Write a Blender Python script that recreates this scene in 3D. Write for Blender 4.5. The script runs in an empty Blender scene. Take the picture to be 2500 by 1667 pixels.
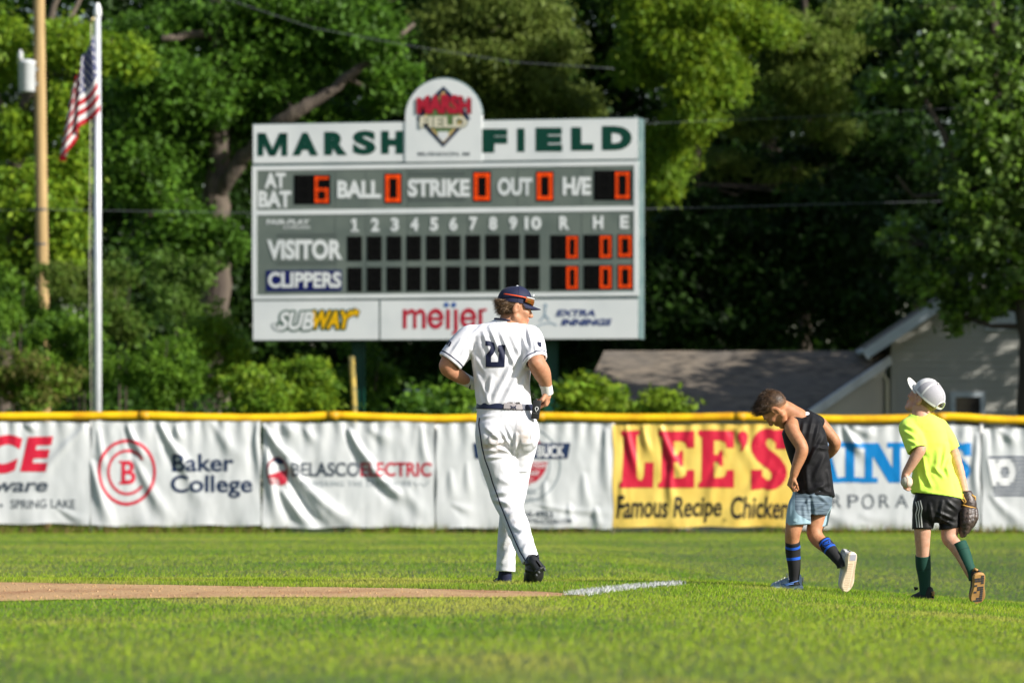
import bpy, bmesh, math, random
import numpy as np
from mathutils import Vector, Matrix
from mathutils.bvhtree import BVHTree
rng = np.random.default_rng(7)
random.seed(7)
R = math.radians
scene = bpy.context.scene
COL = scene.collection

# ---------------------------------------------------------------- camera
CAMZ, FPX, HOR = 0.46, 13889.0, 1240.0      # lens height, focal length and horizon row in photo pixels
cam_d = bpy.data.cameras.new('camera')
cam = bpy.data.objects.new('camera', cam_d); COL.objects.link(cam)
cam.location = (0, 0, CAMZ); cam.rotation_euler = (R(90), 0, 0)
cam_d.sensor_width = 36; cam_d.lens = 200
cam_d.shift_y = (HOR - 833.5) / 2500
cam_d.clip_start = 0.5; cam_d.clip_end = 2000
cam_d.dof.use_dof = True; cam_d.dof.focus_distance = 35.0
cam_d.dof.aperture_fstop = 5.0; cam_d.dof.aperture_blades = 9
scene.camera = cam
scene.render.resolution_x, scene.render.resolution_y = 1024, 682

# ---------------------------------------------------------------- light
SUN_EL, SUN_AZ = R(29), R(61)               # azimuth: to the right of straight behind the camera
world = bpy.data.worlds.new('World'); scene.world = world; world.use_nodes = True
wn = world.node_tree
sky = wn.nodes.new('ShaderNodeTexSky'); sky.sky_type = 'NISHITA'; sky.sun_disc = False
sky.sun_elevation = SUN_EL; sky.sun_rotation = math.pi - SUN_AZ
sky.air_density = 1.0; sky.dust_density = 1.0; sky.ozone_density = 1.0
wn.links.new(sky.outputs[0], wn.nodes['Background'].inputs[0])
wn.nodes['Background'].inputs[1].default_value = 0.08
SUNV = Vector((math.sin(SUN_AZ)*math.cos(SUN_EL), -math.cos(SUN_AZ)*math.cos(SUN_EL), math.sin(SUN_EL)))
sd = bpy.data.lights.new('sun', 'SUN'); sd.energy = 5.0; sd.angle = R(0.5); sd.color = (1.0, 0.96, 0.90)
sun = bpy.data.objects.new('sun', sd); COL.objects.link(sun)
sun.rotation_euler = (-SUNV).to_track_quat('-Z', 'Y').to_euler(); sun.location = (20, -20, 30)
vs = scene.view_settings
vs.view_transform = 'Standard'; vs.look = 'None'; vs.gamma = 1; vs.exposure = 0.52

# ---------------------------------------------------------------- helpers
def lin(c):
    c = np.asarray(c, float) / 255
    return np.where(c <= .04045, c/12.92, ((c+.055)/1.055)**2.4)

def P(px, py, Y):                           # a photo pixel at a depth Y -> world point
    return np.array([(px-1250)*Y/FPX, Y, CAMZ-(py-HOR)*Y/FPX])

_mats = {}
def mat(name, col, rough=.6, noise=None, bump=None, spec=.35, metal=0, sss=0, transl=0, emit=None, attr=None, sheen=0):
    """col: linear rgb. noise=(scale,(rgb2),detail,lo,hi) mixes a second colour in; bump=(scale,strength);
    attr: list of (attribute, rgb, edge) bands where attribute>0."""
    if name in _mats: return _mats[name]
    m = bpy.data.materials.new(name); m.use_nodes = True; nt = m.node_tree; L = nt.links
    bs = nt.nodes['Principled BSDF']
    bs.inputs['Roughness'].default_value = rough; bs.inputs['Specular IOR Level'].default_value = spec
    bs.inputs['Metallic'].default_value = metal
    tc = nt.nodes.new('ShaderNodeTexCoord')
    rgb = nt.nodes.new('ShaderNodeRGB'); rgb.outputs[0].default_value = (*col, 1); out = rgb.outputs[0]
    for nz in (noise if isinstance(noise, list) else [noise] if noise else []):
        sc, c2, det, lo, hi = nz[:5]
        n = nt.nodes.new('ShaderNodeTexNoise'); n.inputs['Scale'].default_value = sc if not isinstance(sc, tuple) else 1
        n.inputs['Detail'].default_value = det
        if isinstance(sc, tuple):
            mp = nt.nodes.new('ShaderNodeMapping'); mp.inputs['Scale'].default_value = sc
            L.new(tc.outputs['Object'], mp.inputs[0]); L.new(mp.outputs[0], n.inputs['Vector'])
        else: L.new(tc.outputs['Object'], n.inputs['Vector'])
        mr = nt.nodes.new('ShaderNodeMapRange'); mr.inputs[1].default_value = lo; mr.inputs[2].default_value = hi
        L.new(n.outputs[0], mr.inputs[0])
        mx = nt.nodes.new('ShaderNodeMix'); mx.data_type = 'RGBA'
        L.new(mr.outputs[0], mx.inputs[0]); L.new(out, mx.inputs[6]); mx.inputs[7].default_value = (*c2, 1); out = mx.outputs[2]
    for (an, c2, edge) in (attr or []):
        a = nt.nodes.new('ShaderNodeAttribute'); a.attribute_name = an
        mr = nt.nodes.new('ShaderNodeMapRange'); mr.inputs[1].default_value = -edge; mr.inputs[2].default_value = edge
        L.new(a.outputs['Fac'], mr.inputs[0])
        mx = nt.nodes.new('ShaderNodeMix'); mx.data_type = 'RGBA'
        L.new(mr.outputs[0], mx.inputs[0]); L.new(out, mx.inputs[6]); mx.inputs[7].default_value = (*c2, 1); out = mx.outputs[2]
    L.new(out, bs.inputs['Base Color'])
    if bump:
        bl = bump if isinstance(bump, list) else [bump]
        prev = None
        for sc, st in bl:
            n = nt.nodes.new('ShaderNodeTexNoise'); n.inputs['Detail'].default_value = 4
            if isinstance(sc, tuple):
                n.inputs['Scale'].default_value = 1
                mp = nt.nodes.new('ShaderNodeMapping'); mp.inputs['Scale'].default_value = sc
                L.new(tc.outputs['Object'], mp.inputs[0]); L.new(mp.outputs[0], n.inputs['Vector'])
            else:
                n.inputs['Scale'].default_value = sc; L.new(tc.outputs['Object'], n.inputs['Vector'])
            b = nt.nodes.new('ShaderNodeBump'); b.inputs['Strength'].default_value = 1; b.inputs['Distance'].default_value = st
            L.new(n.outputs[0], b.inputs['Height'])
            if prev: L.new(prev.outputs[0], b.inputs['Normal'])
            prev = b
        L.new(prev.outputs[0], bs.inputs['Normal'])
    if sss:
        bs.inputs['Subsurface Weight'].default_value = sss
        bs.inputs['Subsurface Radius'].default_value = (.012, .005, .003)
        bs.inputs['Subsurface Scale'].default_value = 1
    if sheen: bs.inputs['Sheen Weight'].default_value = sheen
    if emit:
        bs.inputs['Emission Color'].default_value = (*emit[0], 1); bs.inputs['Emission Strength'].default_value = emit[1]
    if transl:
        o = nt.nodes['Material Output']; t = nt.nodes.new('ShaderNodeBsdfTranslucent'); mxs = nt.nodes.new('ShaderNodeMixShader')
        L.new(out, t.inputs[0]); mxs.inputs[0].default_value = transl
        L.new(bs.outputs[0], mxs.inputs[1]); L.new(t.outputs[0], mxs.inputs[2]); L.new(mxs.outputs[0], o.inputs[0])
    _mats[name] = m
    return m

def leaf_mat(name, transl=.35, rough=.5, spec=.4, up=0.0):
    """colour from the per-corner 'col' attribute of the mesh"""
    m = bpy.data.materials.new(name); m.use_nodes = True; nt = m.node_tree; L = nt.links
    bs = nt.nodes['Principled BSDF']; bs.inputs['Roughness'].default_value = rough; bs.inputs['Specular IOR Level'].default_value = spec
    a = nt.nodes.new('ShaderNodeAttribute'); a.attribute_name = 'col'
    L.new(a.outputs['Color'], bs.inputs['Base Color'])
    if up:                                  # thin blades: shading normal leans towards the turf's own upright normal
        ge = nt.nodes.new('ShaderNodeNewGeometry'); vm = nt.nodes.new('ShaderNodeMix'); vm.data_type = 'VECTOR'
        vm.inputs[0].default_value = up; L.new(ge.outputs['Normal'], vm.inputs[4]); vm.inputs[5].default_value = (0, 0, 1)
        no = nt.nodes.new('ShaderNodeVectorMath'); no.operation = 'NORMALIZE'; L.new(vm.outputs[1], no.inputs[0]); L.new(no.outputs[0], bs.inputs['Normal'])
    o = nt.nodes['Material Output']; t = nt.nodes.new('ShaderNodeBsdfTranslucent'); mxs = nt.nodes.new('ShaderNodeMixShader')
    L.new(a.outputs['Color'], t.inputs[0]); mxs.inputs[0].default_value = transl
    L.new(bs.outputs[0], mxs.inputs[1]); L.new(t.outputs[0], mxs.inputs[2]); L.new(mxs.outputs[0], o.inputs[0])
    return m

def tag(o, label=None, cat=None, group=None, kind=None):
    if label: o['label'] = label
    if cat: o['category'] = cat
    if group: o['group'] = group
    if kind: o['kind'] = kind
    return o

def empty(name, loc, label, cat, group=None):
    o = bpy.data.objects.new(name, None); COL.objects.link(o); o.location = tuple(loc); o.empty_display_size = .2
    return tag(o, label, cat, group)

def wloc(o):
    v = Vector(o.location)
    while o.parent: o = o.parent; v = v + Vector(o.location)
    return v

def link(name, me, m, parent=None, smooth=False, base=None):
    """mesh in world coordinates -> object whose origin sits at its base point"""
    for x in (m if isinstance(m, list) else [m]): me.materials.append(x)
    if smooth: me.polygons.foreach_set('use_smooth', np.ones(len(me.polygons), bool))
    o = bpy.data.objects.new(name, me); COL.objects.link(o)
    if parent is not None:
        o.parent = parent; off = wloc(parent)
        me.transform(Matrix.Translation(-off))
    elif base is not None:
        me.transform(Matrix.Translation(-Vector(base))); o.location = tuple(base)
    me.update()
    return o

def mesh_np(V, F):
    """V (n,3); F (m,k) quads or tris as one array"""
    V = np.asarray(V, np.float32); F = np.asarray(F, np.int32)
    me = bpy.data.meshes.new('mesh'); k = F.shape[1]
    me.vertices.add(len(V)); me.vertices.foreach_set('co', V.ravel())
    me.loops.add(F.size); me.loops.foreach_set('vertex_index', F.ravel())
    me.polygons.add(len(F)); me.polygons.foreach_set('loop_start', np.arange(len(F), dtype=np.int32)*k)
    me.update(calc_edges=True); me.validate()
    return me

def mesh_py(V, F):
    me = bpy.data.meshes.new('mesh'); me.from_pydata([tuple(map(float, v)) for v in V], [], [tuple(int(i) for i in f) for f in F]); me.update()
    return me

class MB:
    """collects simple shapes, world coordinates"""
    def __init__(s): s.V = []; s.F = []
    def add(s, V, F):
        n = len(s.V); s.V += [tuple(map(float, v)) for v in V]; s.F += [tuple(int(i)+n for i in f) for f in F]
    def box(s, c, size, ux=(1,0,0), uy=(0,1,0), uz=(0,0,1)):
        c = np.array(c, float); ux, uy, uz = [np.array(u, float)*d/2 for u, d in zip((ux, uy, uz), size)]
        V = [c+a*ux+b*uy+d*uz for a in (-1,1) for b in (-1,1) for d in (-1,1)]
        s.add(V, [(0,1,3,2),(4,6,7,5),(0,4,5,1),(2,3,7,6),(0,2,6,4),(1,5,7,3)])
    def tube(s, pts, rad, n=10, caps=True):
        pts = [np.array(p, float) for p in pts]
        rad = rad if hasattr(rad, '__len__') else [rad]*len(pts)
        base = len(s.V); rings = []
        prev = None
        for i, p in enumerate(pts):
            t = pts[min(i+1, len(pts)-1)] - pts[max(i-1, 0)]; t = t/(np.linalg.norm(t)+1e-9)
            if prev is None:
                a = np.array([0,0,1.]) if abs(t[2]) < .9 else np.array([1.,0,0])
                u = np.cross(t, a)
            else: u = prev - t*np.dot(prev, t)
            u = u/np.linalg.norm(u); prev = u; v = np.cross(t, u)
            rings.append([p + rad[i]*(math.cos(k*2*math.pi/n)*u + math.sin(k*2*math.pi/n)*v) for k in range(n)])
        V = [q for r in rings for q in r]; F = []
        for i in range(len(pts)-1):
            for k in range(n):
                F.append((i*n+k, i*n+(k+1)%n, (i+1)*n+(k+1)%n, (i+1)*n+k))
        if caps: F.append(tuple(range(n-1,-1,-1))); F.append(tuple((len(pts)-1)*n+k for k in range(n)))
        s.add(V, F)
    def lathe(s, c, prof, n=20):                # prof: list of (r, z)
        V = []; F = []
        for r, z in prof:
            for k in range(n):
                V.append((c[0]+r*math.cos(k*2*math.pi/n), c[1]+r*math.sin(k*2*math.pi/n), c[2]+z))
        for i in range(len(prof)-1):
            for k in range(n): F.append((i*n+k, i*n+(k+1)%n, (i+1)*n+(k+1)%n, (i+1)*n+k))
        F.append(tuple(range(n-1,-1,-1))); F.append(tuple((len(prof)-1)*n+k for k in range(n)))
        s.add(V, F)
    def prism(s, poly, depth, fr):              # poly in plane coords, fr(x, y, d) -> world
        n = len(poly); V = [fr(x, y, 0) for x, y in poly] + [fr(x, y, depth) for x, y in poly]
        F = [tuple(range(n)), tuple(range(2*n-1, n-1, -1))] + [(i, i+n, (i+1)%n+n, (i+1)%n) for i in range(n)]
        s.add(V, F)
    def build(s, name, m, parent=None, smooth=False, base=None):
        return link(name, mesh_py(s.V, s.F), m, parent, smooth, base)

def value_noise(p, seed=0):
    """smooth 2-D/3-D lattice noise in [0,1], vectorised"""
    p = np.asarray(p, float); i = np.floor(p).astype(np.int64); f = p-i; f = f*f*(3-2*f)
    def h(ix):
        n = ix[..., 0]*374761393 + ix[..., 1]*668265263 + seed*144269
        if ix.shape[-1] == 3: n = n + ix[..., 2]*2147483647//7
        n = (n ^ (n >> 13))*1274126177 & 0x7fffffff
        return ((n ^ (n >> 16)) & 0xffff)/65535.0
    D = p.shape[-1]; out = 0
    for c in range(2**D):
        o = np.array([(c >> k) & 1 for k in range(D)])
        w = np.prod(np.where(o == 1, f, 1-f), axis=-1)
        out = out + w*h(i+o)
    return out
def fbm(p, seed=0, octs=3):
    return sum(value_noise(np.asarray(p)*2**o, seed+o)*.5**o for o in range(octs))/sum(.5**o for o in range(octs))
def sstep(a, b, x):
    t = np.clip((np.asarray(x, float)-a)/(b-a), 0, 1); return t*t*(3-2*t)

# ---------------------------------------------------------------- lettering
_txt = {}
def text2d(s, offset=0.0, shear=0.0, spacing=1.0):
    key = (s, offset, shear, spacing)
    if key in _txt: return _txt[key]
    cu = bpy.data.curves.new('lettering', 'FONT'); cu.body = s; cu.size = 1; cu.offset = offset; cu.shear = shear
    cu.space_character = spacing; cu.resolution_u = 4; cu.dimensions = '2D'; cu.fill_mode = 'FRONT'
    o = bpy.data.objects.new('lettering', cu); COL.objects.link(o)
    bpy.context.view_layer.update()
    me = bpy.data.meshes.new_from_object(o.evaluated_get(bpy.context.evaluated_depsgraph_get()))
    V = np.array([v.co[:2] for v in me.vertices]); F = [tuple(p.vertices) for p in me.polygons]
    bpy.data.objects.remove(o); bpy.data.curves.remove(cu); bpy.data.meshes.remove(me)
    V = V - V.min(0); V = V/np.maximum(V.max(0), 1e-6)
    _txt[key] = (V, F); return V, F

def fit(s, box, **k):
    """lettering stretched into a photo-pixel box (x0,y0,x1,y1) -> flat verts, faces"""
    V, F = text2d(s, **k); x0, y0, x1, y1 = box
    return np.c_[x0+V[:, 0]*(x1-x0), y1-V[:, 1]*(y1-y0)], F

def poly2d(pts): return np.array(pts, float), [tuple(range(len(pts)))]

def ring2d(cx, cy, rx, ry, w, a0=0, a1=360, n=40):
    V = []; F = []
    for i in range(n+1):
        a = R(a0+(a1-a0)*i/n); V += [(cx+rx*math.cos(a), cy+ry*math.sin(a)), (cx+(rx-w)*math.cos(a), cy+(ry-w*ry/rx)*math.sin(a))]
    for i in range(n): F.append((2*i, 2*i+1, 2*i+3, 2*i+2))
    return np.array(V), F
def disc2d(cx, cy, rx, ry, n=28): return poly2d([(cx+rx*math.cos(2*math.pi*i/n), cy+ry*math.sin(2*math.pi*i/n)) for i in range(n)])
def stroke2d(pts, w):
    """thick polyline"""
    pts = np.array(pts, float); V = []; F = []
    w = np.broadcast_to(np.asarray(w, float), (len(pts),))
    for i in range(len(pts)):
        t = pts[min(i+1, len(pts)-1)]-pts[max(i-1, 0)]; t = t/np.linalg.norm(t); n = np.array([-t[1], t[0]])
        V += [pts[i]+n*w[i]/2, pts[i]-n*w[i]/2]
    for i in range(len(pts)-1): F.append((2*i, 2*i+1, 2*i+3, 2*i+2))
    return np.array(V), F
def join2d(*parts):
    V = []; F = []; n = 0
    for v, f in parts:
        V.append(v); F += [tuple(i+n for i in q) for q in f]; n += len(v)
    return np.concatenate(V), F

def decal(name, flat, mapper, m, parent, maxlen=None, smooth=False, label=None):
    """flat 2-D shape -> subdivided until edges < maxlen (2-D units) -> mapper(V2)->V3 -> mesh under parent"""
    V, F = flat
    bm = bmesh.new(); vs_ = [bm.verts.new((x, y, 0)) for x, y in V]
    for f in F:
        try: bm.faces.new([vs_[i] for i in f])
        except ValueError: pass
    if maxlen:
        bm.normal_update(); bmesh.ops.triangulate(bm, faces=bm.faces[:], ngon_method='EAR_CLIP')
        for _ in range(7):
            es = [e for e in bm.edges if e.calc_length() > maxlen]
            if not es: break
            bmesh.ops.subdivide_edges(bm, edges=es, cuts=1)
            bmesh.ops.triangulate(bm, faces=[f for f in bm.faces if len(f.verts) > 3])
    bm.verts.index_update()
    V2 = np.array([v.co[:2] for v in bm.verts]); F2 = [tuple(v.index for v in f.verts) for f in bm.faces]; bm.free()
    V3 = mapper(V2)
    o = link(name, mesh_py(V3, F2), m, parent, smooth)
    if label: o['label'] = label
    return o
# ================================================================ ground, dirt, line, grass
def G(x, y):
    x = np.asarray(x, float); y = np.asarray(y, float)
    sp = np.log1p(np.exp(np.clip((x-1.25)*5, -30, 30)))/5
    lat = -.078*np.minimum(sp, 12)*(1-sstep(45, 80, y))
    lat = np.maximum(lat, -.45)
    z = lat - .12*sstep(36.4, 43, y) + .06*sstep(46, 112, y) - .012*(fbm(np.stack([x*.5, y*.3], -1), 3)-.5)
    z = z - .10*sstep(37.0, 41, y)*sstep(.9, 2.4, x)*(1-sstep(60, 100, y))
    return z

def ground_sheet():
    ys = np.concatenate([[-400, -100, -20], np.arange(0, 60, .5), np.arange(60, 125, 2.5), [130, 140, 160, 200, 300, 600, 1500]])
    xs = np.concatenate([[-1500, -400, -150, -60], np.arange(-25, -6, 2), np.arange(-6, 8, .35), np.arange(8, 26, 2), [60, 150, 400, 1500]])
    X, Y = np.meshgrid(xs, ys); Z = G(X, Y)
    V = np.c_[X.ravel(), Y.ravel(), Z.ravel()]; n = len(xs); m = len(ys)
    i = np.arange(n*m).reshape(m, n)
    F = np.stack([i[:-1, :-1], i[:-1, 1:], i[1:, 1:], i[1:, :-1]], -1).reshape(-1, 4)
    return V, F
gm = mat('turf soil', (.05, .085, .016), .9, [((.9, .25, 1), (.10, .13, .03), 4, .4, .65), (14, (.03, .05, .012), 3, .45, .7)])
V, F = ground_sheet()
go = link('ground', mesh_np(V, F), gm, smooth=True); tag(go, 'wide mown turf of the ball field, crowned near the walkers', 'ground', kind='structure')

def gp(px, py, z=0.0):
    Y = (CAMZ-z)*FPX/(py-HOR); return np.array([(px-1250)*Y/FPX, Y])
far_edge = np.array([gp(*p) for p in [(-1400, 1426), (-600, 1424), (0, 1424), (221, 1427), (580, 1433), (940, 1437), (1200, 1443), (1330, 1447), (1400, 1451)]])
near_edge = np.array([gp(*p, .014) for p in [(-1400, 1466), (-600, 1463), (0, 1461), (276, 1456), (553, 1452), (940, 1452), (1200, 1451.5), (1330, 1450.5), (1400, 1452)]])
near_edge[-2] = far_edge[-2]+(0, -1.2); near_edge[-1] = far_edge[-1] + (0, -.5)
def dirt_lim(x):
    return np.interp(x, near_edge[:, 0], near_edge[:, 1]), np.interp(x, far_edge[:, 0], far_edge[:, 1])
def in_dirt(x, y):
    a, b = dirt_lim(x)
    w = .12*(fbm(np.stack([x*3, y*.7], -1), 11)-.5)
    return (y > a-.1+w) & (y < b+w) & (x < .36)
xs = np.linspace(-9, .38, 160); a, b = dirt_lim(xs)
V = []
for k in range(13): V.append(np.c_[xs, a-.15+(b-a+.3)*k/12, np.zeros(160)])
V = np.concatenate(V); V[:, 2] = G(V[:, 0], V[:, 1])+.005+.006*(fbm(V[:, :2]*4, 5)-.5)
i = np.arange(13*160).reshape(13, 160)
F = np.stack([i[:-1, :-1], i[:-1, 1:], i[1:, 1:], i[1:, :-1]], -1).reshape(-1, 4)
dm = mat('infield dirt', tuple(lin((186, 148, 102))), .95, [((2, .5, 1), tuple(lin((152, 106, 70))), 4, .45, .72), (60, tuple(lin((206, 170, 128))), 2, .5, .7)], bump=[(45, .012), (9, .02)])
o = link('infield_dirt', mesh_np(V, F), dm, smooth=True); tag(o, 'strip of reddish tan infield dirt between two bands of grass', 'dirt', kind='structure')

# loose crumbs on the dirt
def crumbs(n, xs, ys, rad, name, m, keep=None):
    mb = []; V = []; F = []
    x = rng.uniform(*xs, n); y = rng.uniform(*ys, n)
    k = keep(x, y) if keep is not None else np.ones(n, bool)
    x = x[k]; y = y[k]; n = len(x); r = rng.uniform(*rad, n); z = G(x, y)+.006
    base = np.array([(1,0,0),(0,1,0),(-1,0,0),(0,-1,0),(0,0,1.)])
    V = (base[None]*r[:, None, None]*rng.uniform(.6, 1.3, (n, 5, 1)) + np.stack([x, y, z], -1)[:, None]).reshape(-1, 3)
    f = np.array([(0,1,4),(1,2,4),(2,3,4),(3,0,4)]); F = (f[None]+5*np.arange(n)[:, None, None]).reshape(-1, 3)
    return link(name, mesh_np(V, F), m)
o = crumbs(2200, (-4.5, .35), (27, 35), (.002, .009), 'dirt_crumbs', dm, lambda x, y: in_dirt(x, y)); tag(o, 'loose crumbs of tan soil scattered over the dirt strip', 'soil', kind='stuff')

# foul line: chalked strip of ground plus the whitened blades standing in it
L0 = np.array([.27, 29.6]); L1 = np.array([1.04, 34.9])
ld = (L1-L0)/np.linalg.norm(L1-L0); ln_ = np.array([ld[1], -ld[0]])
def line_coord(x, y):
    return (x-L0[0])*ld[0]+(y-L0[1])*ld[1], (x-L0[0])*ln_[0]+(y-L0[1])*ln_[1]
LW = .044; LL = np.linalg.norm(L1-L0)

def blade_mesh(x, y, h, w, lean, col, segs=2):
    n = len(x); z = G(x, y)-.004
    az = rng.uniform(0, 2*np.pi, n); la = rng.uniform(0, 2*np.pi, n)
    wx = np.cos(az)*w/2; wy = np.sin(az)*w/2
    lx = np.cos(la)*lean*h + .12*h; ly = np.sin(la)*lean*h
    b = np.stack([x, y, z], -1); W = np.stack([wx, wy, 0*x], -1)
    tip = b+np.stack([lx, ly, h], -1)
    if segs == 1:
        V = np.stack([b-W, b+W, tip], 1).reshape(-1, 3); F = np.arange(3*n).reshape(n, 3); per = 3
        shade = np.tile(np.array([.8, .8, 1.05]), n)
    else:
        mid = b+np.stack([lx*.35, ly*.35, h*.55], -1)
        V = np.stack([b-W, b+W, mid-W*.75, mid+W*.75, tip], 1).reshape(-1, 3); per = 5
        f = np.array([(0,1,3),(0,3,2),(2,3,4)]); F = (f[None]+5*np.arange(n)[:, None, None]).reshape(-1, 3)
    me = mesh_np(V, F)
    c = np.repeat(col, per, axis=0)
    at = me.color_attributes.new('col', 'FLOAT_COLOR', 'POINT')
    at.data.foreach_set('color', np.c_[c, np.ones(len(c))].astype(np.float32).ravel())
    return me

GREEN = np.array([.340, .470, .034]); DEEP = np.array([.200, .355, .024]); YEL = np.array([.50, .49, .095]); STRAW = np.array([.46, .38, .15])
def turf_col(x, y, n):
    p = np.stack([x, y], -1)
    a = sstep(.35, .65, fbm(p*np.array([.55, .22]), 21)); b = sstep(.52, .75, fbm(p*np.array([1.3, .35]), 33))
    stripe = sstep(.38, .62, .5+.5*np.sin(y*.36+.02*x+1.5*fbm(np.stack([x*.05, y*.05], -1), 55, 2)))
    a = np.where(y > 42, .25*a+.85*stripe, a)
    c = GREEN*(1-a[:, None])+DEEP*a[:, None]
    b = b*np.where(y > 42, .45, .8)
    c = c*(1-b[:, None])+YEL*b[:, None]
    r = rng.random(n)
    c = np.where((r < .07)[:, None], YEL, c); c = np.where((r > .955)[:, None], STRAW, c)
    return c*rng.uniform(.75, 1.25, (n, 1))
def scatter(n, y0, y1, pw=1.0, margin=1.6):
    # area-uniform within the widening strip the lens sees (with a margin either side)
    u = rng.random(n); y = y0+(y1-y0)*u**pw
    hw = y*1250/FPX+margin+.02*y
    x = rng.uniform(-1, 1, n)*hw
    return x, y
gmat = leaf_mat('grass blades', .26, .9, 0.0, .6)
parts = []
x, y = scatter(520000, 13.2, 46, .8)
k = ~in_dirt(x, y); t, d = line_coord(x, y); onl = (np.abs(d) < LW) & (t > .4) & (t < LL); k &= ~onl
x = x[k]; y = y[k]; n = len(x)
h = rng.uniform(.011, .027, n); lip_a, lip_b = dirt_lim(x)
lip = np.exp(-((y-lip_b-.25)/.4)**2)*(x < .4)
h = h*(1+1.3*lip*rng.random(n)**2) * np.where(y < lip_a, .9, 1.0)
tall = rng.random(n) < .012; h = np.where(tall, h*1.6, h)
c = turf_col(x, y, n); c = c*(1-.45*lip[:, None])+np.array([.20, .20, .05])*.45*lip[:, None]
o = link('grass', blade_mesh(x, y, h, rng.uniform(.0019, .0036, n), .55, c), gmat); tag(o, 'short mown green grass around the dirt strip', 'grass', kind='stuff')
x, y = scatter(380000, 44, 118, 1.0, 3.0); n = len(x)
o = link('outfield_grass', blade_mesh(x, y, rng.uniform(.018, .036, n), rng.uniform(.004, .008, n), .55, turf_col(x, y, n), 1), gmat); tag(o, 'outfield grass running in mown bands to the banner fence', 'grass', kind='stuff')
# unmown weeds along the foot of the fence
n = 26000; x = rng.uniform(-16, 16, n); y = rng.normal(116.0, .35, n); dn = fbm(np.stack([x*.5, y*.1], -1), 9)
k = rng.random(n) < sstep(.3, .7, dn); x = x[k]; y = y[k]; n = len(x)
r = rng.random(n)[:, None]; c = np.where(r < .45, DEEP*.8, np.where(r < .75, np.array([.22, .19, .05]), np.array([.26, .17, .08])))*rng.uniform(.7, 1.2, (n, 1))
o = link('fence_weeds', blade_mesh(x, y, rng.uniform(.05, .26, n), rng.uniform(.01, .025, n), .6, c, 1), gmat); tag(o, 'unmown weeds and dry stalks along the foot of the fence', 'weeds', kind='stuff')
# chalk
n = 3400; t = .35+(LL-.35)*rng.random(n)**1.25; d = rng.normal(0, LW*.55, n); k = rng.random(n) < np.clip(1.2-.17*t, .12, 1); t = t[k]; d = d[k]; n = len(t)
x = L0[0]+ld[0]*t+ln_[0]*d; y = L0[1]+ld[1]*t+ln_[1]*d
w_ = rng.random((n, 1)); c = np.where(w_ < .72, np.array([.80, .80, .80]), np.array([.45, .5, .35]))*rng.uniform(.8, 1.05, (n, 1))
o = link('foul_line', blade_mesh(x, y, rng.uniform(.012, .042, n), rng.uniform(.004, .007, n), .6, c), gmat); tag(o, 'chalked white foul line on the grass beyond the dirt', 'line', kind='structure')
xs = np.linspace(.2, LL*.8, 60); V = []
for s in (-1, 1):
    for q in xs: V.append((L0[0]+ld[0]*q+ln_[0]*s*LW*.8, L0[1]+ld[1]*q+ln_[1]*s*LW*.6))
V = np.array(V); V = np.c_[V, G(V[:, 0], V[:, 1])+.009]; F = [(i, i+1, 60+i+1, 60+i) for i in range(59)]
o = link('chalk_strip', mesh_np(V, np.array(F)), mat('chalk', (.66, .65, .60), .95, (22, (.24, .30, .10), 4, .38, .56))); tag(o, 'chalk powder on the soil beneath the foul line', 'line', kind='structure')

# ================================================================ outfield fence
FY = 116.0
def FP(px, py, dy=0): return P(px, py, FY+dy)
fence = empty('outfield_fence', (0, FY, -.06), 'green chain link outfield fence with white posts and yellow padded top', 'fence')
white = mat('white paint', (.78, .77, .74), .5, (3, (.6, .58, .52), 4, .5, .7))
post_px = [-660, -215, 222, 662, 1063, 1497, 1938, 2396, 2830, 3260]
for px in post_px:
    mb = MB(); x = (px-1250)*FY/FPX; mb.tube([(x, FY+.02, -.2), (x, FY+.02, 2.36)], .035, 10); mb.build('fence_post', white, fence, True)
mb = MB()
zb, zt = -.05, 2.32; x0, x1 = -17., 18.; n = int((x1-x0)/.075)
for i in range(n):
    x = x0+i*.075
    for s in (-1, 1):
        a = np.array([x, FY+.065, zb]); b = np.array([x+s*(zt-zb)*.9, FY+.065, zt]); w = np.array([.0045, 0, 0])
        mb.add([a-w, a+w, b+w, b-w], [(0, 1, 2, 3)])
mb.build('chain_link', mat('green wire', (.02, .06, .04), .5), fence)
cap_px = [(-700, 1016), (-300, 1012), (-80, 1018), (0, 1017), (160, 1016), (250, 1015), (360, 1014), (450, 1018), (620, 1021), (730, 1019), (790, 1015.5), (812, 1013), (840, 1015), (930, 1019), (1060, 1023), (1200, 1020), (1320, 1016), (1420, 1018), (1510, 1020), (1620, 1020), (1720, 1019), (1790, 1016.5), (1815, 1017), (1860, 1019), (1960, 1022), (2060, 1024), (2180, 1023), (2240, 1020), (2300, 1017), (2350, 1018), (2420, 1024), (2480, 1026), (2600, 1026), (3000, 1022), (3300, 1024)]
cap_px = np.array(cap_px, float); cx = np.arange(-700, 3300, 14); cy = np.interp(cx, cap_px[:, 0], cap_px[:, 1])
cy = np.convolve(np.pad(cy, 2, 'edge'), np.ones(5)/5, 'valid')
yel = mat('yellow padding', tuple(lin((244, 194, 4))), .6, (2.2, tuple(lin((206, 146, 0))), 3, .45, .75), bump=((30, 1, 1), .006))
mb = MB(); mb.tube([FP(a, b) for a, b in zip(cx, cy)], [.085+.0015*math.sin(i*2.1) for i in range(len(cx))], 16)
mb.build('top_padding', yel, fence, True)

for px in (-300, 360, 812, 1320, 1815, 2300, 2900):
    k = int((px+700)/14); mb = MB(); mb.tube([FP(cx[k+j], cy[k+j]) for j in (-1, 0, 1)], [.088, .0895, .088], 16); mb.build('padding_joint', mat('joint yellow', tuple(lin((196, 146, 10))), .5), fence, True)
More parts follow.
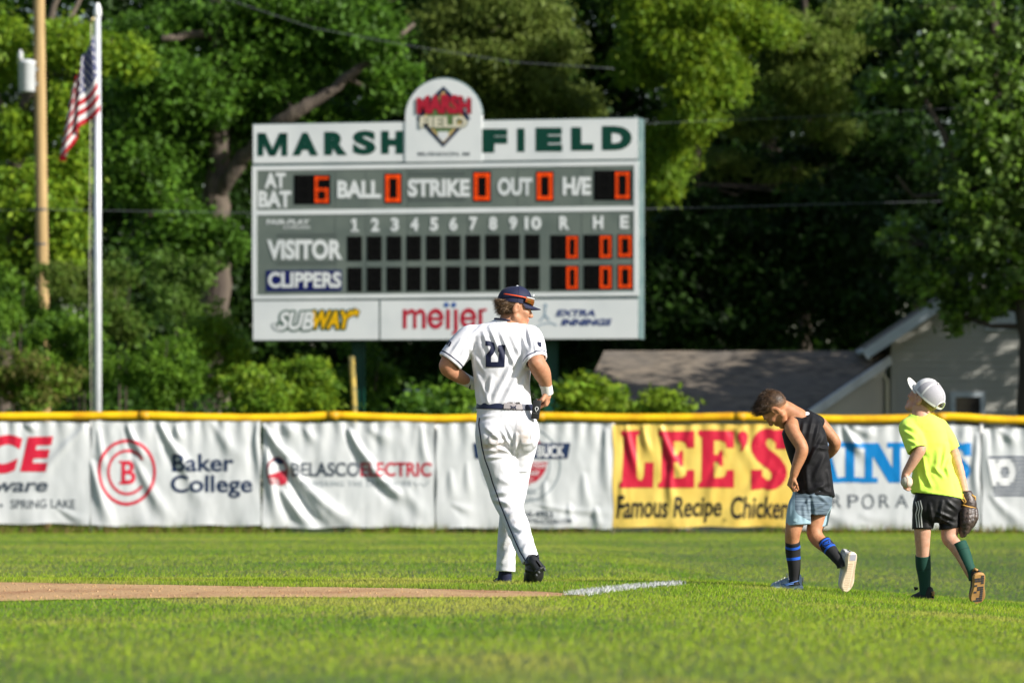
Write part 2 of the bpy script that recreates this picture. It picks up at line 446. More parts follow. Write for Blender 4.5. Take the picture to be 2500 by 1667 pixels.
# ================================================================ banners
def banner(name, label, x0, x1, y0, y1, mcol, folds, noise=1.0, seed=0, dy=-.10, mottled=True):
    """vinyl banner: a displaced sheet hung on the fence. folds: (ax,ay,bx,by,amp,width) in photo pixels"""
    root = empty(name, FP((x0+x1)/2, y1, dy), label, 'banner', 'advertising banners hung on the outfield fence')
    fo = [(np.array(f[:2], float), np.array(f[2:4], float), f[4], f[5]) for f in folds]
    def disp(q):
        q = np.asarray(q, float); d = np.zeros(len(q))
        for a, b, amp, w in fo:
            ab = b-a; L2 = ab@ab; t = np.clip(((q-a)@ab)/L2, 0, 1)
            bow = np.sin(t*np.pi)*.06*np.sqrt(L2)
            nrm = np.array([-ab[1], ab[0]])/math.sqrt(L2)
            s = (q-a-t[:, None]*ab)@nrm - bow*np.sign(amp)*.6
            e = np.linalg.norm(q-a-t[:, None]*ab, axis=1)
            ww = w*(.45+.9*t)
            s = np.where((t <= 0) | (t >= 1), e, s)
            fade = np.sin(np.clip(t*.92+.06, 0, 1)*np.pi)**.5
            d += (.40 if mcol is viny else .54)*abs(amp)*fade*(np.exp(-(s/ww)**2)-.55*np.exp(-((s-1.9*ww)/(1.2*ww))**2))
        v = (q[:, 1]-y0)/(y1-y0); u = (q[:, 0]-x0)/(x1-x0)
        top = np.exp(-v*5)
        d += top*.02*np.sin(q[:, 0]*.16+3*fbm(q*.02, seed+4))*(.5+fbm(q*.013, seed+9))
        d += noise*.05*(fbm(q*np.array([.016, .007]), seed)-.5) + noise*.018*(fbm(q*np.array([.05, .018]), seed+2)-.5)
        d += np.exp(-((1-v)*9))*.03*np.sin(q[:, 0]*.05+seed)
        return d
    def mp(q, off=0.0):
        q = np.asarray(q, float); v = (q[:, 1]-y0)/(y1-y0); u = (q[:, 0]-x0)/(x1-x0)
        edge = 2.2*np.sin(q[:, 0]*.045+seed*1.7)+1.5*np.sin(q[:, 0]*.017+seed)
        py = q[:, 1]+edge*np.where(v > .5, (v-.5)*2, 0)*.7+ edge*.5*(v < .5)*(1-2*v)
        px = q[:, 0]+1.6*np.sin(q[:, 1]*.05+seed)*((u > .9)*(u-.9)*10-(u < .1)*(.1-u)*10)
        yy = np.full(len(q), FY+dy)
        w = np.stack([(px-1250)*yy/FPX, yy-disp(q)-off, CAMZ-(py-HOR)*yy/FPX], -1)
        return w
    nu = int((x1-x0)/3.5); nv = int((y1-y0)/4.5)
    uu, vv = np.meshgrid(np.linspace(x0, x1, nu), np.linspace(y0, y1, nv))
    V = mp(np.c_[uu.ravel(), vv.ravel()]); i = np.arange(nu*nv).reshape(nv, nu)
    F = np.stack([i[:-1, :-1], i[1:, :-1], i[1:, 1:], i[:-1, 1:]], -1).reshape(-1, 4)
    link('vinyl_sheet', mesh_np(V, F), mcol, root, True)
    def art(nm, flat, m, off=.007, maxlen=7): return decal(nm, flat, lambda q: mp(q, off), m, root, maxlen, True)
    return root, art
vin = mat('white vinyl', (.69, .70, .70), .38, [(.8, (.60, .62, .62), 4, .4, .7)], spec=.45, transl=.12)
viny = mat('yellow vinyl', tuple(lin((240, 208, 104))), .4, (1.2, tuple(lin((230, 192, 86))), 3, .4, .7), spec=.4, transl=.1)
red = mat('red print', tuple(lin((200, 30, 58))), .45); navy = mat('navy print', tuple(lin((10, 38, 74))), .5); dgrey = mat('grey print', tuple(lin((70, 78, 88))), .5)
lgrey = mat('pale grey print', tuple(lin((150, 158, 162))), .5); black = mat('black print', (.012, .012, .014), .5); sky_b = mat('blue print', tuple(lin((0, 122, 190))), .45)
maroon = mat('maroon print', tuple(lin((120, 22, 40))), .5); wht = mat('white print', (.74, .74, .74), .45); bred = mat('brick red print', tuple(lin((178, 30, 52))), .45)

# hardware-store banner (cut by the left edge of the picture)
r_, art = banner('advertising_banner', 'white banner with big slanted red letters over grey script, cut by the left edge', -205, 220, 1031, 1279, vin,
    [(215, 1035, 90, 1180, .06, 10), (-120, 1035, -20, 1200, .05, 12), (60, 1034, 92, 1048, .05, 8), (140, 1240, 205, 1268, .04, 8)], .6, 3)
art('lettering', join2d(fit('A', (-140, 1069, -30, 1153), offset=.05, shear=.25), fit('C', (-40, 1061, 55, 1156), offset=.055, shear=.25), fit('E', (49, 1066, 130, 1151), offset=.055, shear=.2)), red)
art('script_lettering', fit('Hardware', (-150, 1166, 117, 1201), offset=.025, shear=.22), dgrey)
art('town_lettering', fit('SPRING LAKE', (26, 1219, 184, 1241), offset=.005), dgrey); art('bullet_mark', disc2d(3, 1234, 4, 4), dgrey)

r_, art = banner('advertising_banner', 'white banner with a red double ring emblem beside two lines of navy lettering', 223, 636, 1029, 1283, vin,
    [(312, 1038, 356, 1120, .10, 9), (392, 1036, 470, 1150, .12, 12), (240, 1050, 262, 1150, .05, 9), (225, 1130, 270, 1275, .09, 12), (330, 1120, 420, 1270, .08, 14), (440, 1120, 500, 1240, .05, 14), (520, 1034, 590, 1120, .05, 14), (627, 1040, 640, 1180, .06, 9), (430, 1040, 445, 1075, .08, 10)], .9, 8)
art('ring_emblem', join2d(ring2d(310, 1152, 71, 81, 7), ring2d(311, 1152, 49, 56, 6, 40, 325)), red)
art('letter_emblem', join2d(fit('B', (297, 1124, 331, 1181), offset=.015), poly2d([(291, 1124), (318, 1124), (318, 1129), (291, 1129)]), poly2d([(291, 1176), (318, 1176), (318, 1181), (291, 1181)])), red, .010)
art('lettering', join2d(fit('Baker', (420, 1108, 571, 1151), offset=.02), fit('College', (417, 1159, 617, 1215), offset=.02)), navy)

r_, art = banner('advertising_banner', 'deeply creased white banner with one line of small half grey, half red lettering', 641, 1060, 1031, 1287, vin,
    [(646, 1042, 735, 1150, .17, 12), (700, 1130, 850, 1275, .17, 14), (852, 1050, 930, 1160, .16, 10), (905, 1140, 985, 1215, .14, 10), (652, 1060, 680, 1270, .09, 10), (690, 1200, 760, 1280, .12, 12), (715, 1160, 815, 1285, .13, 11), (745, 1045, 775, 1080, .06, 12), (905, 1048, 960, 1075, .05, 14), (1030, 1040, 1050, 1160, .05, 10), (990, 1190, 1040, 1260, .04, 14), (690, 1034, 720, 1060, .08, 14)], .9, 14)
art('lettering', fit('BELASCO', (712, 1128, 878, 1163), offset=.025), dgrey)
art('second_lettering', fit('ELECTRIC', (880, 1128, 1053, 1163), offset=.025), bred)
art('slogan_lettering', fit('POWERING THE LAKESHORE', (735, 1174, 1005, 1187), offset=.01, spacing=1.2), lgrey); art('wave_mark', stroke2d([(1010, 1176), (1018, 1186), (1027, 1178), (1036, 1187), (1048, 1174)], 2.5), lgrey)
art('round_emblem', join2d(ring2d(677, 1152, 26, 37, 5, 120, 400)), maroon)
art('emblem_face', join2d(poly2d([(655, 1160), (690, 1148), (703, 1148), (700, 1180), (684, 1186), (680, 1168), (658, 1166)]), stroke2d([(662, 1172), (680, 1172)], 3), stroke2d([(664, 1179), (680, 1180)], 3)), bred, .009)
art('emblem_crown', poly2d([(668, 1124), (676, 1116), (690, 1122), (694, 1132), (680, 1134)]), navy, .011)

r_, art = banner('advertising_banner', 'white banner with a round red and navy emblem, partly hidden by the ball player', 1066, 1495, 1033, 1288, vin,
    [(1100, 1150, 1110, 1220, .04, 10), (1140, 1130, 1150, 1210, .03, 8), (1330, 1180, 1336, 1240, .05, 10), (1425, 1160, 1440, 1250, .05, 12), (1480, 1050, 1490, 1200, .08, 12), (1300, 1228, 1480, 1248, .04, 6), (1390, 1230, 1400, 1285, .04, 9), (1455, 1240, 1465, 1285, .06, 10), (1105, 1230, 1150, 1245, .04, 8)], .7, 21)
art('circle_emblem', join2d(ring2d(1272, 1133, 98, 96, 4), ring2d(1272, 1133, 72, 76, 3)), lgrey)
art('red_emblem', join2d(poly2d([(1272+66*math.cos(R(a)), 1118+68*math.sin(R(a))) for a in range(8, 173, 6)]), poly2d([(1272+50*math.cos(R(a)), 1084+16*math.sin(R(a))) for a in range(180, 361, 12)])), bred)
art('name_panel', poly2d([(1155, 1081), (1393, 1081), (1386, 1119), (1160, 1119)]), navy, .009)
art('name_lettering', fit('BUCK', (1312, 1086, 1378, 1115), offset=.03), wht, .012)
art('emblem_lettering', join2d(fit('CONSTRUCTION', (1216, 1131, 1337, 1142), offset=.015), fit('COMPANY', (1240, 1148, 1318, 1161), offset=.015), fit('INC', (1256, 1168, 1302, 1180), offset=.015)), wht, .012)
art('service_lettering', join2d(fit('BUILDER', (1240, 1193, 1312, 1207), offset=.01), fit('REMODELING', (1222, 1213, 1316, 1224), offset=.01)), lgrey)
art('phone_lettering', join2d(fit('231-766-4953', (1225, 1246, 1350, 1263), offset=.02), fit('CONSTRUCTION.COM', (1262, 1266, 1395, 1277), offset=.01)), dgrey)

r_, art = banner('advertising_banner', 'yellow banner with huge red slab letters above a line of narrow black lettering', 1497, 1936, 1036, 1286, viny,
    [(1530, 1040, 1560, 1160, .10, 9), (1570, 1042, 1590, 1110, .09, 8), (1615, 1045, 1670, 1170, .12, 11), (1640, 1130, 1640, 1230, .10, 9), (1690, 1045, 1672, 1080, .06, 9), (1760, 1120, 1730, 1240, .07, 11), (1770, 1042, 1800, 1040, .05, 8), (1880, 1130, 1800, 1260, .06, 13), (1520, 1170, 1525, 1270, .05, 9), (1800, 1050, 1850, 1150, .05, 12), (1900, 1150, 1860, 1280, .05, 11)], .9, 31)
def slabL(x0, y0, x1, y1):
    w = x1-x0; h = y1-y0
    q = [(.06,0),(.58,0),(.58,.06),(.50,.10),(.50,.80),(.56,.87),(.66,.87),(.72,.78),(.74,.56),(1.0,.56),(1.0,.62),(.98,1),(.0,1),(.0,.93),(.08,.89),(.12,.12),(.06,.07)]
    return poly2d([(x0+a*w, y0+b*h) for a, b in q])
def slabE(x0, y0, x1, y1):
    w = x1-x0; h = y1-y0
    q = [(0,0),(1,0),(1,.30),(.80,.30),(.76,.21),(.64,.175),(.44,.175),(.44,.42),(.56,.42),(.60,.35),(.69,.35),(.69,.62),(.60,.62),(.56,.55),(.44,.55),(.44,.825),(.64,.825),(.76,.79),(.80,.69),(1,.69),(1,1),(0,1),(0,.93),(.09,.88),(.11,.13),(0,.08)]
    return poly2d([(x0+a*w, y0+b*h) for a, b in q])
def slabS(x0, y0, x1, y1, wd):
    cx = (x0+x1)/2; w = (x1-x0-wd)/2; h = y1-y0
    pts = []
    r1 = (h*.5-wd*.5)/2
    c1 = y0+wd*.42+r1*.95; c2 = y1-wd*.42-r1*.95
    pts += [(cx+w*.98*math.cos(R(a)), c1+r1*math.sin(R(a))*1.05) for a in range(-25, -200, -14)]
    pts += [(cx-w*.55, y0+h*.43), (cx, y0+h*.5), (cx+w*.55, y0+h*.57)]
    pts += [(cx+w*.98*math.cos(R(a)), c2+r1*math.sin(R(a))*1.05) for a in range(-15, 160, 14)]
    ws = [wd*.62]+[wd*.8]*5+[wd*1.0]*(len(pts)-12)+[wd*.8]*5+[wd*.62]
    ws = np.interp(np.linspace(0, 1, len(pts)), [0, .2, .4, .5, .6, .8, 1], [wd*.55, wd*.7, wd*1.05, wd*1.15, wd*1.05, wd*.7, wd*.55])
    return join2d(stroke2d(pts, ws), poly2d([(x1-wd*.75, y0+h*.02), (x1, y0), (x1, y0+h*.33), (x1-wd*.75, y0+h*.33)]), poly2d([(x0, y1-h*.33), (x0+wd*.75, y1-h*.33), (x0+wd*.75, y1-h*.02), (x0, y1)]))
art('lettering', join2d(slabL(1513, 1050, 1596, 1190), slabE(1607, 1051, 1695, 1190), slabE(1705, 1051, 1792, 1190), disc2d(1813, 1066, 13, 14), poly2d([(1801, 1070), (1826, 1068), (1824, 1082), (1813, 1100), (1808, 1102), (1811, 1086)]), slabS(1834, 1046, 1921, 1196, 36)), red)
art('tagline_lettering', join2d(fit('Famous', (1504, 1208, 1631, 1264), offset=.02, shear=.14), fit('Recipe', (1644, 1211, 1762, 1277), offset=.02, shear=.14), fit('Chicken', (1784, 1211, 1927, 1266), offset=.02, shear=.14), ring2d(1769, 1269, 4, 4, 1.2)), black)

r_, art = banner('advertising_banner', 'white banner with tall sky blue slab letters over spaced grey capitals, behind the two boys', 1939, 2393, 1039, 1292, vin,
    [(2060, 1040, 2110, 1110, .10, 10), (2075, 1038, 2140, 1060, .05, 9), (2215, 1045, 2245, 1120, .06, 11), (2385, 1060, 2390, 1230, .07, 9), (2105, 1255, 2200, 1270, .03, 16), (2360, 1050, 2330, 1120, .04, 12), (2000, 1240, 2080, 1280, .04, 14)], .7, 41)
def rb2(x0, y0, x1, y1): return poly2d([(x0, y0), (x1, y0), (x1, y1), (x0, y1)])
def slab(ch, x0, y0, x1, y1):
    w = x1-x0; h = y1-y0; s = .13; q = {}
    if ch == 'I': p = [rb2(.26,0,.74,1), rb2(0,0,1,s), rb2(0,1-s,1,1)]
    if ch == 'N': p = [rb2(.10,0,.28,1), rb2(-.02,1-s,.40,1), rb2(-.02,0,.2,s), poly2d([(.10,0),(.42,0),(.93,1),(.66,1)]), rb2(.75,0,.93,1), rb2(.62,0,1.06,s)]
    if ch == 'A': p = [poly2d([(.36,0),(.66,0),(.92,1-s),(1,1-s),(1,1),(.6,1),(.6,1-s),(.68,1-s),(.64,.76),(.34,.76),(.30,1-s),(.38,1-s),(.38,1),(0,1),(0,1-s),(.08,1-s)])]
    if ch == 'E': p = [rb2(.12,0,.42,1), rb2(0,0,1,s), rb2(0,1-s,1,1), rb2(.3,.44,.7,.57), rb2(.84,0,1,.3), rb2(.84,.7,1,1), rb2(.62,.34,.74,.66)]
    if ch == 'S': return slabS(x0, y0, x1, y1, w*.36)
    v, f = join2d(*p); v = v*np.array([w, h])+np.array([x0, y0]); return v, f
art('lettering', join2d(slab('A', 1962, 1080, 2052, 1178), slab('I', 2052, 1079, 2098, 1177), slab('N', 2101, 1080, 2206, 1178), slab('E', 2222, 1080, 2290, 1178), slab('S', 2302, 1080, 2370, 1178)), sky_b)
art('corporation_lettering', join2d(*[fit(c, b, offset=-.004) for c, b in [('C', (1962, 1207, 1988, 1239)), ('O', (1996, 1207, 2024, 1239)), ('R', (2031, 1207, 2054, 1239)), ('P', (2070, 1207, 2096, 1239)), ('O', (2104, 1205, 2134, 1241)), ('R', (2147, 1207, 2172, 1239)), ('A', (2186, 1207, 2217, 1239)), ('T', (2228, 1207, 2252, 1239)), ('I', (2264, 1207, 2272, 1239)), ('O', (2284, 1207, 2314, 1239)), ('N', (2326, 1207, 2354, 1239))]]), dgrey)

r_, art = banner('advertising_banner', 'white banner with ruled navy emblem around a pale letter, cut by the right edge', 2398, 2826, 1046, 1296, vin,
    [(2410, 1060, 2425, 1200, .05, 10), (2440, 1050, 2490, 1080, .05, 10), (2420, 1210, 2500, 1280, .05, 12), (2600, 1050, 2680, 1200, .06, 12)], .8, 52)
bars = [poly2d([(2414+max(0, k-2)*1.5, 1114+9.2*k), (2560, 1114+9.2*k), (2560, 1114+9.2*k+4.6), (2414+max(0, k-2)*1.5, 1114+9.2*k+4.6)]) for k in range(11)]
art('ruled_emblem', join2d(*bars), navy)
art('letter_emblem', join2d(ring2d(2453, 1152, 26, 33, 15), poly2d([(2412, 1120), (2432, 1120), (2432, 1186), (2421, 1186)])), wht, .012)

# brown stub of a log standing behind the fence
mb = MB(); c = P(2098, 1318, FY+.35); mb.tube([c+(0, 0, -.1), c+(0, 0, .1), c+(.01, 0, .3)], [.14, .13, .15], 12)
o = mb.build('tree_stump', mat('bark brown', (.12, .07, .04), .9, (9, (.06, .035, .02), 4, .4, .6)), None, True, base=c); tag(o, 'brown tree stump showing under the banner between the two boys', 'stump')
# ================================================================ scoreboard
YL, YR = 133.0, 130.95
pL = P(616, HOR, YL); pR = P(1559, HOR, YR)
ub = (pR-pL); BW = np.linalg.norm(ub); ub = ub/BW; nb = np.array([ub[1], -ub[0], 0])     # outward normal, towards the field
bx = lambda px: None
def SB(px, py, out=0.0):
    """photo pixel on the board's face -> point on that plane, raised by out"""
    d = np.array([(px-1250)/FPX, 1.0, -(py-HOR)/FPX]); o = np.array([0, 0, CAMZ])
    t = (pL-o)@nb/(d@nb); return o+d*t+nb*out
def sbmap(out): return lambda q: np.array([SB(a, b, out) for a, b in q])
board = empty('scoreboard', (*((pL+pR)/2)[:2], 0), 'large grey and white electronic scoreboard with green lettering and round topped crest, on green posts', 'scoreboard')
bgrey = mat('board grey', tuple(lin((112, 121, 113))), .45, (1.5, tuple(lin((98, 108, 102))), 4, .4, .7), bump=(4, .004))
bwhite = mat('board white', (.80, .81, .80), .35, (.7, (.70, .72, .72), 3, .45, .7))
bgreen = mat('board green', tuple(lin((0, 62, 48))), .45); bsteel = mat('board steel', tuple(lin((92, 116, 118))), .4, (3, tuple(lin((120, 138, 136))), 4, .4, .7))
dark = mat('lamp window', (.003, .003, .003), .8, spec=.08); orange = mat('lit lamps', (.30, .03, .004), .6, emit=((1.0, .075, .004), .62), spec=.15); ghost = mat('unlit lamps', (.008, .0075, .007), .7, spec=.1)
zt_, zb_ = SB(616, 303)[2], SB(616, 832)[2]
def slabm(name, quad, depth, m, parent=board, out=0.0):
    """panel from four photo pixels; depth runs back from its face"""
    mb = MB(); f = [SB(*q, out) for q in quad]; b = [p-nb*depth for p in f]
    mb.add(f+b, [(0,3,2,1), (4,5,6,7), (0,1,5,4), (1,2,6,5), (2,3,7,6), (3,0,4,7)]); return mb.build(name, m, parent)
lx = lambda x, yl, yr: yl+(yr-yl)*(x-616)/943
def band(name, x0, x1, tl, tr, bl, br, depth, m, out=0.0, parent=board):
    return slabm(name, [(x0, lx(x0, tl, tr)), (x1, lx(x1, tl, tr)), (x1, lx(x1, bl, br)), (x0, lx(x0, bl, br))], depth, m, parent, out)
band('cabinet', 616, 1559, 303, 287, 832, 826, .62, bsteel, -.03)
hdr = band('header_panel', 618, 1557, 305, 289, 399, 388, .02, bwhite, .0)
main = band('main_panel', 627, 1548, 417, 404, 722, 713, .02, bgrey, .0)
for nm, a in (('white_frame', (616, 1559, 406, 393, 417, 404)), ('white_frame', (626, 1549, 514, 503, 526, 515)), ('white_frame', (616, 1559, 721, 712, 731, 722))):
    band(nm, *a, .035, bwhite, .014)
for x0, x1 in ((616, 627), (1548, 1559)): band('white_frame', x0, x1, 417, 404, 721, 712, .035, bwhite, .014)
sp1 = band('sponsor_panel', 618, 924, 735, 730, 830, 826, .02, bwhite, .0); sp1['label'] = 'white sponsor panel with green edged white and yellow lettering'
sp2 = band('sponsor_panel', 929, 1262, 735, 730, 830, 826, .02, bwhite, .0); sp2['label'] = 'white sponsor panel with red lower case lettering'
sp3 = band('sponsor_panel', 1264, 1557, 735, 730, 830, 826, .02, bwhite, .0); sp3['label'] = 'white sponsor panel with small slanted navy lettering'
# faint seams of the modules
for x in (818, 893, 995, 1142, 1264, 1420):
    for a in ((417, 404, 514, 503), (526, 515, 721, 712)): band('panel_seam', x, x+1.2, *a, .004, mat('seam grey', tuple(lin((88, 96, 92))), .6), .004)
for x0, x1, y0, y1 in ((999, 1136, 422, 433), (999, 1136, 486, 495), (676, 822, 571, 580), (676, 822, 640, 647)):
    band('seam_plate', x0, x1, y0, y0-6, y1, y1-6, .004, mat('seam grey', tuple(lin((88, 96, 92))), .6), .005)
# crest: arch with logo
mb = MB(); pts = [(990, 302)] + [(1083.5+93.5*math.cos(R(a)), 288-95*math.sin(R(a))) for a in range(180, -1, -6)] + [(1177, 296), (1177, 394), (990, 396)]
mb.prism(pts, -.12, lambda x, y, d: SB(x, y, .02+d)); crest = mb.build('crest_panel', bwhite, board)
mb = MB(); mb.tube([SB(1083.5+94.5*math.cos(R(a)), 288-96*math.sin(R(a)), -.02) for a in range(176, 3, -4)], .022, 6); mb.build('crest_rim', bsteel, board, True)
A = lambda nm, flat, m, out=.006, parent=board, ml=None: decal(nm, flat, sbmap(out), m, parent, ml)
def wideM(x0, y0, x1, y1):
    w, h = x1-x0, y1-y0; g = lambda *q: poly2d([(x0+a*w, y0+b*h) for a, b in q])
    return join2d(g((0,0),(.2,0),(.2,1),(0,1)), g((.8,0),(1,0),(1,1),(.8,1)), g((0,0),(.27,0),(.6,1),(.4,1)), g((.73,0),(1,0),(.6,1),(.4,1)))
A('field_name_lettering', join2d(*[wideM(629, 325, 702, 381)]+[(fit(c, b, offset=.055 if c == 'S' else .078)) for c, b in [('A', (714, 324, 777, 380)), ('R', (792, 322, 848, 379)), ('S', (862, 319, 918, 378)), ('H', (931, 320, 985, 376))]]), bgreen)
A('field_name_lettering', join2d(*[(fit(c, b, offset=.078)) for c, b in [('F', (1177, 315, 1239, 373)), ('I', (1263, 314, 1281, 371)), ('E', (1308, 312, 1373, 370)), ('L', (1395, 311, 1449, 368)), ('D', (1470, 308, 1543, 367))]]), bgreen)
A('town_lettering', fit('MUSKEGON, MI', (1021, 372, 1147, 382), offset=.01), dgrey, .026)
# crest emblem: diamond, red arched word, green field, pale word
A('diamond_emblem', poly2d([(1083, 211), (1099, 226), (1149, 290), (1083, 360), (1017, 290), (1067, 226)]), navy, .026)
A('diamond_inset', poly2d([(1083, 222), (1136, 290), (1083, 350), (1030, 290)]), mat('emblem gold', tuple(lin((206, 176, 110))), .5), .030)
A('diamond_field', poly2d([(1083, 232), (1128, 290), (1083, 341), (1038, 290)]), mat('emblem green', tuple(lin((96, 124, 72))), .5), .034)
A('home_plate', poly2d([(1070, 322), (1096, 322), (1096, 334), (1083, 347), (1070, 334)]), wht, .038)
def arch_word(s, box, arch, **k):
    v, f = fit(s, box, **k); u = (v[:, 0]-box[0])/(box[2]-box[0])*2-1
    t = (v[:, 1]-box[1])/(box[3]-box[1]); v[:, 1] += arch*u*u*(1-t); return v, f
def outline(flat, dx):
    v, f = flat; return join2d(*[(v+np.array(o_)*dx, f) for o_ in ((1,0),(-1,0),(0,1),(0,-1),(.7,.7),(-.7,.7),(.7,-.7),(-.7,-.7))])
w1 = arch_word('MARSH', (1018, 230, 1149, 278), 9, offset=.05)
A('crest_lettering', w1, bred, .046)
A('crest_lettering_edge', join2d(*[(w1[0]*[1.0, 1.0]+o_, w1[1]) for o_ in ((3, 2),)]), maroon, .041)
w2 = fit('FIELD', (1026, 285, 1141, 312), offset=.04)
A('pale_crest_lettering', w2, mat('emblem cream', tuple(lin((222, 214, 190))), .5), .046); A('pale_crest_edge', (w2[0]+np.array([2.0, 1.6]), w2[1]), mat('emblem olive', tuple(lin((70, 80, 60))), .5), .042)
def rbar(x0, y0, x1, y1): return poly2d([(x0, y0), (x1, y0), (x1, y1), (x0, y1)])
# row labels
cond = lambda s, b, **k: fit(s, b, offset=k.get('o', .045))
for s, b in [('AT', (646, 422, 698, 460)), ('BAT', (631, 466, 711, 507)), ('BALL', (824, 441, 930, 484)), ('STRIKE', (996, 437, 1147, 481)), ('OUT', (1215, 434, 1300, 478)), ('H/E', (1374, 432, 1443, 477)),
             ('VISITOR', (652, 585, 836, 634))]:
    A('row_lettering', cond(s, b), bwhite, .012)
A('maker_lettering', join2d(fit('FAIR-PLAY', (650, 536, 757, 548), offset=.03, shear=.15), fit('SCOREBOARDS', (692, 551, 757, 559), offset=.01)), bwhite, .012)
band('team_plate', 650, 834, 660.5, 655, 711, 706, .01, mat('team navy', tuple(lin((8, 20, 92))), .4), .010)
A('row_lettering', cond('CLIPPERS', (655, 664, 833, 703), o=.035), bwhite, .016)
A('inning_lettering', join2d(rbar(863, 534, 870, 566), rbar(857, 561, 876, 566), poly2d([(863, 534), (866, 534), (866, 542), (857, 544), (857, 539)])), bwhite, .012)
for i, x in enumerate([867, 915, 963, 1011, 1059, 1106, 1155, 1203, 1252]):
    if i: A('inning_lettering', cond(str(i+1), (x-9-(i == 0)*-2, 533-i*.55, x+11-(i == 0)*4, 566-i*.55)), bwhite, .012)
A('inning_lettering', cond('10', (1281, 529, 1322, 561)), bwhite, .012)
for s, b in [('R', (1366, 528, 1390, 561)), ('H', (1448, 527, 1473, 559)), ('E', (1514, 526, 1535, 558))]: A('inning_lettering', cond(s, b), bwhite, .012)

def seg_digit(x0, y0, x1, y1, segs, m, parent):
    """seven-segment figure made of small lamps, two rows to a stroke"""
    w = (x1-x0)*.25; ym = (y0+y1)/2; bars = []
    S = {'a': (x0, y0, x1, y0+w), 'd': (x0, y1-w, x1, y1), 'g': (x0, ym-w/2, x1, ym+w/2), 'f': (x0, y0, x0+w, ym), 'b': (x1-w, y0, x1, ym), 'e': (x0, ym, x0+w, y1), 'c': (x1-w, ym, x1, y1)}
    for s in segs:
        a, b, c, d = S[s]; nx = max(2, round((c-a)/3.6)); ny = max(2, round((d-b)/3.6))
        for i in range(nx):
            for j in range(ny):
                px = a+(c-a)*(i+.5)/nx; py = b+(d-b)*(j+.5)/ny; r = 1.36
                bars.append(poly2d([(px-r, py-r), (px+r, py-r), (px+r, py+r), (px-r, py+r)]))
    return decal('lit_figure' if m is orange else 'unlit_figure', join2d(*bars), sbmap(.016), m, parent)
def window(x0, y0, x1, y1, digits):
    fr = slabm('figure_window', [(x0, y0), (x1, y0), (x1, y1), (x0, y1)], .02, dark, board, .008)
    n = len(digits); cw = (x1-x0)/n
    for i, dg in enumerate(digits):
        a = x0+cw*i+cw*.13; b = x0+cw*(i+1)-cw*.10
        if n == 1: a, b = x0+2.5, x1-2.5
        segs = {'0': 'abcdef', '6': 'acdefg', '8': 'abcdefg'}[dg if dg != ' ' else '8']
        seg_digit(a, y0+(y1-y0)*.05, b, y1-(y1-y0)*.05, segs, ghost if dg == ' ' else orange, fr)
window(718, 427, 807, 499, ' 6'); window(939, 423, 981, 497, '0'); window(1155, 419, 1199, 493, '0'); window(1309, 418, 1352, 492, '0'); window(1450, 416, 1542, 489, ' 0')
for i in range(10):
    x = 848+48.2*i; y = 577-i*.5
    window(x, y, x+36, y+60, ' '); window(x, y+76, x+36, y+135, ' ')
window(1344, 574, 1414, 633, ' 0'); window(1425, 573, 1496, 632, ' 0'); window(1508, 572, 1545, 630, '0')
window(1344, 648, 1414, 708, ' 0'); window(1425, 647, 1496, 707, ' 0'); window(1508, 646, 1545, 706, '0')
# sponsor panels
sgreen = mat('sponsor green', tuple(lin((20, 92, 66))), .45); syel = mat('sponsor yellow', tuple(lin((240, 186, 0))), .45)
def thickened(s, box, shear, d, off=.05):
    v, f = fit(s, box, offset=off, shear=shear); return outline((v, f), d), (v, f)
e1, t1 = thickened('SUB', (678, 760, 768, 806), .28, 4.4, .04); e2, t2 = thickened('WAY', (764, 758, 862, 803), .28, 4.4, .04)
ar1 = stroke2d([(688, 806), (672, 800), (668, 790)], 7); hd1 = poly2d([(676, 812), (664, 789), (684, 797)])
ar2 = stroke2d([(848, 772), (862, 765), (872, 762)], 9); hd2 = poly2d([(864, 752), (878, 760), (872, 775)])
A('sponsor_edge', join2d(outline(ar2, 2.5), outline(hd2, 2.5), outline(ar1, 1.5), e1, e2), sgreen, .006)
A('sponsor_lettering', join2d(t1, ar1), bwhite, .012); A('second_sponsor_lettering', join2d(t2, ar2, hd2), syel, .012)
mred = mat('sponsor red', tuple(lin((188, 12, 48))), .45)
mm = join2d(rbar(984, 755, 993, 802), ring2d(1005, 768, 12, 14, 8.5, 180, 360, 14), rbar(1009, 768, 1017, 802), ring2d(1027, 768, 12, 14, 8.5, 180, 360, 14), rbar(1031, 768, 1040, 802),
    ring2d(1064, 778, 20, 25, 9, 20, 358, 24), rbar(1050, 774, 1083, 782), rbar(1090, 755, 1099, 803), rbar(1109, 755, 1118, 806), ring2d(1106, 806, 12, 11, 8, 0, 100, 10),
    ring2d(1144, 777, 20, 25, 9, 20, 358, 24), rbar(1130, 773, 1163, 781), rbar(1169, 754, 1178, 800), ring2d(1183, 765, 14, 12, 8, 190, 300, 10))
A('sponsor_lettering', mm, mred, .007); A('sponsor_dots', join2d(disc2d(1090, 744, 6, 6), disc2d(1108, 744, 6, 6)), mat('sponsor blue', tuple(lin((0, 80, 160))), .45), .007)
A('sponsor_lettering', join2d(fit('EXTRA', (1357, 756, 1453, 772), offset=.04, shear=.25), fit('INNINGS', (1369, 778, 1494, 795), offset=.04, shear=.25)), mat('sponsor navy', tuple(lin((20, 50, 120))), .45), .007)
A('sponsor_figure', join2d(stroke2d([(1310, 798), (1326, 790), (1345, 788), (1360, 794)], 3), stroke2d([(1318, 784), (1330, 770), (1332, 752)], 4), stroke2d([(1330, 768), (1342, 782)], 4), disc2d(1332, 746, 4, 5)), mat('sponsor pale blue', tuple(lin((150, 170, 186))), .45), .007)
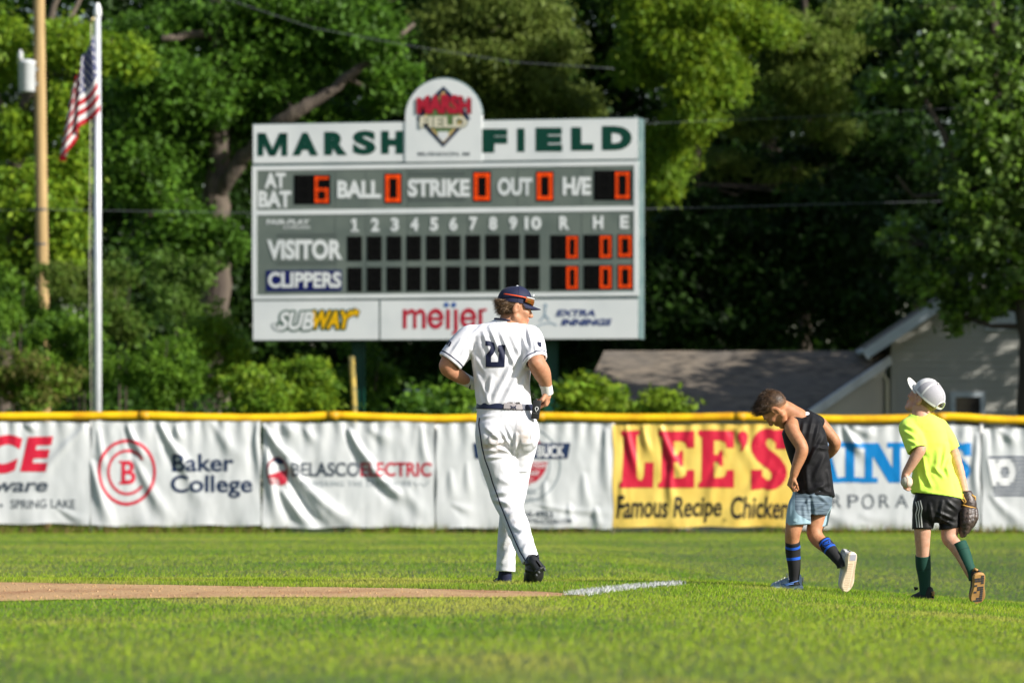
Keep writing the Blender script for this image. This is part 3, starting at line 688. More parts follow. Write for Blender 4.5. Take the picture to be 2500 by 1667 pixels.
# posts
for px, Y in ((876, 133.2), (1346, 132.2)):
    mb = MB(); c = P(px, 900, Y); x = c[0]
    mb.box((x, Y, zb_/2+.2), (.30, .36, zb_-.4+.9)); mb.box((x-.13, Y-.2, zb_/2), (.04, .05, zb_-.1)); mb.box((x+.13, Y-.2, zb_/2), (.04, .05, zb_-.1)); mb.build('support_post', bgreen, board)
# yellow guard of a guy wire
mb = MB(); c0 = P(868, 1030, 131); c1 = P(858, 872, 131.6); mb.tube([c0-(0, 0, .8), (c0+c1)/2, c1], .075, 10); mb.tube([c1, c1+(0, 0, .03)], .06, 10)
o = mb.build('guy_wire', mat('worn yellow', tuple(lin((176, 150, 66))), .6, (5, tuple(lin((110, 104, 62))), 4, .45, .6)), None, True, base=c0-(0, 0, .8)); tag(o, 'guy wire in a worn yellow guard beside the left scoreboard post', 'guy wire')

# ================================================================ flagpole and flag
fx, fy = P(238, 0, 124)[0], 124.0
fp = empty('flagpole', (fx, fy, -.05), 'white flagpole with a bright cap rising behind the fence', 'flagpole')
def FL(px, py, y=0.0): return P(px, py, fy+y)
alum = mat('pale aluminium', (.72, .74, .77), .35, (2, (.60, .62, .66), 3, .4, .7), metal=.25, spec=.6)
mb = MB(); zt = FL(238, 42)[2]; mb.tube([(fx, fy, -.1), (fx, fy, zt*.5), (fx, fy, zt)], [.092, .085, .07], 18); mb.build('pole', alum, fp, True)
mb = MB(); mb.lathe((fx, fy, zt), [(.075, 0), (.085, .03), (.085, .16), (.07, .2), (.055, .26), (.045, .3), (.0, .31)], 14); mb.build('cap', mat('cap white', (.8, .8, .8), .3), fp, True)
mb = MB(); mb.tube([(fx-.06, fy-.05, zt-.02), (fx-.12, fy-.07, zt-.06), (fx-.15, fy-.07, zt-.14)], .03, 8); mb.build('pulley', mat('brass', (.45, .38, .2), .4, metal=.7), fp, True)
mb = MB(); mb.tube([(fx-.13, fy-.06, zt-.1), (fx-.15, fy-.06, zt-2.6), (fx-.17, fy-.06, zt-5.5), (fx-.12, fy-.06, 1.3)], .011, 6); mb.build('halyard', mat('rope', (.5, .47, .4), .8), fp, True)
# flag hanging in folds: u along the fly, v down the hoist; corners read off as the cloth falls
nu, nv = 78, 64
uu, vv = np.meshgrid(np.linspace(0, 1, nu), np.linspace(0, 1, nv))
# the cloth's columns: where along the fly it swings left and drops
hoist_top = np.array([229., 80]); hoist_bot = np.array([247., 262])
ku = np.array([0, .10, .22, .36, .5, .66, .82, 1.0])
dx = np.array([0, -8, -22, -44, -36, -62, -74, -58.]); dyv = np.array([0, 18, 42, 60, 70, 110, 132, 140.]); dep = np.array([0, -.16, .12, -.14, .20, -.10, .16, -.05])
px = np.interp(uu, ku, dx); py = np.interp(uu, ku, dyv); dp = np.interp(uu, ku, dep)
def smooth_u(a, n=5):
    k = np.ones(n)/n; return np.stack([np.convolve(np.pad(r, n//2, 'edge'), k, 'valid') for r in a])
px = smooth_u(smooth_u(px, 7)); py = smooth_u(smooth_u(py, 7)); dp = smooth_u(smooth_u(dp, 9))
bx_ = hoist_top[0]+(hoist_bot[0]-hoist_top[0])*vv; by_ = hoist_top[1]+(hoist_bot[1]-hoist_top[1])*vv
px = px*(.72+.72*vv)+bx_; py = py+by_+6*np.sin(uu*9+vv*2)*vv
Vf = np.array([FL(a, b, d-.09) for a, b, d in zip(px.ravel(), py.ravel(), (dp*(1+.3*np.sin(vv*5+uu*3))).ravel())])
i = np.arange(nu*nv).reshape(nv, nu); Ff = np.stack([i[:-1, :-1], i[1:, :-1], i[1:, 1:], i[:-1, 1:]], -1).reshape(-1, 4)
fr_, fb_, fw_ = mat('flag red', tuple(lin((178, 18, 38))), .7, transl=.3), mat('flag blue', tuple(lin((40, 50, 112))), .7, transl=.3), mat('flag white', (.78, .76, .74), .7, transl=.3)
me = mesh_np(Vf, Ff)
flag = link('flag', me, [fr_, fw_, fb_], None, True, base=FL(238, 300)); tag(flag, 'striped red, white and blue flag with stars, drooping from the flagpole', 'flag')
uc = (uu[:-1, :-1]+uu[1:, 1:]).ravel()/2; vc = (vv[:-1, :-1]+vv[1:, 1:]).ravel()/2
mi = (np.floor(vc*13).astype(int) % 2); mi[(uc < .42) & (vc < 7/13)] = 2
me.polygons.foreach_set('material_index', mi.astype(np.int32))
# stars as small five-pointed pieces of cloth
mbs = MB(); V3 = Vf.reshape(nv, nu, 3)
for rI in range(9):
    for cI in range(6 if rI % 2 == 0 else 5):
        u = (.035+.07*cI+(.035 if rI % 2 else 0)); v = (.5+rI*.74)/13+.01
        a, b = u*(nu-1), v*(nv-1); ia, ib = int(a), int(b)
        p = V3[ib, ia]; eu = V3[ib, ia+1]-p; ev = V3[ib+1, ia]-p
        eu = eu/np.linalg.norm(eu); ev = ev/np.linalg.norm(ev)
        for s in (-1, 1):
            mbs.add([p-np.array([0, s*.02, 0])+(eu*math.sin(R(36*k))-ev*math.cos(R(36*k)))*(.055 if k % 2 == 0 else .024) for k in range(10)], [tuple(range(10))])
mbs.build('stars', fw_, flag)

# ================================================================ utility pole
up = empty('utility_pole', P(112, 720, 150)*[1, 1, 0], 'tan wooden utility pole with a grey transformer can, at the left edge', 'utility pole')
wood = mat('treated wood', tuple(lin((184, 156, 108))), .8, ((30, 30, 1.2), tuple(lin((150, 122, 80))), 4, .4, .7))
mb = MB(); mb.tube([P(112, 1240, 150)-(0, 0, .6), P(104, 700, 150), P(95, 0, 150), P(93, -160, 150)], [.175, .165, .15, .145], 16); mb.build('pole', wood, up, True)
tk = MB(); c = P(66, 225, 149.75); h = 75*150/FPX; tk.lathe(c, [(.20, 0), (.215, .02), (.22, h-.08), (.235, h-.06), (.235, h-.02), (.19, h+.02), (.05, h+.05)], 20)
tank = tk.build('transformer', mat('transformer grey', (.58, .60, .60), .4, (3, (.5, .52, .52), 3, .4, .7)), up, True)
tb = MB(); b0 = P(50, 150, 149.65); tb.lathe(b0, [(.05, -.05), (.055, .05), (.09, .07), (.05, .1), (.09, .14), (.05, .17), (.08, .21), (.04, .25), (.03, .3)], 12); tb.build('bushing', mat('porcelain', (.52, .53, .52), .3), tank, True)
tb = MB(); tb.box(P(82, 170, 149.9), (.25, .1, .1)); tb.box(P(82, 205, 149.9), (.25, .1, .1)); tb.build('bracket', mat('galvanised', (.35, .36, .36), .4, metal=.6), up)
mb = MB()
for py in (512, 596): 
    cc = P(100+(py-500)*.011, py, 150); mb.tube([cc-(0, 0, .03), cc+(0, 0, .03)], .175, 16)
mb.build('strap', mat('strap steel', (.1, .1, .1), .5), up)
# ================================================================ overhead wires
wm = mat('wire', (.10, .11, .115), .5)
def wire(pts, Y, r, lab):
    mb = MB(); q = [P(a, b, Y) for a, b in pts]; ps = []
    for a, b in zip(q[:-1], q[1:]):
        for t in np.linspace(0, 1, 8)[:-1]: ps.append(a+(b-a)*t)
    ps.append(q[-1]); mb.tube(ps, r, 6); o = mb.build('power_line', wm, None, True, base=q[0]); tag(o, lab, 'wire', 'overhead wires crossing the trees')
wire([(1400, 512), (1580, 510), (1760, 506), (1960, 500), (2200, 494), (2700, 484)], 136, .011, 'lower overhead wire right of the scoreboard')
wire([(1400, 306), (1580, 302), (1960, 286), (2300, 266), (2700, 244)], 136, .007, 'thin upper overhead wire right of the scoreboard')
wire([(500, -20), (600, 14), (760, 68), (1000, 112), (1250, 152), (1500, 168)], 140, .009, 'slanting overhead wire above the left half of the scoreboard')
wire([(-200, 516), (110, 512), (620, 520), (1000, 526)], 150.4, .010, 'dark overhead wire strapped to the wooden utility pole')

# ================================================================ house and garage
HY = 141.0
house = empty('house', P(2330, 1240, HY)*[1, 1, 0]+np.array([0, 0, 0]), 'grey sided house gable in tree shade at the right edge', 'house')
sid = mat('grey siding', tuple(lin((176, 174, 164))), .6, (.6, tuple(lin((164, 163, 155))), 3, .4, .7)); trim = mat('house trim', tuple(lin((196, 204, 208))), .5, (2, tuple(lin((176, 184, 188))), 3, .4, .7))
def HPt(px, py, y=0.0): return P(px, py, HY+y)
hx0 = HPt(2176, 0)[0]; hx1 = hx0+7.0; ridge = (hx0+hx1)/2; zeave = HPt(0, 848)[2]; slope = (845-733)/(2275-2089); zr = zeave+(ridge-hx0)*slope+.35
mb = MB(); n = 44
for k in range(n):                            # lapped boards, each leaning a little
    z0, z1 = -.1+(zr-.1)*k/n, -.1+(zr-.1)*(k+1)/n
    def xl(z): return hx0 if z < zeave+.25 else hx0+(z-zeave-.25)/slope
    a, b = xl(z0), xl(z1); a2, b2 = 2*ridge-a, 2*ridge-b
    if b >= b2: break
    mb.add([(a, HY-.02, z0), (a2, HY-.02, z0), (b2, HY, z1), (b, HY, z1)], [(0, 1, 2, 3)])
    mb.add([(a, HY-.02, z0), (b, HY, z1), (b, HY+.02, z0)], [(0, 1, 2)])
mb.add([(hx0, HY, -.1), (hx0, HY, zeave+.25), (hx0, HY+9, zeave+.25), (hx0, HY+9, -.1)], [(0, 1, 2, 3)]); mb.add([(hx1, HY, -.1), (hx1, HY, zeave+.25), (hx1, HY+9, zeave+.25), (hx1, HY+9, -.1)], [(0, 3, 2, 1)])
mb.build('wall', sid, house)
shing = mat('grey shingles', tuple(lin((128, 116, 100))), .9, [((3, 3, 14), tuple(lin((82, 76, 68))), 4, .4, .65), (.7, tuple(lin((112, 104, 94))), 4, .45, .7)], bump=((4, 4, 20), .02))
for s in (-1, 1):
    ox = ridge+s*(ridge-hx0+.72); oz = zeave+.25-.72*slope+.12
    mb = MB(); a = [(ridge, HY-.55, zr+.28), (ridge, HY+9.4, zr+.28), (ox, HY+9.4, oz), (ox, HY-.55, oz)]
    mb.add(a+[(x, y, z-.14) for x, y, z in a], [(0,1,2,3), (4,7,6,5), (0,3,7,4), (1,5,6,2), (2,6,7,3), (0,4,5,1)]); mb.build('roof', shing, house)
    mb = MB(); q0 = np.array([ridge, HY-.60, zr+.26]); q1 = np.array([ox-s*.02, HY-.60, oz-.02]); d = q1-q0; d = d/np.linalg.norm(d)
    mb.box((q0+q1)/2-np.array([0, 0, .12]), (np.linalg.norm(q1-q0), .045, .25), tuple(d), (0, 1, 0), tuple(np.cross(d, (0, 1, 0)))); mb.build('fascia', trim, house)
    mb = MB(); mb.tube([(ox+s*.05, HY-.58, oz-.05), (ox+s*.05, HY+9.3, oz-.05)], .075, 8); mb.build('gutter', trim, house, True)
mb = MB(); x = hx0-.03; mb.tube([(hx0-.62, HY-.2, oz-.12), (hx0-.5, HY-.1, oz-.3), (x-.08, HY-.1, oz-.75), (x-.08, HY-.1, 0)], .05, 8); mb.build('downspout', mat('downspout cream', tuple(lin((206, 200, 176))), .5), house, True)
mb = MB(); mb.box((hx0+.05, HY-.04, (zeave)/2), (.12, .06, zeave+.4)); mb.build('corner_board', sid, house)
c = HPt(2363, 1012, -.06); w_, h_ = .74, 1.0
wf = MB(); 
for dx_, dz_, sx, sz in ((0, h_/2, w_, .13), (0, -h_/2, w_, .13), (-w_/2, 0, .13, h_+.13), (w_/2, 0, .13, h_+.13)): wf.box((c[0]+dx_, c[1]-(.004 if sz > .2 else 0), c[2]+dz_), (sx if sz < .2 else sx, .06, sz))
win = wf.build('window', trim, house); gl = MB(); gl.box((c[0], c[1]+.03, c[2]), (w_-.1, .01, h_-.1)); gl.build('pane', mat('window glass', (.03, .025, .025), .1, spec=.6), win)
ms = MB(); ms.box((c[0], c[1]+.01, c[2]), (w_-.13, .03, .05)); ms.build('sash_rail', trim, win)
mb = MB(); c2 = HPt(2450, 800, -.05); mb.box(c2, (.9, .05, .13)); mb.box(c2+(0, 0, .55), (.8, .03, 1.0)); mb.build('upper_window', trim, house)

gar = empty('garage', P(1800, 1240, 139)*[1, 1, 0], 'low garage with a broad dappled grey shingle roof, left of the grey house', 'garage')
GY = 137.0
zr2 = P(0, 856, 141.5)[2]; ze2 = P(0, 1015, GY)[2]
xl0, xl1 = P(1400, 0, GY)[0], P(1475, 0, 141.5)[0]; xr0, xr1 = P(1966, 0, GY)[0], P(2168, 0, 141.5)[0]
mb = MB(); a = [(xl0, GY, ze2), (xr0, GY, ze2), (xr1, 141.5, zr2), (xl1, 141.5, zr2)]
mb.add(a+[(x, y, z-.15) for x, y, z in a]+[(xl0, 146, ze2), (xr1, 146, ze2)], [(0,1,2,3), (4,7,6,5), (0,4,5,1), (1,5,6,2), (3,7,4,0), (3, 2, 9, 8)]); mb.build('roof', shing, gar)
for k in range(14):
    t = (k+.5)/14; y = GY+4.5*t; z = ze2+(zr2-ze2)*t
    mb = MB()
# right verge board, lit edge
mb = MB(); q0 = np.array([xr0+.02, GY-.06, ze2-.02]); q1 = np.array([xr1+.02, 140.9, zr2-.24]); d = (q1-q0)/np.linalg.norm(q1-q0)
mb.box((q0+q1)/2, (np.linalg.norm(q1-q0), .06, .22), tuple(d), tuple(np.cross((0, 0, 1), d)/np.linalg.norm(np.cross((0, 0, 1), d))), tuple(np.cross(d, np.cross((0, 0, 1), d)/np.linalg.norm(np.cross((0, 0, 1), d)))))
mb.build('verge_board', trim, gar)
mb = MB(); mb.box(((xl0+xr0)/2+.4, GY+.6, ze2/2-.1), (xr0-xl0-.5, .15, ze2)); mb.add([(xr0+.1, GY+.6, 0), (xr1-.1, 141, 0), (xr1-.1, 141, zr2-.3), (xr0+.1, GY+.6, ze2-.1)], [(0, 1, 2, 3)]); mb.build('wall', sid, gar)
mb = MB(); mb.tube([(xl0, GY-.06, ze2-.1), (xr0, GY-.06, ze2-.1)], .07, 8); mb.build('gutter', trim, gar, True)
# shed roof glimpsed behind the player
c = P(1035, 975, 146)
shed = empty('shed', c*[1, 1, 0], 'small blue grey shed roof low among the bushes left of the player', 'shed')
mb = MB(); x0, x1 = P(985, 0, 146)[0], P(1180, 0, 146)[0]; z0, z1 = P(0, 1012, 146)[2], P(0, 950, 147)[2]
mb.add([(x0, 145, z0), (x1, 145, z0), (x1, 147.5, z1), (x0, 147.5, z1), (x0, 145, z0-.12), (x1, 145, z0-.12), (x1, 147.5, z1-.12), (x0, 147.5, z1-.12)], [(0,1,2,3), (7,6,5,4), (0,4,5,1), (1,5,6,2), (2,6,7,3), (3,7,4,0)]); mb.build('roof', mat('slate roof', tuple(lin((62, 72, 84))), .8), shed)
mb = MB(); mb.box(((x0+x1)/2, 146.4, z0/2-.05), (x1-x0-.3, 2.2, z0-.1)); mb.build('wall', mat('slate wall', tuple(lin((66, 72, 78))), .8), shed)
# ================================================================ trees and shrubs
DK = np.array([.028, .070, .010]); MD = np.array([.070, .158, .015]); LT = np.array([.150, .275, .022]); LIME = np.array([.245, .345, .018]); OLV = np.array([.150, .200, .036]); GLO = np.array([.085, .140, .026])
lmat = leaf_mat('foliage', .40, .55, .18); lglo = leaf_mat('glossy foliage', .33, .42, .32)
bark = mat('bark', (.085, .066, .048), .9, [((3, 3, .5), (.04, .032, .024), 5, .35, .65)], bump=((8, 8, 1.5), .06))
barkg = mat('grey bark', (.145, .115, .085), .9, [((3, 3, .5), (.065, .05, .04), 5, .35, .65)], bump=((8, 8, 1.5), .05))
def leaves(clumps, size, cols, seed, sub=26, spread=.34, droop=.25, asp=.55):
    """clumps: (centre xyz, radii xyz, count). Leaves hang in small sprays round the outside of each clump."""
    g = np.random.default_rng(seed); allp = []; alln = []; tone = []
    for c, r, n in clumps:
        c = np.array(c); r = np.array(r); ns = max(4, n//sub)
        d = g.normal(size=(ns, 3)); d /= np.linalg.norm(d, axis=1)[:, None]
        rad = g.uniform(.35, 1.05, (ns, 1))**.6
        lump = .75+.5*value_noise(d*1.7+seed, seed)[:, None]
        s = d*rad*lump
        idx = g.integers(0, ns, n)
        sp = spread*np.clip(r.mean()/1.5, .5, 1.5)
        p = c+s[idx]*r + g.normal(size=(n, 3))*sp*np.array([1, 1, .6])
        allp.append(p); alln.append(d[idx]); tone.append(g.random(ns)[idx]*.6+g.random(n)*.4)
    p = np.concatenate(allp); d = np.concatenate(alln); tn = np.concatenate(tone); n = len(p)
    nr = g.normal(size=(n, 3))*.75+d*.55+np.array([0, 0, .55]); nr /= np.linalg.norm(nr, axis=1)[:, None]
    t = g.normal(size=(n, 3))*.8+d*.5-np.array([0, 0, droop*2]); t -= nr*np.sum(t*nr, 1)[:, None]; t /= np.linalg.norm(t, axis=1)[:, None]
    b = np.cross(nr, t); L = size*g.uniform(.6, 1.35, (n, 1)); W = L*asp
    q = np.stack([p-t*L*.5, p+b*W*.5-nr*L*.10, p+t*L*.5-nr*L*.12, p-b*W*.5-nr*L*.10], 1).reshape(-1, 3)
    F = np.arange(4*n).reshape(n, 4); me = mesh_np(q, F)
    k = tn*(len(cols)-1); i = np.clip(k.astype(int), 0, len(cols)-2); f = (k-i)[:, None]; C = np.array(cols)
    c = (C[i]*(1-f)+C[i+1]*f)*g.uniform(.75, 1.3, (n, 1))
    at = me.color_attributes.new('col', 'FLOAT_COLOR', 'POINT'); at.data.foreach_set('color', np.c_[np.repeat(c, 4, 0), np.ones(4*n)].astype(np.float32).ravel())
    return me
def tree(name, label, cat, Y, trunk, crown, size, cols, seed, group=None, m=None, bm_=None, limbs=True, mul=1.0, **kw):
    """trunk: list of ([(px,py[,dy])...], [radii m]); crown: (px,py,dy,rx_px,ry_px,rz_m,count)"""
    def w(p): return P(p[0], p[1], Y+(p[2] if len(p) > 2 else 0))
    base = w(trunk[0][0][0]); root = empty(name, (base[0], base[1], 0), label, cat, group)
    mb = MB(); nodes = []
    g = np.random.default_rng(seed+900)
    for pts, rad in trunk:
        q = [w(p) for p in pts]; Q = []; RR = []
        for i in range(len(q)-1):
            for t in np.linspace(0, 1, 5)[:-1]: Q.append(q[i]+(q[i+1]-q[i])*t); RR.append(rad[i]+(rad[i+1]-rad[i])*t)
        Q.append(q[-1]); RR.append(rad[-1])
        Q = [a+g.normal(size=3)*r_*.18 if 0 < i < len(Q)-1 else a for i, (a, r_) in enumerate(zip(Q, RR))]
        RR = [r_*g.uniform(.92, 1.1) for r_ in RR]
        mb.tube(Q, RR, 11); nodes += list(zip(Q, RR))
    cl = [(w(c), (c[3]*Y/FPX, c[5], c[4]*Y/FPX), int(c[6]*mul)) for c in crown]
    if limbs:
        for c, r, n in cl:
            cand = [(np.linalg.norm(c-a)+max(0, a[2]-c[2])*2, a, q) for a, q in nodes]; dd, a, q = min(cand, key=lambda z: z[0])
            mid = (a+c)/2+np.array([0, 0, -.08*dd]); rr = min(q*.55, .05+.02*dd)
            mb.tube([a, mid, c], [rr, rr*.7, rr*.35], 7)
            for _ in range(3):
                e = c+g.normal(size=3)*np.array(r)*.55; mb.tube([mid*.4+c*.6, (c+e)/2+g.normal(size=3)*.1, e], [rr*.4, rr*.28, rr*.12], 5)
    mb.build('trunk', bm_ or bark, root, True)
    o = link('crown', leaves(cl, size, cols, seed, **kw), m or lmat, root)
    return root
BG = 'trees beyond the outfield fence'
# deep back row: closes the view
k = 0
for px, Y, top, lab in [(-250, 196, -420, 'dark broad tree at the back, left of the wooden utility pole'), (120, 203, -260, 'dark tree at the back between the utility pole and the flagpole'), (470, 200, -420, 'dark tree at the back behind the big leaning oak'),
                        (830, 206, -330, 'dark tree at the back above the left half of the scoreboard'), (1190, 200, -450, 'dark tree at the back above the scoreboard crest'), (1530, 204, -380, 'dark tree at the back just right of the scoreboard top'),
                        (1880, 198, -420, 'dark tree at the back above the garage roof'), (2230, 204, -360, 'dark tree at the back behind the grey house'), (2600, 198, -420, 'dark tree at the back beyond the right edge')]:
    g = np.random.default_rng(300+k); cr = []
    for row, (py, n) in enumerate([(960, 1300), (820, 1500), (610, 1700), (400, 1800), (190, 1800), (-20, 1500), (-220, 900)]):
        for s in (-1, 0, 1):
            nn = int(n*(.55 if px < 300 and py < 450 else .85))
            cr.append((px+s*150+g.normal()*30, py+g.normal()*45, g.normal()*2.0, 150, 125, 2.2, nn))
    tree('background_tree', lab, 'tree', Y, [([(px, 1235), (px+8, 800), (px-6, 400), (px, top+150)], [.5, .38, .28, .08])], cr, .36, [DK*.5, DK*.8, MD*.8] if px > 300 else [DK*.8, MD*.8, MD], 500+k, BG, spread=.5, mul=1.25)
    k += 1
# leaning oak with its long sunlit limb
tree('oak_tree', 'big oak with a stout trunk and a long bare limb leaning right above the scoreboard', 'tree', 160,
     [([(520, 1215), (520, 780), (530, 620), (528, 500), (535, 400), (545, 200), (530, 60), (528, -160)], [.55, .42, .40, .37, .33, .27, .25, .22]),
      ([(528, 480), (575, 405, -.6), (640, 345, -1), (720, 275, -1.4), (790, 232, -1.5), (860, 180, -1.4), (930, 125, -1), (1010, 60, 0)], [.24, .21, .22, .20, .16, .13, .10, .06]),
      ([(505, 560, -.3), (455, 495, -.9), (410, 488, -1.2), (360, 530, -1.4), (320, 580, -1.3)], [.15, .12, .09, .07, .04]),
      ([(545, 90), (470, 85, -.5), (395, 96, -1)], [.12, .11, .09]), ([(520, 640), (490, 545, -.5), (478, 590, -.7)], [.16, .13, .10])],
     [(400, 210, -1, 130, 90, 1.4, 3000), (470, 330, .8, 120, 110, 1.2, 3000), (330, 400, -1, 110, 120, 1.2, 2600), (610, 160, .6, 120, 110, 1.4, 2800), (740, 110, .8, 120, 80, 1.4, 2600), (860, 60, 0, 110, 70, 1.4, 2200), (800, 300, 1, 110, 60, 1.0, 1800),
      (940, 200, .4, 80, 70, 1.0, 1600), (420, 560, -1, 100, 90, 1.2, 2200), (560, 40, .5, 150, 60, 1.4, 2600), (610, 330, 1.2, 70, 90, 1.0, 1400), (360, 90, .2, 110, 55, 1.2, 1500), (925, 118, -1.8, 46, 36, .5, 420), (690, 225, -.6, 50, 30, .4, 300), (548, 600, -1.2, 40, 60, .5, 520), (525, 250, -1.0, 50, 60, .6, 620), (690, 10, 0, 120, 50, 1.2, 1600)],
     .20, [DK, MD*.7, MD, MD*1.35, LT], 11, BG, bm_=barkg, mul=1.6)
tree('ash_tree', 'slender tree with sunlit yellow green leaves and pale trunks, behind the utility pole', 'tree', 156,
     [([(10, 1220), (22, 680), (40, 480), (58, 260), (110, 90), (160, -60)], [.26, .2, .18, .15, .12, .06]), ([(40, 470), (20, 300), (-30, 180), (-60, 20)], [.14, .11, .09, .05]), ([(58, 270), (125, 150, -.4), (165, 60, -.5), (210, -30)], [.12, .10, .08, .04])],
     [(165, 110, -.6, 75, 65, .8, 1500), (170, 260, -.3, 55, 80, .8, 1400), (30, 330, -.2, 60, 70, .8, 1200), (60, 480, -.4, 90, 90, .9, 1900), (150, 560, -.4, 60, 80, .8, 1300), (20, 610, .3, 70, 70, .8, 1200), (-20, 120, .2, 90, 110, 1, 1500), (170, 420, .2, 50, 90, .8, 1200), (120, 640, 0, 80, 60, .8, 1300), (300, 125, -.5, 60, 35, .6, 700), (310, 160, -.6, 75, 32, .6, 800)],
     .19, [MD, LT, LIME, LT, LIME*1.15], 23, BG, bm_=barkg, mul=1.6)
# soft needled crowns above the crest and right of the board
soft = dict(spread=.42, droop=.5, asp=.30, sub=60, mul=1.5)
tree('pine_tree', 'soft olive green pine crown rising above the scoreboard crest', 'tree', 172,
     [([(1190, 1220), (1190, 600), (1200, 200), (1215, -150)], [.4, .33, .22, .1])],
     [(1120, 60, -.5, 95, 60, 1.2, 4200), (1250, 40, -1, 110, 60, 1.4, 4800), (1330, 110, -.8, 85, 55, 1.2, 3600), (1190, 150, -1.2, 120, 50, 1.3, 4600), (1090, 200, -.2, 90, 55, 1.2, 3200), (1290, 210, -1, 90, 45, 1.2, 3400), (1230, 270, .2, 110, 40, 1.2, 2800), (1380, 260, 0, 80, 45, 1, 2400), (1160, -50, 0, 130, 60, 1.3, 3600)],
     .23, [MD*.8, OLV*.9, OLV, OLV*1.6], 37, BG, **soft)
tree('pine_tree', 'yellow green pine crown hanging beside the top right corner of the scoreboard', 'tree', 169,
     [([(1690, 1220, 6), (1690, 620, 6), (1700, 330, 4), (1690, -150, 2.4)], [.22, .18, .14, .08])],
     [(1590, 40, -.6, 75, 70, 1.0, 3600), (1640, 110, -.9, 60, 60, 1.0, 2800), (1740, 20, -.9, 100, 55, 1.2, 4200), (1570, 150, -.2, 60, 70, .9, 2600), (1695, 200, -1.3, 60, 60, .8, 2200), (1705, 290, -1.2, 55, 55, .8, 1500), (1740, 130, -1, 70, 55, 1.0, 3000), (1760, 210, -1, 60, 50, .9, 2600), (1620, 350, .4, 70, 70, .9, 2000), (1610, 420, .2, 60, 70, .9, 1600), (1860, 70, -.6, 80, 50, 1.0, 2600)],
     .22, [OLV, LT, LIME*.85, LIME*1.1], 41, BG, **soft)
tree('pine_tree', 'feathery olive pine boughs above the two boys, darker underneath', 'tree', 175,
     [([(1960, 1220, 5), (1965, 600, 5), (1970, 300, 4), (1960, -150, 2.4)], [.22, .18, .14, .08])],
     [(1920, 90, -.8, 85, 50, 1.1, 3200), (2010, 130, -1, 75, 50, 1.0, 2800), (1960, 190, -1.1, 85, 45, 1.1, 3000), (1990, 250, -.8, 70, 40, .9, 2000), (1880, 180, 0, 70, 50, 1, 2000), (2080, 60, 0, 70, 60, 1, 1800), (1560, 560, 1, 60, 90, 1, 1200), (1830, 300, -.2, 80, 34, .9, 1300), (2030, 330, .2, 70, 34, .9, 1100), (1760, 400, .3, 70, 32, .8, 800), (1940, 430, .4, 80, 30, .8, 700), (1690, 500, .5, 60, 40, .8, 700), (1870, 560, .6, 70, 30, .8, 500)],
     .22, [MD*.8, OLV, OLV*1.3, LT], 43, BG, **soft)
# dark understorey right of the scoreboard, the wood's shade put into its leaf colours
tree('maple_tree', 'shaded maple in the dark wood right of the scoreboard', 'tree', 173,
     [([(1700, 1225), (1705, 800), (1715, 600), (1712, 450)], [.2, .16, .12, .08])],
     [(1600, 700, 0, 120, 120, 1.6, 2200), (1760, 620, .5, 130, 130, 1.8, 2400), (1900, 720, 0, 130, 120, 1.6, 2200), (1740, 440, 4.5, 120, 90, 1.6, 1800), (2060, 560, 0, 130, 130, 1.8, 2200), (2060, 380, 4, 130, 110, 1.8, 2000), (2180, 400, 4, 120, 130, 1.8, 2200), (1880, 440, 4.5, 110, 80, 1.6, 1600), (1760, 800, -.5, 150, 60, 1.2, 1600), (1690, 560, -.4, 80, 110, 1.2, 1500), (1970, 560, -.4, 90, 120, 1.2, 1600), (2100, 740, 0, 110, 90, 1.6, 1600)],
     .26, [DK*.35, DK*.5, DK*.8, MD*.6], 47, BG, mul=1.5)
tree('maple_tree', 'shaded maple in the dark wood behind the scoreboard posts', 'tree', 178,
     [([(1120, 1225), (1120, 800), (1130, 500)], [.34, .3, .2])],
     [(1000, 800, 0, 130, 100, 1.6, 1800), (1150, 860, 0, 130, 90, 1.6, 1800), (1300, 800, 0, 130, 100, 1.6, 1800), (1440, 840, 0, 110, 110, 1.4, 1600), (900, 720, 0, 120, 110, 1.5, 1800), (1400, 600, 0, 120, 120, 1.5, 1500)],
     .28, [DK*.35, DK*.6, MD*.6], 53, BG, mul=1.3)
# big leaved tree in front of the house
tree('cottonwood_tree', 'large leaved glossy tree overhanging the grey house at the right edge', 'tree', 134,
     [([(2520, 1235), (2512, 900), (2505, 760), (2470, 560), (2440, 300), (2420, -50)], [.30, .25, .24, .20, .16, .08]), ([(2490, 640), (2380, 480, -.4), (2290, 300, -.5), (2230, 190, -.4)], [.13, .10, .07, .04]), ([(2450, 380), (2330, 470, .4), (2230, 480, .4), (2190, 430)], [.09, .07, .05, .03])],
     [(2300, 130, -.3, 95, 60, .9, 950), (2240, 190, -.2, 70, 60, .8, 650), (2380, 240, -.4, 85, 70, .9, 950), (2150, 200, .3, 50, 60, .7, 420), (2480, 160, -.2, 90, 110, 1, 1100), (2420, 340, -.6, 95, 80, .9, 1200), (2490, 440, -.5, 90, 110, 1, 1300), (2370, 450, -.5, 85, 80, .8, 900), (2420, 560, -.4, 110, 80, .9, 1150), (2340, 640, .2, 100, 70, .8, 850), (2480, 660, -.2, 80, 80, .9, 900), (2270, 690, .5, 90, 55, .8, 700), (2400, 735, .4, 110, 38, .8, 800), (2180, 60, .4, 80, 60, .8, 500), (2330, 20, 0, 110, 60, .9, 800), (2290, 400, .6, 80, 60, .8, 380), (2330, 765, .3, 38, 36, .5, 280), (2215, 590, .5, 70, 70, .8, 420)],
     .20, [DK*1.0, GLO, GLO*1.4, LT*.85, LT], 61, BG, m=lglo, sub=22, asp=.75, spread=.26)
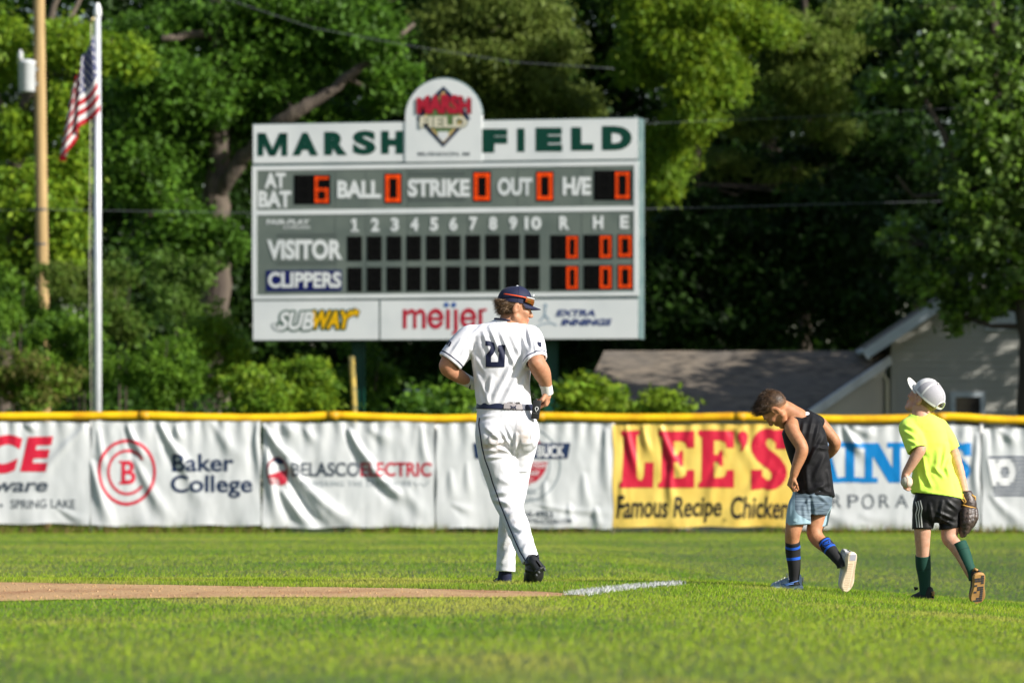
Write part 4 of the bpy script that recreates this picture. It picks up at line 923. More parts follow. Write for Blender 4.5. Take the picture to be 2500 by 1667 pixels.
# off to the right: unseen trees added to cast shade over the wood and house
for px_, X, Y, hgt, sd_, lab in [(0, 20.5, 132.0, 11, 71, 'unseen tree added just beyond the right edge to shade the grey house'), (0, 22.5, 150, 19, 72, 'tall unseen tree added for shade beyond the right edge, nearer the field'), (0, 23.5, 166, 20, 73, 'tall unseen tree added for shade beyond the right edge, in the middle of its row'), (0, 25, 182, 21, 74, 'tall unseen tree added for shade beyond the right edge, farthest back')]:
    px = 1250+X/Y*FPX; s = FPX/Y; g = np.random.default_rng(sd_)
    cr = [(px+g.normal()*1.6*s, HOR-(hgt*f)*s, g.normal()*1.4, 2.6*s, 2.0*s, 2.6, 1500) for f in (.2, .32, .42, .5, .58, .66, .75, .85, .95) for _ in (0, 1)]
    tree('unseen_shade_tree', lab, 'tree', Y, [([(px, 1240), (px, HOR-.5*hgt*s), (px, HOR-.95*hgt*s)], [.4, .3, .08])], cr, .42, [DK, MD, MD], sd_+500, BG, spread=.5)
# shrubs along the back of the fence
SH = 'shrubs behind the outfield fence'
fern = dict(spread=.24, droop=.55, asp=.34, sub=36, mul=1.4)
def shrub(px, py, rx, ry, Y, n, cols, seed, lab, size=.15, name='shrub', **kw):
    g = np.random.default_rng(seed); cr = []
    for _ in range(9):
        a = g.uniform(0, 2*np.pi); q = g.uniform(.2, .8)
        cr.append((px+rx*q*math.cos(a), py+ry*q*math.sin(a), g.normal()*.4, rx*.42, ry*.36, .55, n//9))
    t = [([(px+dx, 1236), (px+dx*3, py+ry*.3), (px+dx*6, py-ry*.5)], [.03, .024, .01]) for dx in (-4, 3)]
    return tree(name, lab, 'shrub', Y, t, cr, size, cols, seed, SH, bm_=bark, **kw)
shrub(40, 760, 120, 110, 136, 5200, [DK, MD, LT, MD], 81, 'tall dark leaved shrub at the left edge, below the utility pole', **fern)
shrub(60, 930, 130, 100, 130, 4800, [MD, LT, np.array([.16, .13, .04]), MD], 82, 'browning shrub low at the left edge behind the banners', **fern)
shrub(190, 850, 110, 130, 133, 5200, [DK, MD, LT, MD*1.2], 83, 'leafy shrub just left of the foot of the flagpole', **fern)
shrub(300, 740, 100, 110, 140, 4600, [MD*.9, OLV*.8, MD, OLV], 84, 'dull green shrub at the right side of the flagpole', **fern)
shrub(390, 890, 110, 120, 132, 5200, [MD, LT, MD, LT*1.1], 85, 'arching fern leaved shrub between the flagpole and the scoreboard', **fern)
shrub(440, 700, 90, 100, 146, 3600, [MD, GLO*1.3, MD], 86, 'round grey green shrub in front of the oak trunk')
shrub(540, 840, 85, 110, 135, 4600, [MD, LT, LIME*.8, LT], 87, 'bright green shrub at the lower left corner of the scoreboard', **fern)
shrub(620, 960, 105, 66, 129, 4400, [MD, LT, LIME*.7, LT], 88, 'sunlit yellow green shrub beneath the left end of the scoreboard')
shrub(745, 935, 90, 75, 131, 4400, [MD, LT, LIME*.8, LT], 89, 'sunlit shrub beneath the scoreboard, left of its post', **fern)
shrub(905, 930, 90, 95, 134, 3600, [DK, MD, LT], 90, 'green shrub just right of the left scoreboard post')
shrub(1035, 992, 62, 36, 126.5, 1300, [DK*1.4, MD, LT], 96, 'low dark shrub in front of the small shed roof', size=.18)
shrub(1110, 980, 70, 55, 127, 1500, [MD, LT, LT], 91, 'small light green shrub behind the ball player', size=.2)
shrub(1440, 965, 80, 52, 127, 1800, [LT, LIME*.7, LT*1.2], 92, 'pale green shrub in front of the left end of the garage roof', size=.2)
shrub(1560, 990, 95, 30, 126.5, 1500, [LT, LIME*.7, MD], 93, 'low spreading light green shrub in front of the garage roof', size=.18)
shrub(200, 680, 120, 70, 148, 3200, [MD, OLV, MD], 94, 'olive shrub far behind the flagpole', **fern)
shrub(-60, 850, 90, 130, 132, 3600, [DK, MD, LT, MD], 95, 'tall shrub beyond the left edge', **fern)

# low growth filling the ground under the trees
g = np.random.default_rng(99); cl = []
for k in range(96):
    x = -24+40*(k % 48)/47+g.normal()*.4; y = g.uniform(146, 160); h = g.uniform(1.3, 2.3)
    cl.append(((x, y, h*.85), (1.1, .9, h), 560))
o = link('undergrowth', leaves(cl, .26, [DK*.8, DK, MD*.8, MD], 98, spread=.4), lmat); tag(o, 'low tangled undergrowth on the ground beneath the trees', 'undergrowth', kind='stuff')
# ================================================================ implicit-surface modeller for bodies and clothes
class Fld:
    def __init__(s, lo, hi, h):
        s.lo = np.array(lo, float); s.h = h; s.n = np.ceil((np.array(hi)-s.lo)/h).astype(int)+1
        s.ax = [(s.lo[i]+h*np.arange(s.n[i])).astype(np.float32) for i in range(3)]
        s.d = np.full(s.n, .07, np.float32)
    def box(s, lo, hi):
        i0 = np.clip(np.floor((np.array(lo)-s.lo)/s.h).astype(int), 0, s.n); i1 = np.clip(np.ceil((np.array(hi)-s.lo)/s.h).astype(int)+1, 0, s.n)
        sl = tuple(slice(a, b) for a, b in zip(i0, i1))
        return sl, s.ax[0][sl[0]][:, None, None], s.ax[1][sl[1]][None, :, None], s.ax[2][sl[2]][None, None, :]
    def put(s, sl, d, k, sub=False):
        e = s.d[sl]
        if e.size == 0: return
        if sub:
            d = -d; hh = np.clip(.5-.5*(d-e)/-k if False else .5+.5*(d-e)/k, 0, 1); s.d[sl] = e*(1-hh)+d*hh+k*hh*(1-hh)
        else:
            hh = np.clip(.5+.5*(e-d)/k, 0, 1); s.d[sl] = e*(1-hh)+d*hh-k*hh*(1-hh)
    def cap(s, a, b, ra, rb, k=.012, clip=None, sub=False, flat=None):
        a = np.array(a, float); b = np.array(b, float); m = max(ra, rb)+.06
        sl, X, Y, Z = s.box(np.minimum(a, b)-m, np.maximum(a, b)+m)
        ba = (b-a).astype(np.float32); bb = float(ba@ba)+1e-9; px, py, pz = X-np.float32(a[0]), Y-np.float32(a[1]), Z-np.float32(a[2])
        t = np.clip((px*ba[0]+py*ba[1]+pz*ba[2])/bb, 0, 1)
        qx, qy, qz = px-t*ba[0], py-t*ba[1], pz-t*ba[2]
        if flat is not None:                     # squash across a direction: flat = (unit vector, factor)
            n, f = flat; dn = qx*n[0]+qy*n[1]+qz*n[2]; g = 1/f-1
            qx, qy, qz = qx+dn*n[0]*g, qy+dn*n[1]*g, qz+dn*n[2]*g
        d = np.sqrt(qx*qx+qy*qy+qz*qz)-(ra+(rb-ra)*t)
        if clip is not None: d = np.maximum(d, (X-clip[0][0])*clip[1][0]+(Y-clip[0][1])*clip[1][1]+(Z-clip[0][2])*clip[1][2])
        s.put(sl, d.astype(np.float32), k, sub)
    def chain(s, pts, k=.012, clip=None, n=3, flat=None):
        P_ = np.array([np.r_[p[0], p[1]] for p in pts], float)
        out = [P_[0]]
        for i in range(len(P_)-1):
            p0, p1, p2, p3 = P_[max(i-1, 0)], P_[i], P_[i+1], P_[min(i+2, len(P_)-1)]
            for t in np.linspace(0, 1, n+1)[1:]:
                out.append(.5*((2*p1)+(p2-p0)*t+(2*p0-5*p1+4*p2-p3)*t*t+(3*p1-p0-3*p2+p3)*t**3))
        for a, b in zip(out[:-1], out[1:]): s.cap(a[:3], b[:3], a[3], b[3], k, clip, False, flat)
    def ell(s, c, r, axes=None, k=.012, sub=False, clip=None):
        c = np.array(c, float); r = np.array(r, float); A = np.eye(3) if axes is None else np.array(axes, float)
        m = r.max()+.05; sl, X, Y, Z = s.box(c-m, c+m); p = (X-c[0], Y-c[1], Z-c[2])
        k0 = 0; k1 = 0
        for i in range(3):
            q = p[0]*A[i][0]+p[1]*A[i][1]+p[2]*A[i][2]; k0 = k0+(q/r[i])**2; k1 = k1+(q/r[i]**2)**2
        k0 = np.sqrt(k0); d = k0*(k0-1)/np.maximum(np.sqrt(k1), 1e-6)
        if clip is not None:
            for pt, n in clip: d = np.maximum(d, (X-pt[0])*n[0]+(Y-pt[1])*n[1]+(Z-pt[2])*n[2])
        s.put(sl, d.astype(np.float32), k, sub)
    def loft(s, tab, k=.02, p=2.3, grow=0.0, z0=None, z1=None):
        """tab rows: z, cx, cy, half width, half depth"""
        T = np.array(sorted(tab, key=lambda r: r[0]), float); zl = T[0, 0] if z0 is None else z0; zh = T[-1, 0] if z1 is None else z1
        am = T[:, 3].max()+.06+grow; bm_ = T[:, 4].max()+.06+grow
        sl, X, Y, Z = s.box((T[:, 1].min()-am, T[:, 2].min()-bm_, zl-.05), (T[:, 1].max()+am, T[:, 2].max()+bm_, zh+.05))
        f = lambda i: np.interp(Z, T[:, 0], T[:, i]).astype(np.float32)
        a, b = f(3)+grow, f(4)+grow
        q = (np.abs((X-f(1))/a)**p+np.abs((Y-f(2))/b)**p)**(1/p); d = (q-1)*np.minimum(a, b)
        d = np.maximum(d, np.maximum(zl-Z, Z-zh)); s.put(sl, d.astype(np.float32), k)
    def cut(s, pt, n):
        s.d = np.maximum(s.d, (s.ax[0][:, None, None]-pt[0])*n[0]+(s.ax[1][None, :, None]-pt[1])*n[1]+(s.ax[2][None, None, :]-pt[2])*n[2]).astype(np.float32)
    def mesh(s, smooth=2):
        d = s.d; n = np.array(d.shape); ins = d < 0
        c = np.zeros(n-1, np.int8)
        for i in (0, 1):
            for j in (0, 1):
                for k in (0, 1): c += ins[i:n[0]-1+i, j:n[1]-1+j, k:n[2]-1+k]
        act = np.argwhere((c > 0) & (c < 8)); idx = np.full(n-1, -1, np.int32); idx[tuple(act.T)] = np.arange(len(act))
        cn = np.array([(i, j, k) for i in (0, 1) for j in (0, 1) for k in (0, 1)])
        val = np.stack([d[tuple((act+o).T)] for o in cn], 1); acc = np.zeros((len(act), 3)); cnt = np.zeros(len(act))
        for a in range(8):
            for b in range(a+1, 8):
                if np.abs(cn[a]-cn[b]).sum() != 1: continue
                va, vb = val[:, a], val[:, b]; m = (va < 0) != (vb < 0); t = np.where(m, va/np.where(m, va-vb, 1), 0)
                acc += m[:, None]*(cn[a]+(cn[b]-cn[a])*t[:, None]); cnt += m
        V = (act+acc/cnt[:, None])*s.h+s.lo
        Fs = []
        for ax in range(3):
            u, v = (ax+1) % 3, (ax+2) % 3
            sl0 = [slice(1, n[i]-1) for i in range(3)]; sl1 = [slice(1, n[i]-1) for i in range(3)]; sl0[ax] = slice(0, n[ax]-1); sl1[ax] = slice(1, n[ax])
            A, B = ins[tuple(sl0)], ins[tuple(sl1)]
            for flip in (False, True):
                e = np.argwhere((~A & B) if flip else (A & ~B))
                if len(e) == 0: continue
                o = np.array([1, 1, 1]); o[ax] = 0; e = e+o
                q = []
                for du, dv in ((0, 0), (-1, 0), (-1, -1), (0, -1)):
                    g = e.copy(); g[:, u] += du; g[:, v] += dv; q.append(idx[tuple(g.T)])
                q = np.stack(q if not flip else q[::-1], 1); Fs.append(q[(q >= 0).all(1)])
        F = np.concatenate(Fs); V = lap(V, F, smooth)
        return V, F
def lap(V, F, it, lam=.5):
    if it == 0: return V
    e = np.concatenate([F[:, [0, 1]], F[:, [1, 2]], F[:, [2, 3]], F[:, [3, 0]]]); e = np.concatenate([e, e[:, ::-1]]); n = len(V)
    deg = np.maximum(np.bincount(e[:, 0], minlength=n), 1)[:, None]
    for j in range(it):
        for l in (lam, -lam*.9):
            m = np.stack([np.bincount(e[:, 0], V[e[:, 1], i], n) for i in range(3)], 1)/deg; V = V+l*(m-V)
    return V
def vnormals(V, F):
    n = np.cross(V[F[:, 2]]-V[F[:, 0]], V[F[:, 3]]-V[F[:, 1]]); N = np.zeros_like(V)
    for i in range(4):
        for c in range(3): N[:, c] += np.bincount(F[:, i], n[:, c], len(V))
    return N/np.maximum(np.linalg.norm(N, axis=1), 1e-12)[:, None]
def topix(V): return np.stack([1250+V[:, 0]*FPX/V[:, 1], HOR-(V[:, 2]-CAMZ)*FPX/V[:, 1]], 1)
def wrinkle(V, F, folds, amp=.0, scale=14., seed=0, stretch=(1, 1, .5), side=-1):
    """pressed-in folds on the side turned to the field's near end; each fold runs (ax,ay)->(bx,by) with height amp_m and half width w_px"""
    N = vnormals(V, F); q = topix(V); d = np.zeros(len(V))
    for ax_, ay_, bx2, by2, am, w in folds:
        a = np.array([ax_, ay_], float); b = np.array([bx2, by2], float); ab = b-a; L2 = ab@ab
        t = np.clip(((q-a)@ab)/L2, 0, 1); nrm = np.array([-ab[1], ab[0]])/math.sqrt(L2)
        s = (q-a-t[:, None]*ab)@nrm; e = np.linalg.norm(q-a-t[:, None]*ab, axis=1); s = np.where((t <= 0) | (t >= 1), e, s)
        fade = np.sin(np.clip(t*.9+.08, 0, 1)*np.pi)**.7
        d += am*fade*(np.exp(-(s/w)**2)-.7*np.exp(-((s-1.8*w)/(1.1*w))**2)-.25*np.exp(-((s+1.9*w)/(1.2*w))**2))
    if side: d *= np.clip(-N[:, 1]*3+.6, 0, 1)
    if amp: d += amp*(np.abs(fbm(V*scale*np.array(stretch), seed, 3)-.5)*2-.3)*-1.0+amp*.6*(fbm(V*scale*2.2, seed+5, 2)-.5)
    return V+N*d[:, None]
def put_mesh(name, V, F, m, parent, attrs=None, smooth=True):
    me = mesh_np(V, F)
    for k, fn in (attrs or {}).items():
        a = me.attributes.new(k, 'FLOAT', 'POINT'); a.data.foreach_set('value', np.asarray(fn(V), np.float32))
    return link(name, me, m, parent, smooth)
def bvh_of(V, F): return BVHTree.FromPolygons([tuple(v) for v in V.tolist()], F.tolist())
def on_surface(bvh, out=.002, Y0=33.):
    """photo pixels -> nearest point of a garment along the line of sight, lifted a little off the cloth"""
    def mp(q):
        R_ = []; last = 35.0
        for a, b in q:
            d = Vector(((a-1250)/FPX, 1, -(b-HOR)/FPX)).normalized(); o = Vector((0, 0, CAMZ))+d*30
            hit, nr, ix, ds = bvh.ray_cast(o, d)
            if hit is None:
                p = P(a, b, last); R_.append(p); continue
            if nr.dot(d) > 0: nr = -nr
            last = hit.y; R_.append(np.array(hit+nr*out-d*.001))
        return np.array(R_)
    return mp
S = 1/397.0
def frame(f, u):
    f = np.array(f, float); f /= np.linalg.norm(f); u = np.array(u, float); u -= f*(u@f); u /= np.linalg.norm(u); return f, u, np.cross(f, u)
def add_head(F, c, fr, sc=1.0, child=False):
    f, u, r = fr; A = (f, u, r)
    L = lambda a, b, d=0: c+sc*(f*a+u*b+r*d)
    F.ell(L(-.012, .026), np.array([.098, .092, .078])*sc, A, .012)
    F.ell(L(.034, -.03), np.array([.060, .082, .061])*sc, A, .02)
    for s in (-1, 1):
        F.cap(L(.005, -.062, s*.052), L(.070, -.098, s*.012), .022*sc, .020*sc, .02)
        F.ell(L(.064, -.022, s*.040), np.array([.024, .022, .024])*sc, A, .014)
        F.cap(L(.084, .022, s*.012), L(.074, .020, s*.044), .013*sc, .012*sc, .012)
        F.ell(L(.100, .001, s*.032), np.array([.014, .011, .017])*sc, A, .010, True)
        F.ell(L(.083, .001, s*.032), np.array([.013, .013, .013])*sc, A, .003)
        es = sc*(1.02 if child else .98); F.ell(L(-.008, -.008, s*.083), np.array([.022, .034, .011])*es, (f*.95-u*.2, u*.95+f*.2, r), .005)
        F.ell(L(.001, -.006, s*.096), np.array([.012, .021, .010])*es, A, .004, True)
        F.ell(L(.104, -.036, s*.011), np.array([.009, .008, .008])*sc, A, .006)
    F.cap(L(.088, .010), L(.112 if not child else .108, -.030), .008*sc, .012*sc, .012)
    F.ell(L(.080, -.100), np.array([.020, .016, .024])*sc, A, .014)
    F.cap(L(.092, -.059, -.016), L(.092, -.059, .016), .0085*sc, .0085*sc, .008); F.cap(L(.090, -.073, -.013), L(.090, -.073, .013), .009*sc, .009*sc, .008)
    F.cap(L(.104, -.066, -.020), L(.104, -.066, .020), .0028*sc, .0028*sc, .003, None, True)
def add_hand(F, w, d, n, sc=1.0, curl=(70, 75, 78, 80), thumb_side=1, thumb_curl=35, spread=4):
    """w wrist; d wrist->knuckles; n the way the palm faces; fingers bend towards n"""
    d = np.array(d, float); d /= np.linalg.norm(d); n = np.array(n, float); n -= d*(n@d); n /= np.linalg.norm(n); s = np.cross(d, n)*thumb_side
    kn = w+d*.085*sc
    F.cap(w-d*.01*sc, w+d*.03*sc, .026*sc, .034*sc, .012, flat=(n, .72))
    for i in range(4):
        F.cap(w+d*.025*sc+s*(1.5-i)*.012*sc, kn+s*(1.5-i)*.0195*sc-d*.004*sc*abs(i-1), .0155*sc, .0115*sc, .009)
    lens = [(.043, .026, .020), (.047, .030, .021), (.043, .028, .020), (.034, .021, .018)]
    tips = []
    for i in range(4):
        p = kn+s*(1.5-i)*.0195*sc-d*.004*sc*abs(i-1); ang = 0; r0 = (.0098, .0100, .0095, .0085)[i]*sc; sp = R((1.5-i)*spread)
        for j in range(3):
            ang += R(curl[i]*(.85, 1.05, .6)[j]); dd = d*math.cos(ang)+n*math.sin(ang); dd = dd+s*math.sin(sp)*(.6 if j == 0 else .2); dd /= np.linalg.norm(dd)
            e = p+dd*lens[i][j]*sc; F.cap(p, e, r0, r0*.9, .0035); p = e; r0 *= .92
        tips.append(p)
    p = w+d*.022*sc+s*.026*sc+n*.006*sc; dirs = d*.62+s*.72+n*.25; dirs /= np.linalg.norm(dirs)
    e = p+dirs*.040*sc; F.cap(p-dirs*.01*sc, e, .0165*sc, .0125*sc, .008); d2 = d*.8+n*math.sin(R(thumb_curl))+s*(.35-.5*math.sin(R(thumb_curl))); d2 /= np.linalg.norm(d2)
    p2 = e+d2*.030*sc; F.cap(e, p2, .0115*sc, .0105*sc, .004); d3 = d2+n*.35-s*.2; d3 /= np.linalg.norm(d3); F.cap(p2, p2+d3*.024*sc, .0105*sc, .0085*sc, .004)
    return kn, s, tips
def px3(Y0): return lambda a, b, dy=0.0: P(a, b, Y0+dy)

skin_a = mat('tanned skin', (.47, .225, .125), .56, [(38, (.40, .17, .09), 4, .42, .7), (5, (.52, .26, .15), 3, .45, .7)], bump=(160, .0012), sss=.06, spec=.4, attr=[('lip', (.42, .13, .10), .5)])
skin_b = mat('warm boy skin', (.49, .225, .110), .56, [(34, (.40, .165, .08), 4, .42, .7)], bump=(160, .001), sss=.06, spec=.4, attr=[('lip', (.45, .15, .11), .5)])
skin_c = mat('fair boy skin', (.60, .335, .225), .56, [(34, (.53, .265, .165), 4, .42, .7)], bump=(160, .001), sss=.07, spec=.4, attr=[('lip', (.5, .19, .15), .5)])
uni = mat('white knit', (.79, .79, .82), .75, [(6, (.74, .74, .77), 4, .45, .7)], bump=[(240, .0006), (40, .0012)], sheen=.0,
          attr=[('stain', (.56, .43, .33), 1.0), ('trim', tuple(lin((16, 28, 66))), .0007)])
nvy = mat('navy cloth', tuple(lin((24, 30, 62))), .7, [(12, tuple(lin((16, 22, 48))), 3, .45, .7)], bump=(220, .0006), sheen=.05)
inkn = mat('navy number', tuple(lin((16, 24, 54))), .65); eye_m = mat('dark eye', (.02, .014, .01), .2, spec=.6); brow_m = mat('brow hair', (.07, .04, .022), .7)
blk = mat('black leather', (.016, .016, .017), .38, (20, (.03, .03, .03), 4, .45, .7), spec=.5, bump=(60, .002)); rub = mat('black rubber', (.012, .012, .012), .6)
tapew = mat('white tape', (.76, .74, .70), .8, (30, (.66, .63, .58), 4, .45, .7), bump=[((20, 20, 180), .0012)])

def face_bits(root, c, fr, sc, lash=True):
    f, u, r = fr
    for s in (-1, 1):
        mb = MB(); L = lambda a, b, d: c+sc*(f*a+u*b+r*d*s)
        mb.tube([L(.089, .002, .024), L(.0935, .003, .031), L(.0895, .002, .040)], [.003*sc, .0058*sc, .003*sc], 8); mb.build('eye', eye_m, root, True)
        mb = MB(); mb.tube([L(.098, .021, .014), L(.0945, .026, .030), L(.083, .022, .047)], [.0028*sc, .0034*sc, .0016*sc], 6); mb.build('eyebrow', brow_m, root, True)
def lip_attr(c, fr, sc):
    f, u, r = fr
    def fn(V):
        p = (V-c)/sc; return 1.15*np.exp(-(((p@u)+.066)/.0125)**2-((p@r)/.022)**2)*((p@f) > .07)-.5
    return fn
def hair_strands(root_pts, nrm, flow, length, width, seed, curl=.3):
    g = np.random.default_rng(seed); n = len(root_pts); p = root_pts; d = nrm*.5+flow; d /= np.linalg.norm(d, axis=1)[:, None]
    V = []; sidev = np.cross(d, g.normal(size=(n, 3))); sidev /= np.linalg.norm(sidev, axis=1)[:, None]
    L = length[:, None]; q = p-nrm*.002
    for j in range(4):
        w = width*(1-j/3.0)*.5+.0001; V += [q-sidev*w, q+sidev*w]
        d = d+flow*.25+g.normal(size=(n, 3))*curl*.35; d /= np.linalg.norm(d, axis=1)[:, None]; q = q+d*L/3
    V = np.stack(V, 1).reshape(-1, 3); f = np.array([(0,1,3,2), (2,3,5,4), (4,5,7,6)]); F = (f[None]+8*np.arange(n)[:, None, None]).reshape(-1, 4)
    return V, F
def add_hair(root, c, fr, sc, cond, base_clip, grow, m, n, lenfn, flowfn, seed, width=.0022, curl=.3, fade=None):
    """close cap of hair plus loose strands; cond picks strand roots in head coordinates"""
    f, u, r = fr; A = (f, u, r); F_ = Fld(c-.17*sc, c+.17*sc, .004)
    F_.ell(c+sc*(f*-.012+u*.026), np.array([.098, .092, .078])*sc+grow, A, .003, clip=[(c+sc*(f*a[0]+u*a[1]+r*a[2]), -(f*b[0]+u*b[1]+r*b[2])) for a, b in base_clip])
    V, Fc = F_.mesh(2); N = vnormals(V, Fc); V = V+N*(.004*sc*(fbm(V*90, seed, 2)-.45))[:, None]
    g = np.random.default_rng(seed); p = (V-c)/sc; loc = np.stack([p@f, p@u, p@r], 1); ok = np.where(cond(loc))[0]
    pick = g.choice(ok, n); lp = loc[pick]; fl = flowfn(lp); fl = fl[:, :1]*f+fl[:, 1:2]*u+fl[:, 2:3]*r
    V2, F2 = hair_strands(V[pick]+g.normal(size=(n, 3))*.002, N[pick], fl, lenfn(lp)*sc*g.uniform(.6, 1.25, n), width, seed, curl)
    def at(Q):
        p = (Q-c)/sc; return fade(np.stack([p@f, p@u, p@r], 1))
    return put_mesh('hair', np.concatenate([V, V2]), np.concatenate([Fc, F2+len(V)]), m, root, {'fade': at} if fade else None)
def cap_dome(c, fr, sc, rf, rs, ht, base, nt=64, nh=16, hole=None, p=2.3):
    f, u, r = fr; V = []; F = []
    for j in range(nh+1):
        t = j/nh; h = ht*math.sin(t*math.pi/2)**.92; k = max(1-math.sin(t*math.pi/2)**p, 0)**(1/p)
        for i in range(nt):
            a = 2*math.pi*i/nt; fw = 1.0+.0*math.cos(a)
            V.append(c+sc*(f*(base[0]+rf*k*math.cos(a))+u*(base[1]+h+.006*math.cos(a))+r*(rs*k*math.sin(a))))
    for j in range(nh):
        for i in range(nt):
            a = 2*math.pi*(i+.5)/nt; 
            if hole and abs(a-math.pi) < hole[0]*math.sqrt(max(0, 1-((j+.5)/nh/hole[1])**2)) and j/nh < hole[1]: continue
            F.append((j*nt+i, j*nt+(i+1) % nt, (j+1)*nt+(i+1) % nt, (j+1)*nt+i))
    return np.array(V), np.array(F)
def cap_brim(c, fr, sc, rf, rs, base, length, drop, lift=0.0, span=72, curve=.022):
    f, u, r = fr; V = []; F = []; na, nl = 28, 9
    for th in (0, .004):
        for j in range(nl+1):
            for i in range(na+1):
                a = R(-span+2*span*i/na); e = j/nl; ln = length*math.cos(a*90/span*.92)**.55 if abs(math.cos(a*90/span*.92)) > 0 else 0
                x = rf*math.cos(a)+e*ln; y = rs*math.sin(a)*(1-.06*e); bend = -curve*(math.sin(a)**2)*(.3+.7*e)*2.2
                V.append(c+sc*(f*(base[0]+x)+u*(base[1]+.006+bend-drop*e+lift*e-th)+r*y))
    n = (na+1)*(nl+1)
    for o in (0, n):
        for j in range(nl):
            for i in range(na):
                q = (o+j*(na+1)+i, o+j*(na+1)+i+1, o+(j+1)*(na+1)+i+1, o+(j+1)*(na+1)+i); F.append(q if o else q[::-1])
    for i in range(na): k = nl*(na+1)+i; F.append((k, k+1, n+k+1, n+k))
    return np.array(V), np.array(F)
def shoe(name, root, H, T, up, w, hh, m_up, m_sole, sole_t=.022, top=.085, tread=None, curve=0.0, label=None):
    """H heel end and T toe end of the sole's upper face, up the foot's own up"""
    H, T = np.array(H, float), np.array(T, float); L = np.linalg.norm(T-H); t = (T-H)/L; up = np.array(up, float); up -= t*(up@t); up /= np.linalg.norm(up); s = np.cross(t, up)
    prof = np.array([(0, .02), (.015, .22), (.06, .33), (.15, .37), (.3, .345), (.45, .335), (.6, .41), (.72, .465), (.84, .45), (.93, .33), (.98, .17), (1, .02)])
    ss = np.concatenate([[0, .015, .04], np.linspace(.08, .92, 22), [.95, .975, .99, 1]]); hw = np.interp(ss, prof[:, 0], prof[:, 1])*w; hw = np.convolve(np.pad(hw, 1, 'edge'), [.25, .5, .25], 'valid')
    off = curve*np.sin(ss*math.pi)*w
    hp = np.interp(ss, [0, .04, .12, .25, .36, .5, .65, .8, .92, 1], np.array([.5, .92, 1, .96, .90, .70, .55, .47, .38, .12])*top)
    V = []; F = []; na = 17
    for a_, b_, h_, o_ in zip(ss, hw, hp, off):
        for i in range(na):
            th = math.pi*i/(na-1); V.append(H+t*(a_*L)+s*(o_+b_*.96*math.copysign(abs(math.cos(th))**.8, math.cos(th)))+up*(h_*math.sin(th)**.75))
    for j in range(len(ss)-1):
        for i in range(na-1): F.append((j*na+i, j*na+i+1, (j+1)*na+i+1, (j+1)*na+i))
    V = np.array(V); Fq = np.array(F)
    top_o = put_mesh(name, V, Fq, m_up, root)
    if label: top_o['label'] = label
    V = []; F = []; nr = len(ss)
    for z, g in ((.004, 1.0), (-sole_t*.35, 1.04), (-sole_t*.8, 1.02), (-sole_t, .9)):
        for sd in (-1, 1):
            for a_, b_, o_ in zip(ss, hw, off): V.append(H+t*((a_-.5)*(g if g > 1 else 1-(1-g)*.4)*L+.5*L)+s*(o_+sd*b_*g)+up*z)
    ring = lambda l: [l*2*nr+i for i in range(nr)]+[l*2*nr+nr+i for i in range(nr-1, -1, -1)]
    for l in range(3):
        r0, r1 = ring(l), ring(l+1)
        for i in range(2*nr): j = (i+1) % (2*nr); F.append((r0[i], r1[i], r1[j], r0[j]))
    for l in (0, 3):
        for i in range(nr-1): F.append((l*2*nr+i, l*2*nr+i+1, l*2*nr+nr+i+1, l*2*nr+nr+i))
    so = link('sole', mesh_py(V, F), m_sole, top_o, True)
    so.data.polygons.foreach_set('use_smooth', np.zeros(len(so.data.polygons), bool))
    fr = lambda a_, b_, z: H+t*(a_*L)+s*(b_*w+curve*math.sin(a_*math.pi)*w)+up*z
    if tread:
        for nm, mm, quads in tread:
            mb = MB()
            for q in quads:
                p0 = [fr(a_, b_, -sole_t+.0005) for a_, b_ in q]; p1 = [fr(a_, b_, -sole_t-.0022) for a_, b_ in q]; k = len(q)
                mb.add(p0+p1, [tuple(range(k)), tuple(range(2*k-1, k-1, -1))]+[(i, (i+1) % k, (i+1) % k+k, i+k) for i in range(k)])
            mb.build(nm, mm, so)
    return top_o, fr
def sock(name, pts, m, root, attr_len=True, n=20, k=5):
    P_ = np.array([np.r_[p[0], p[1]] for p in pts], float); out = [P_[0]]
    for i in range(len(P_)-1):
        p0, p1, p2, p3 = P_[max(i-1, 0)], P_[i], P_[i+1], P_[min(i+2, len(P_)-1)]
        for t in np.linspace(0, 1, k+1)[1:]: out.append(.5*((2*p1)+(p2-p0)*t+(2*p0-5*p1+4*p2-p3)*t*t+(3*p1-p0-3*p2+p3)*t**3))
    out = np.array(out); mb = MB(); rr = out[:, 3].copy(); rr[0] += .0012; mb.tube(out[:, :3], list(rr), n)
    me = mesh_py(mb.V, mb.F); L = np.r_[0, np.cumsum(np.linalg.norm(np.diff(out[:, :3], axis=0), axis=1))]
    a = me.attributes.new('along', 'FLOAT', 'POINT'); a.data.foreach_set('value', np.repeat(L, n).astype(np.float32))
    return link(name, me, m, root, True), L[-1]
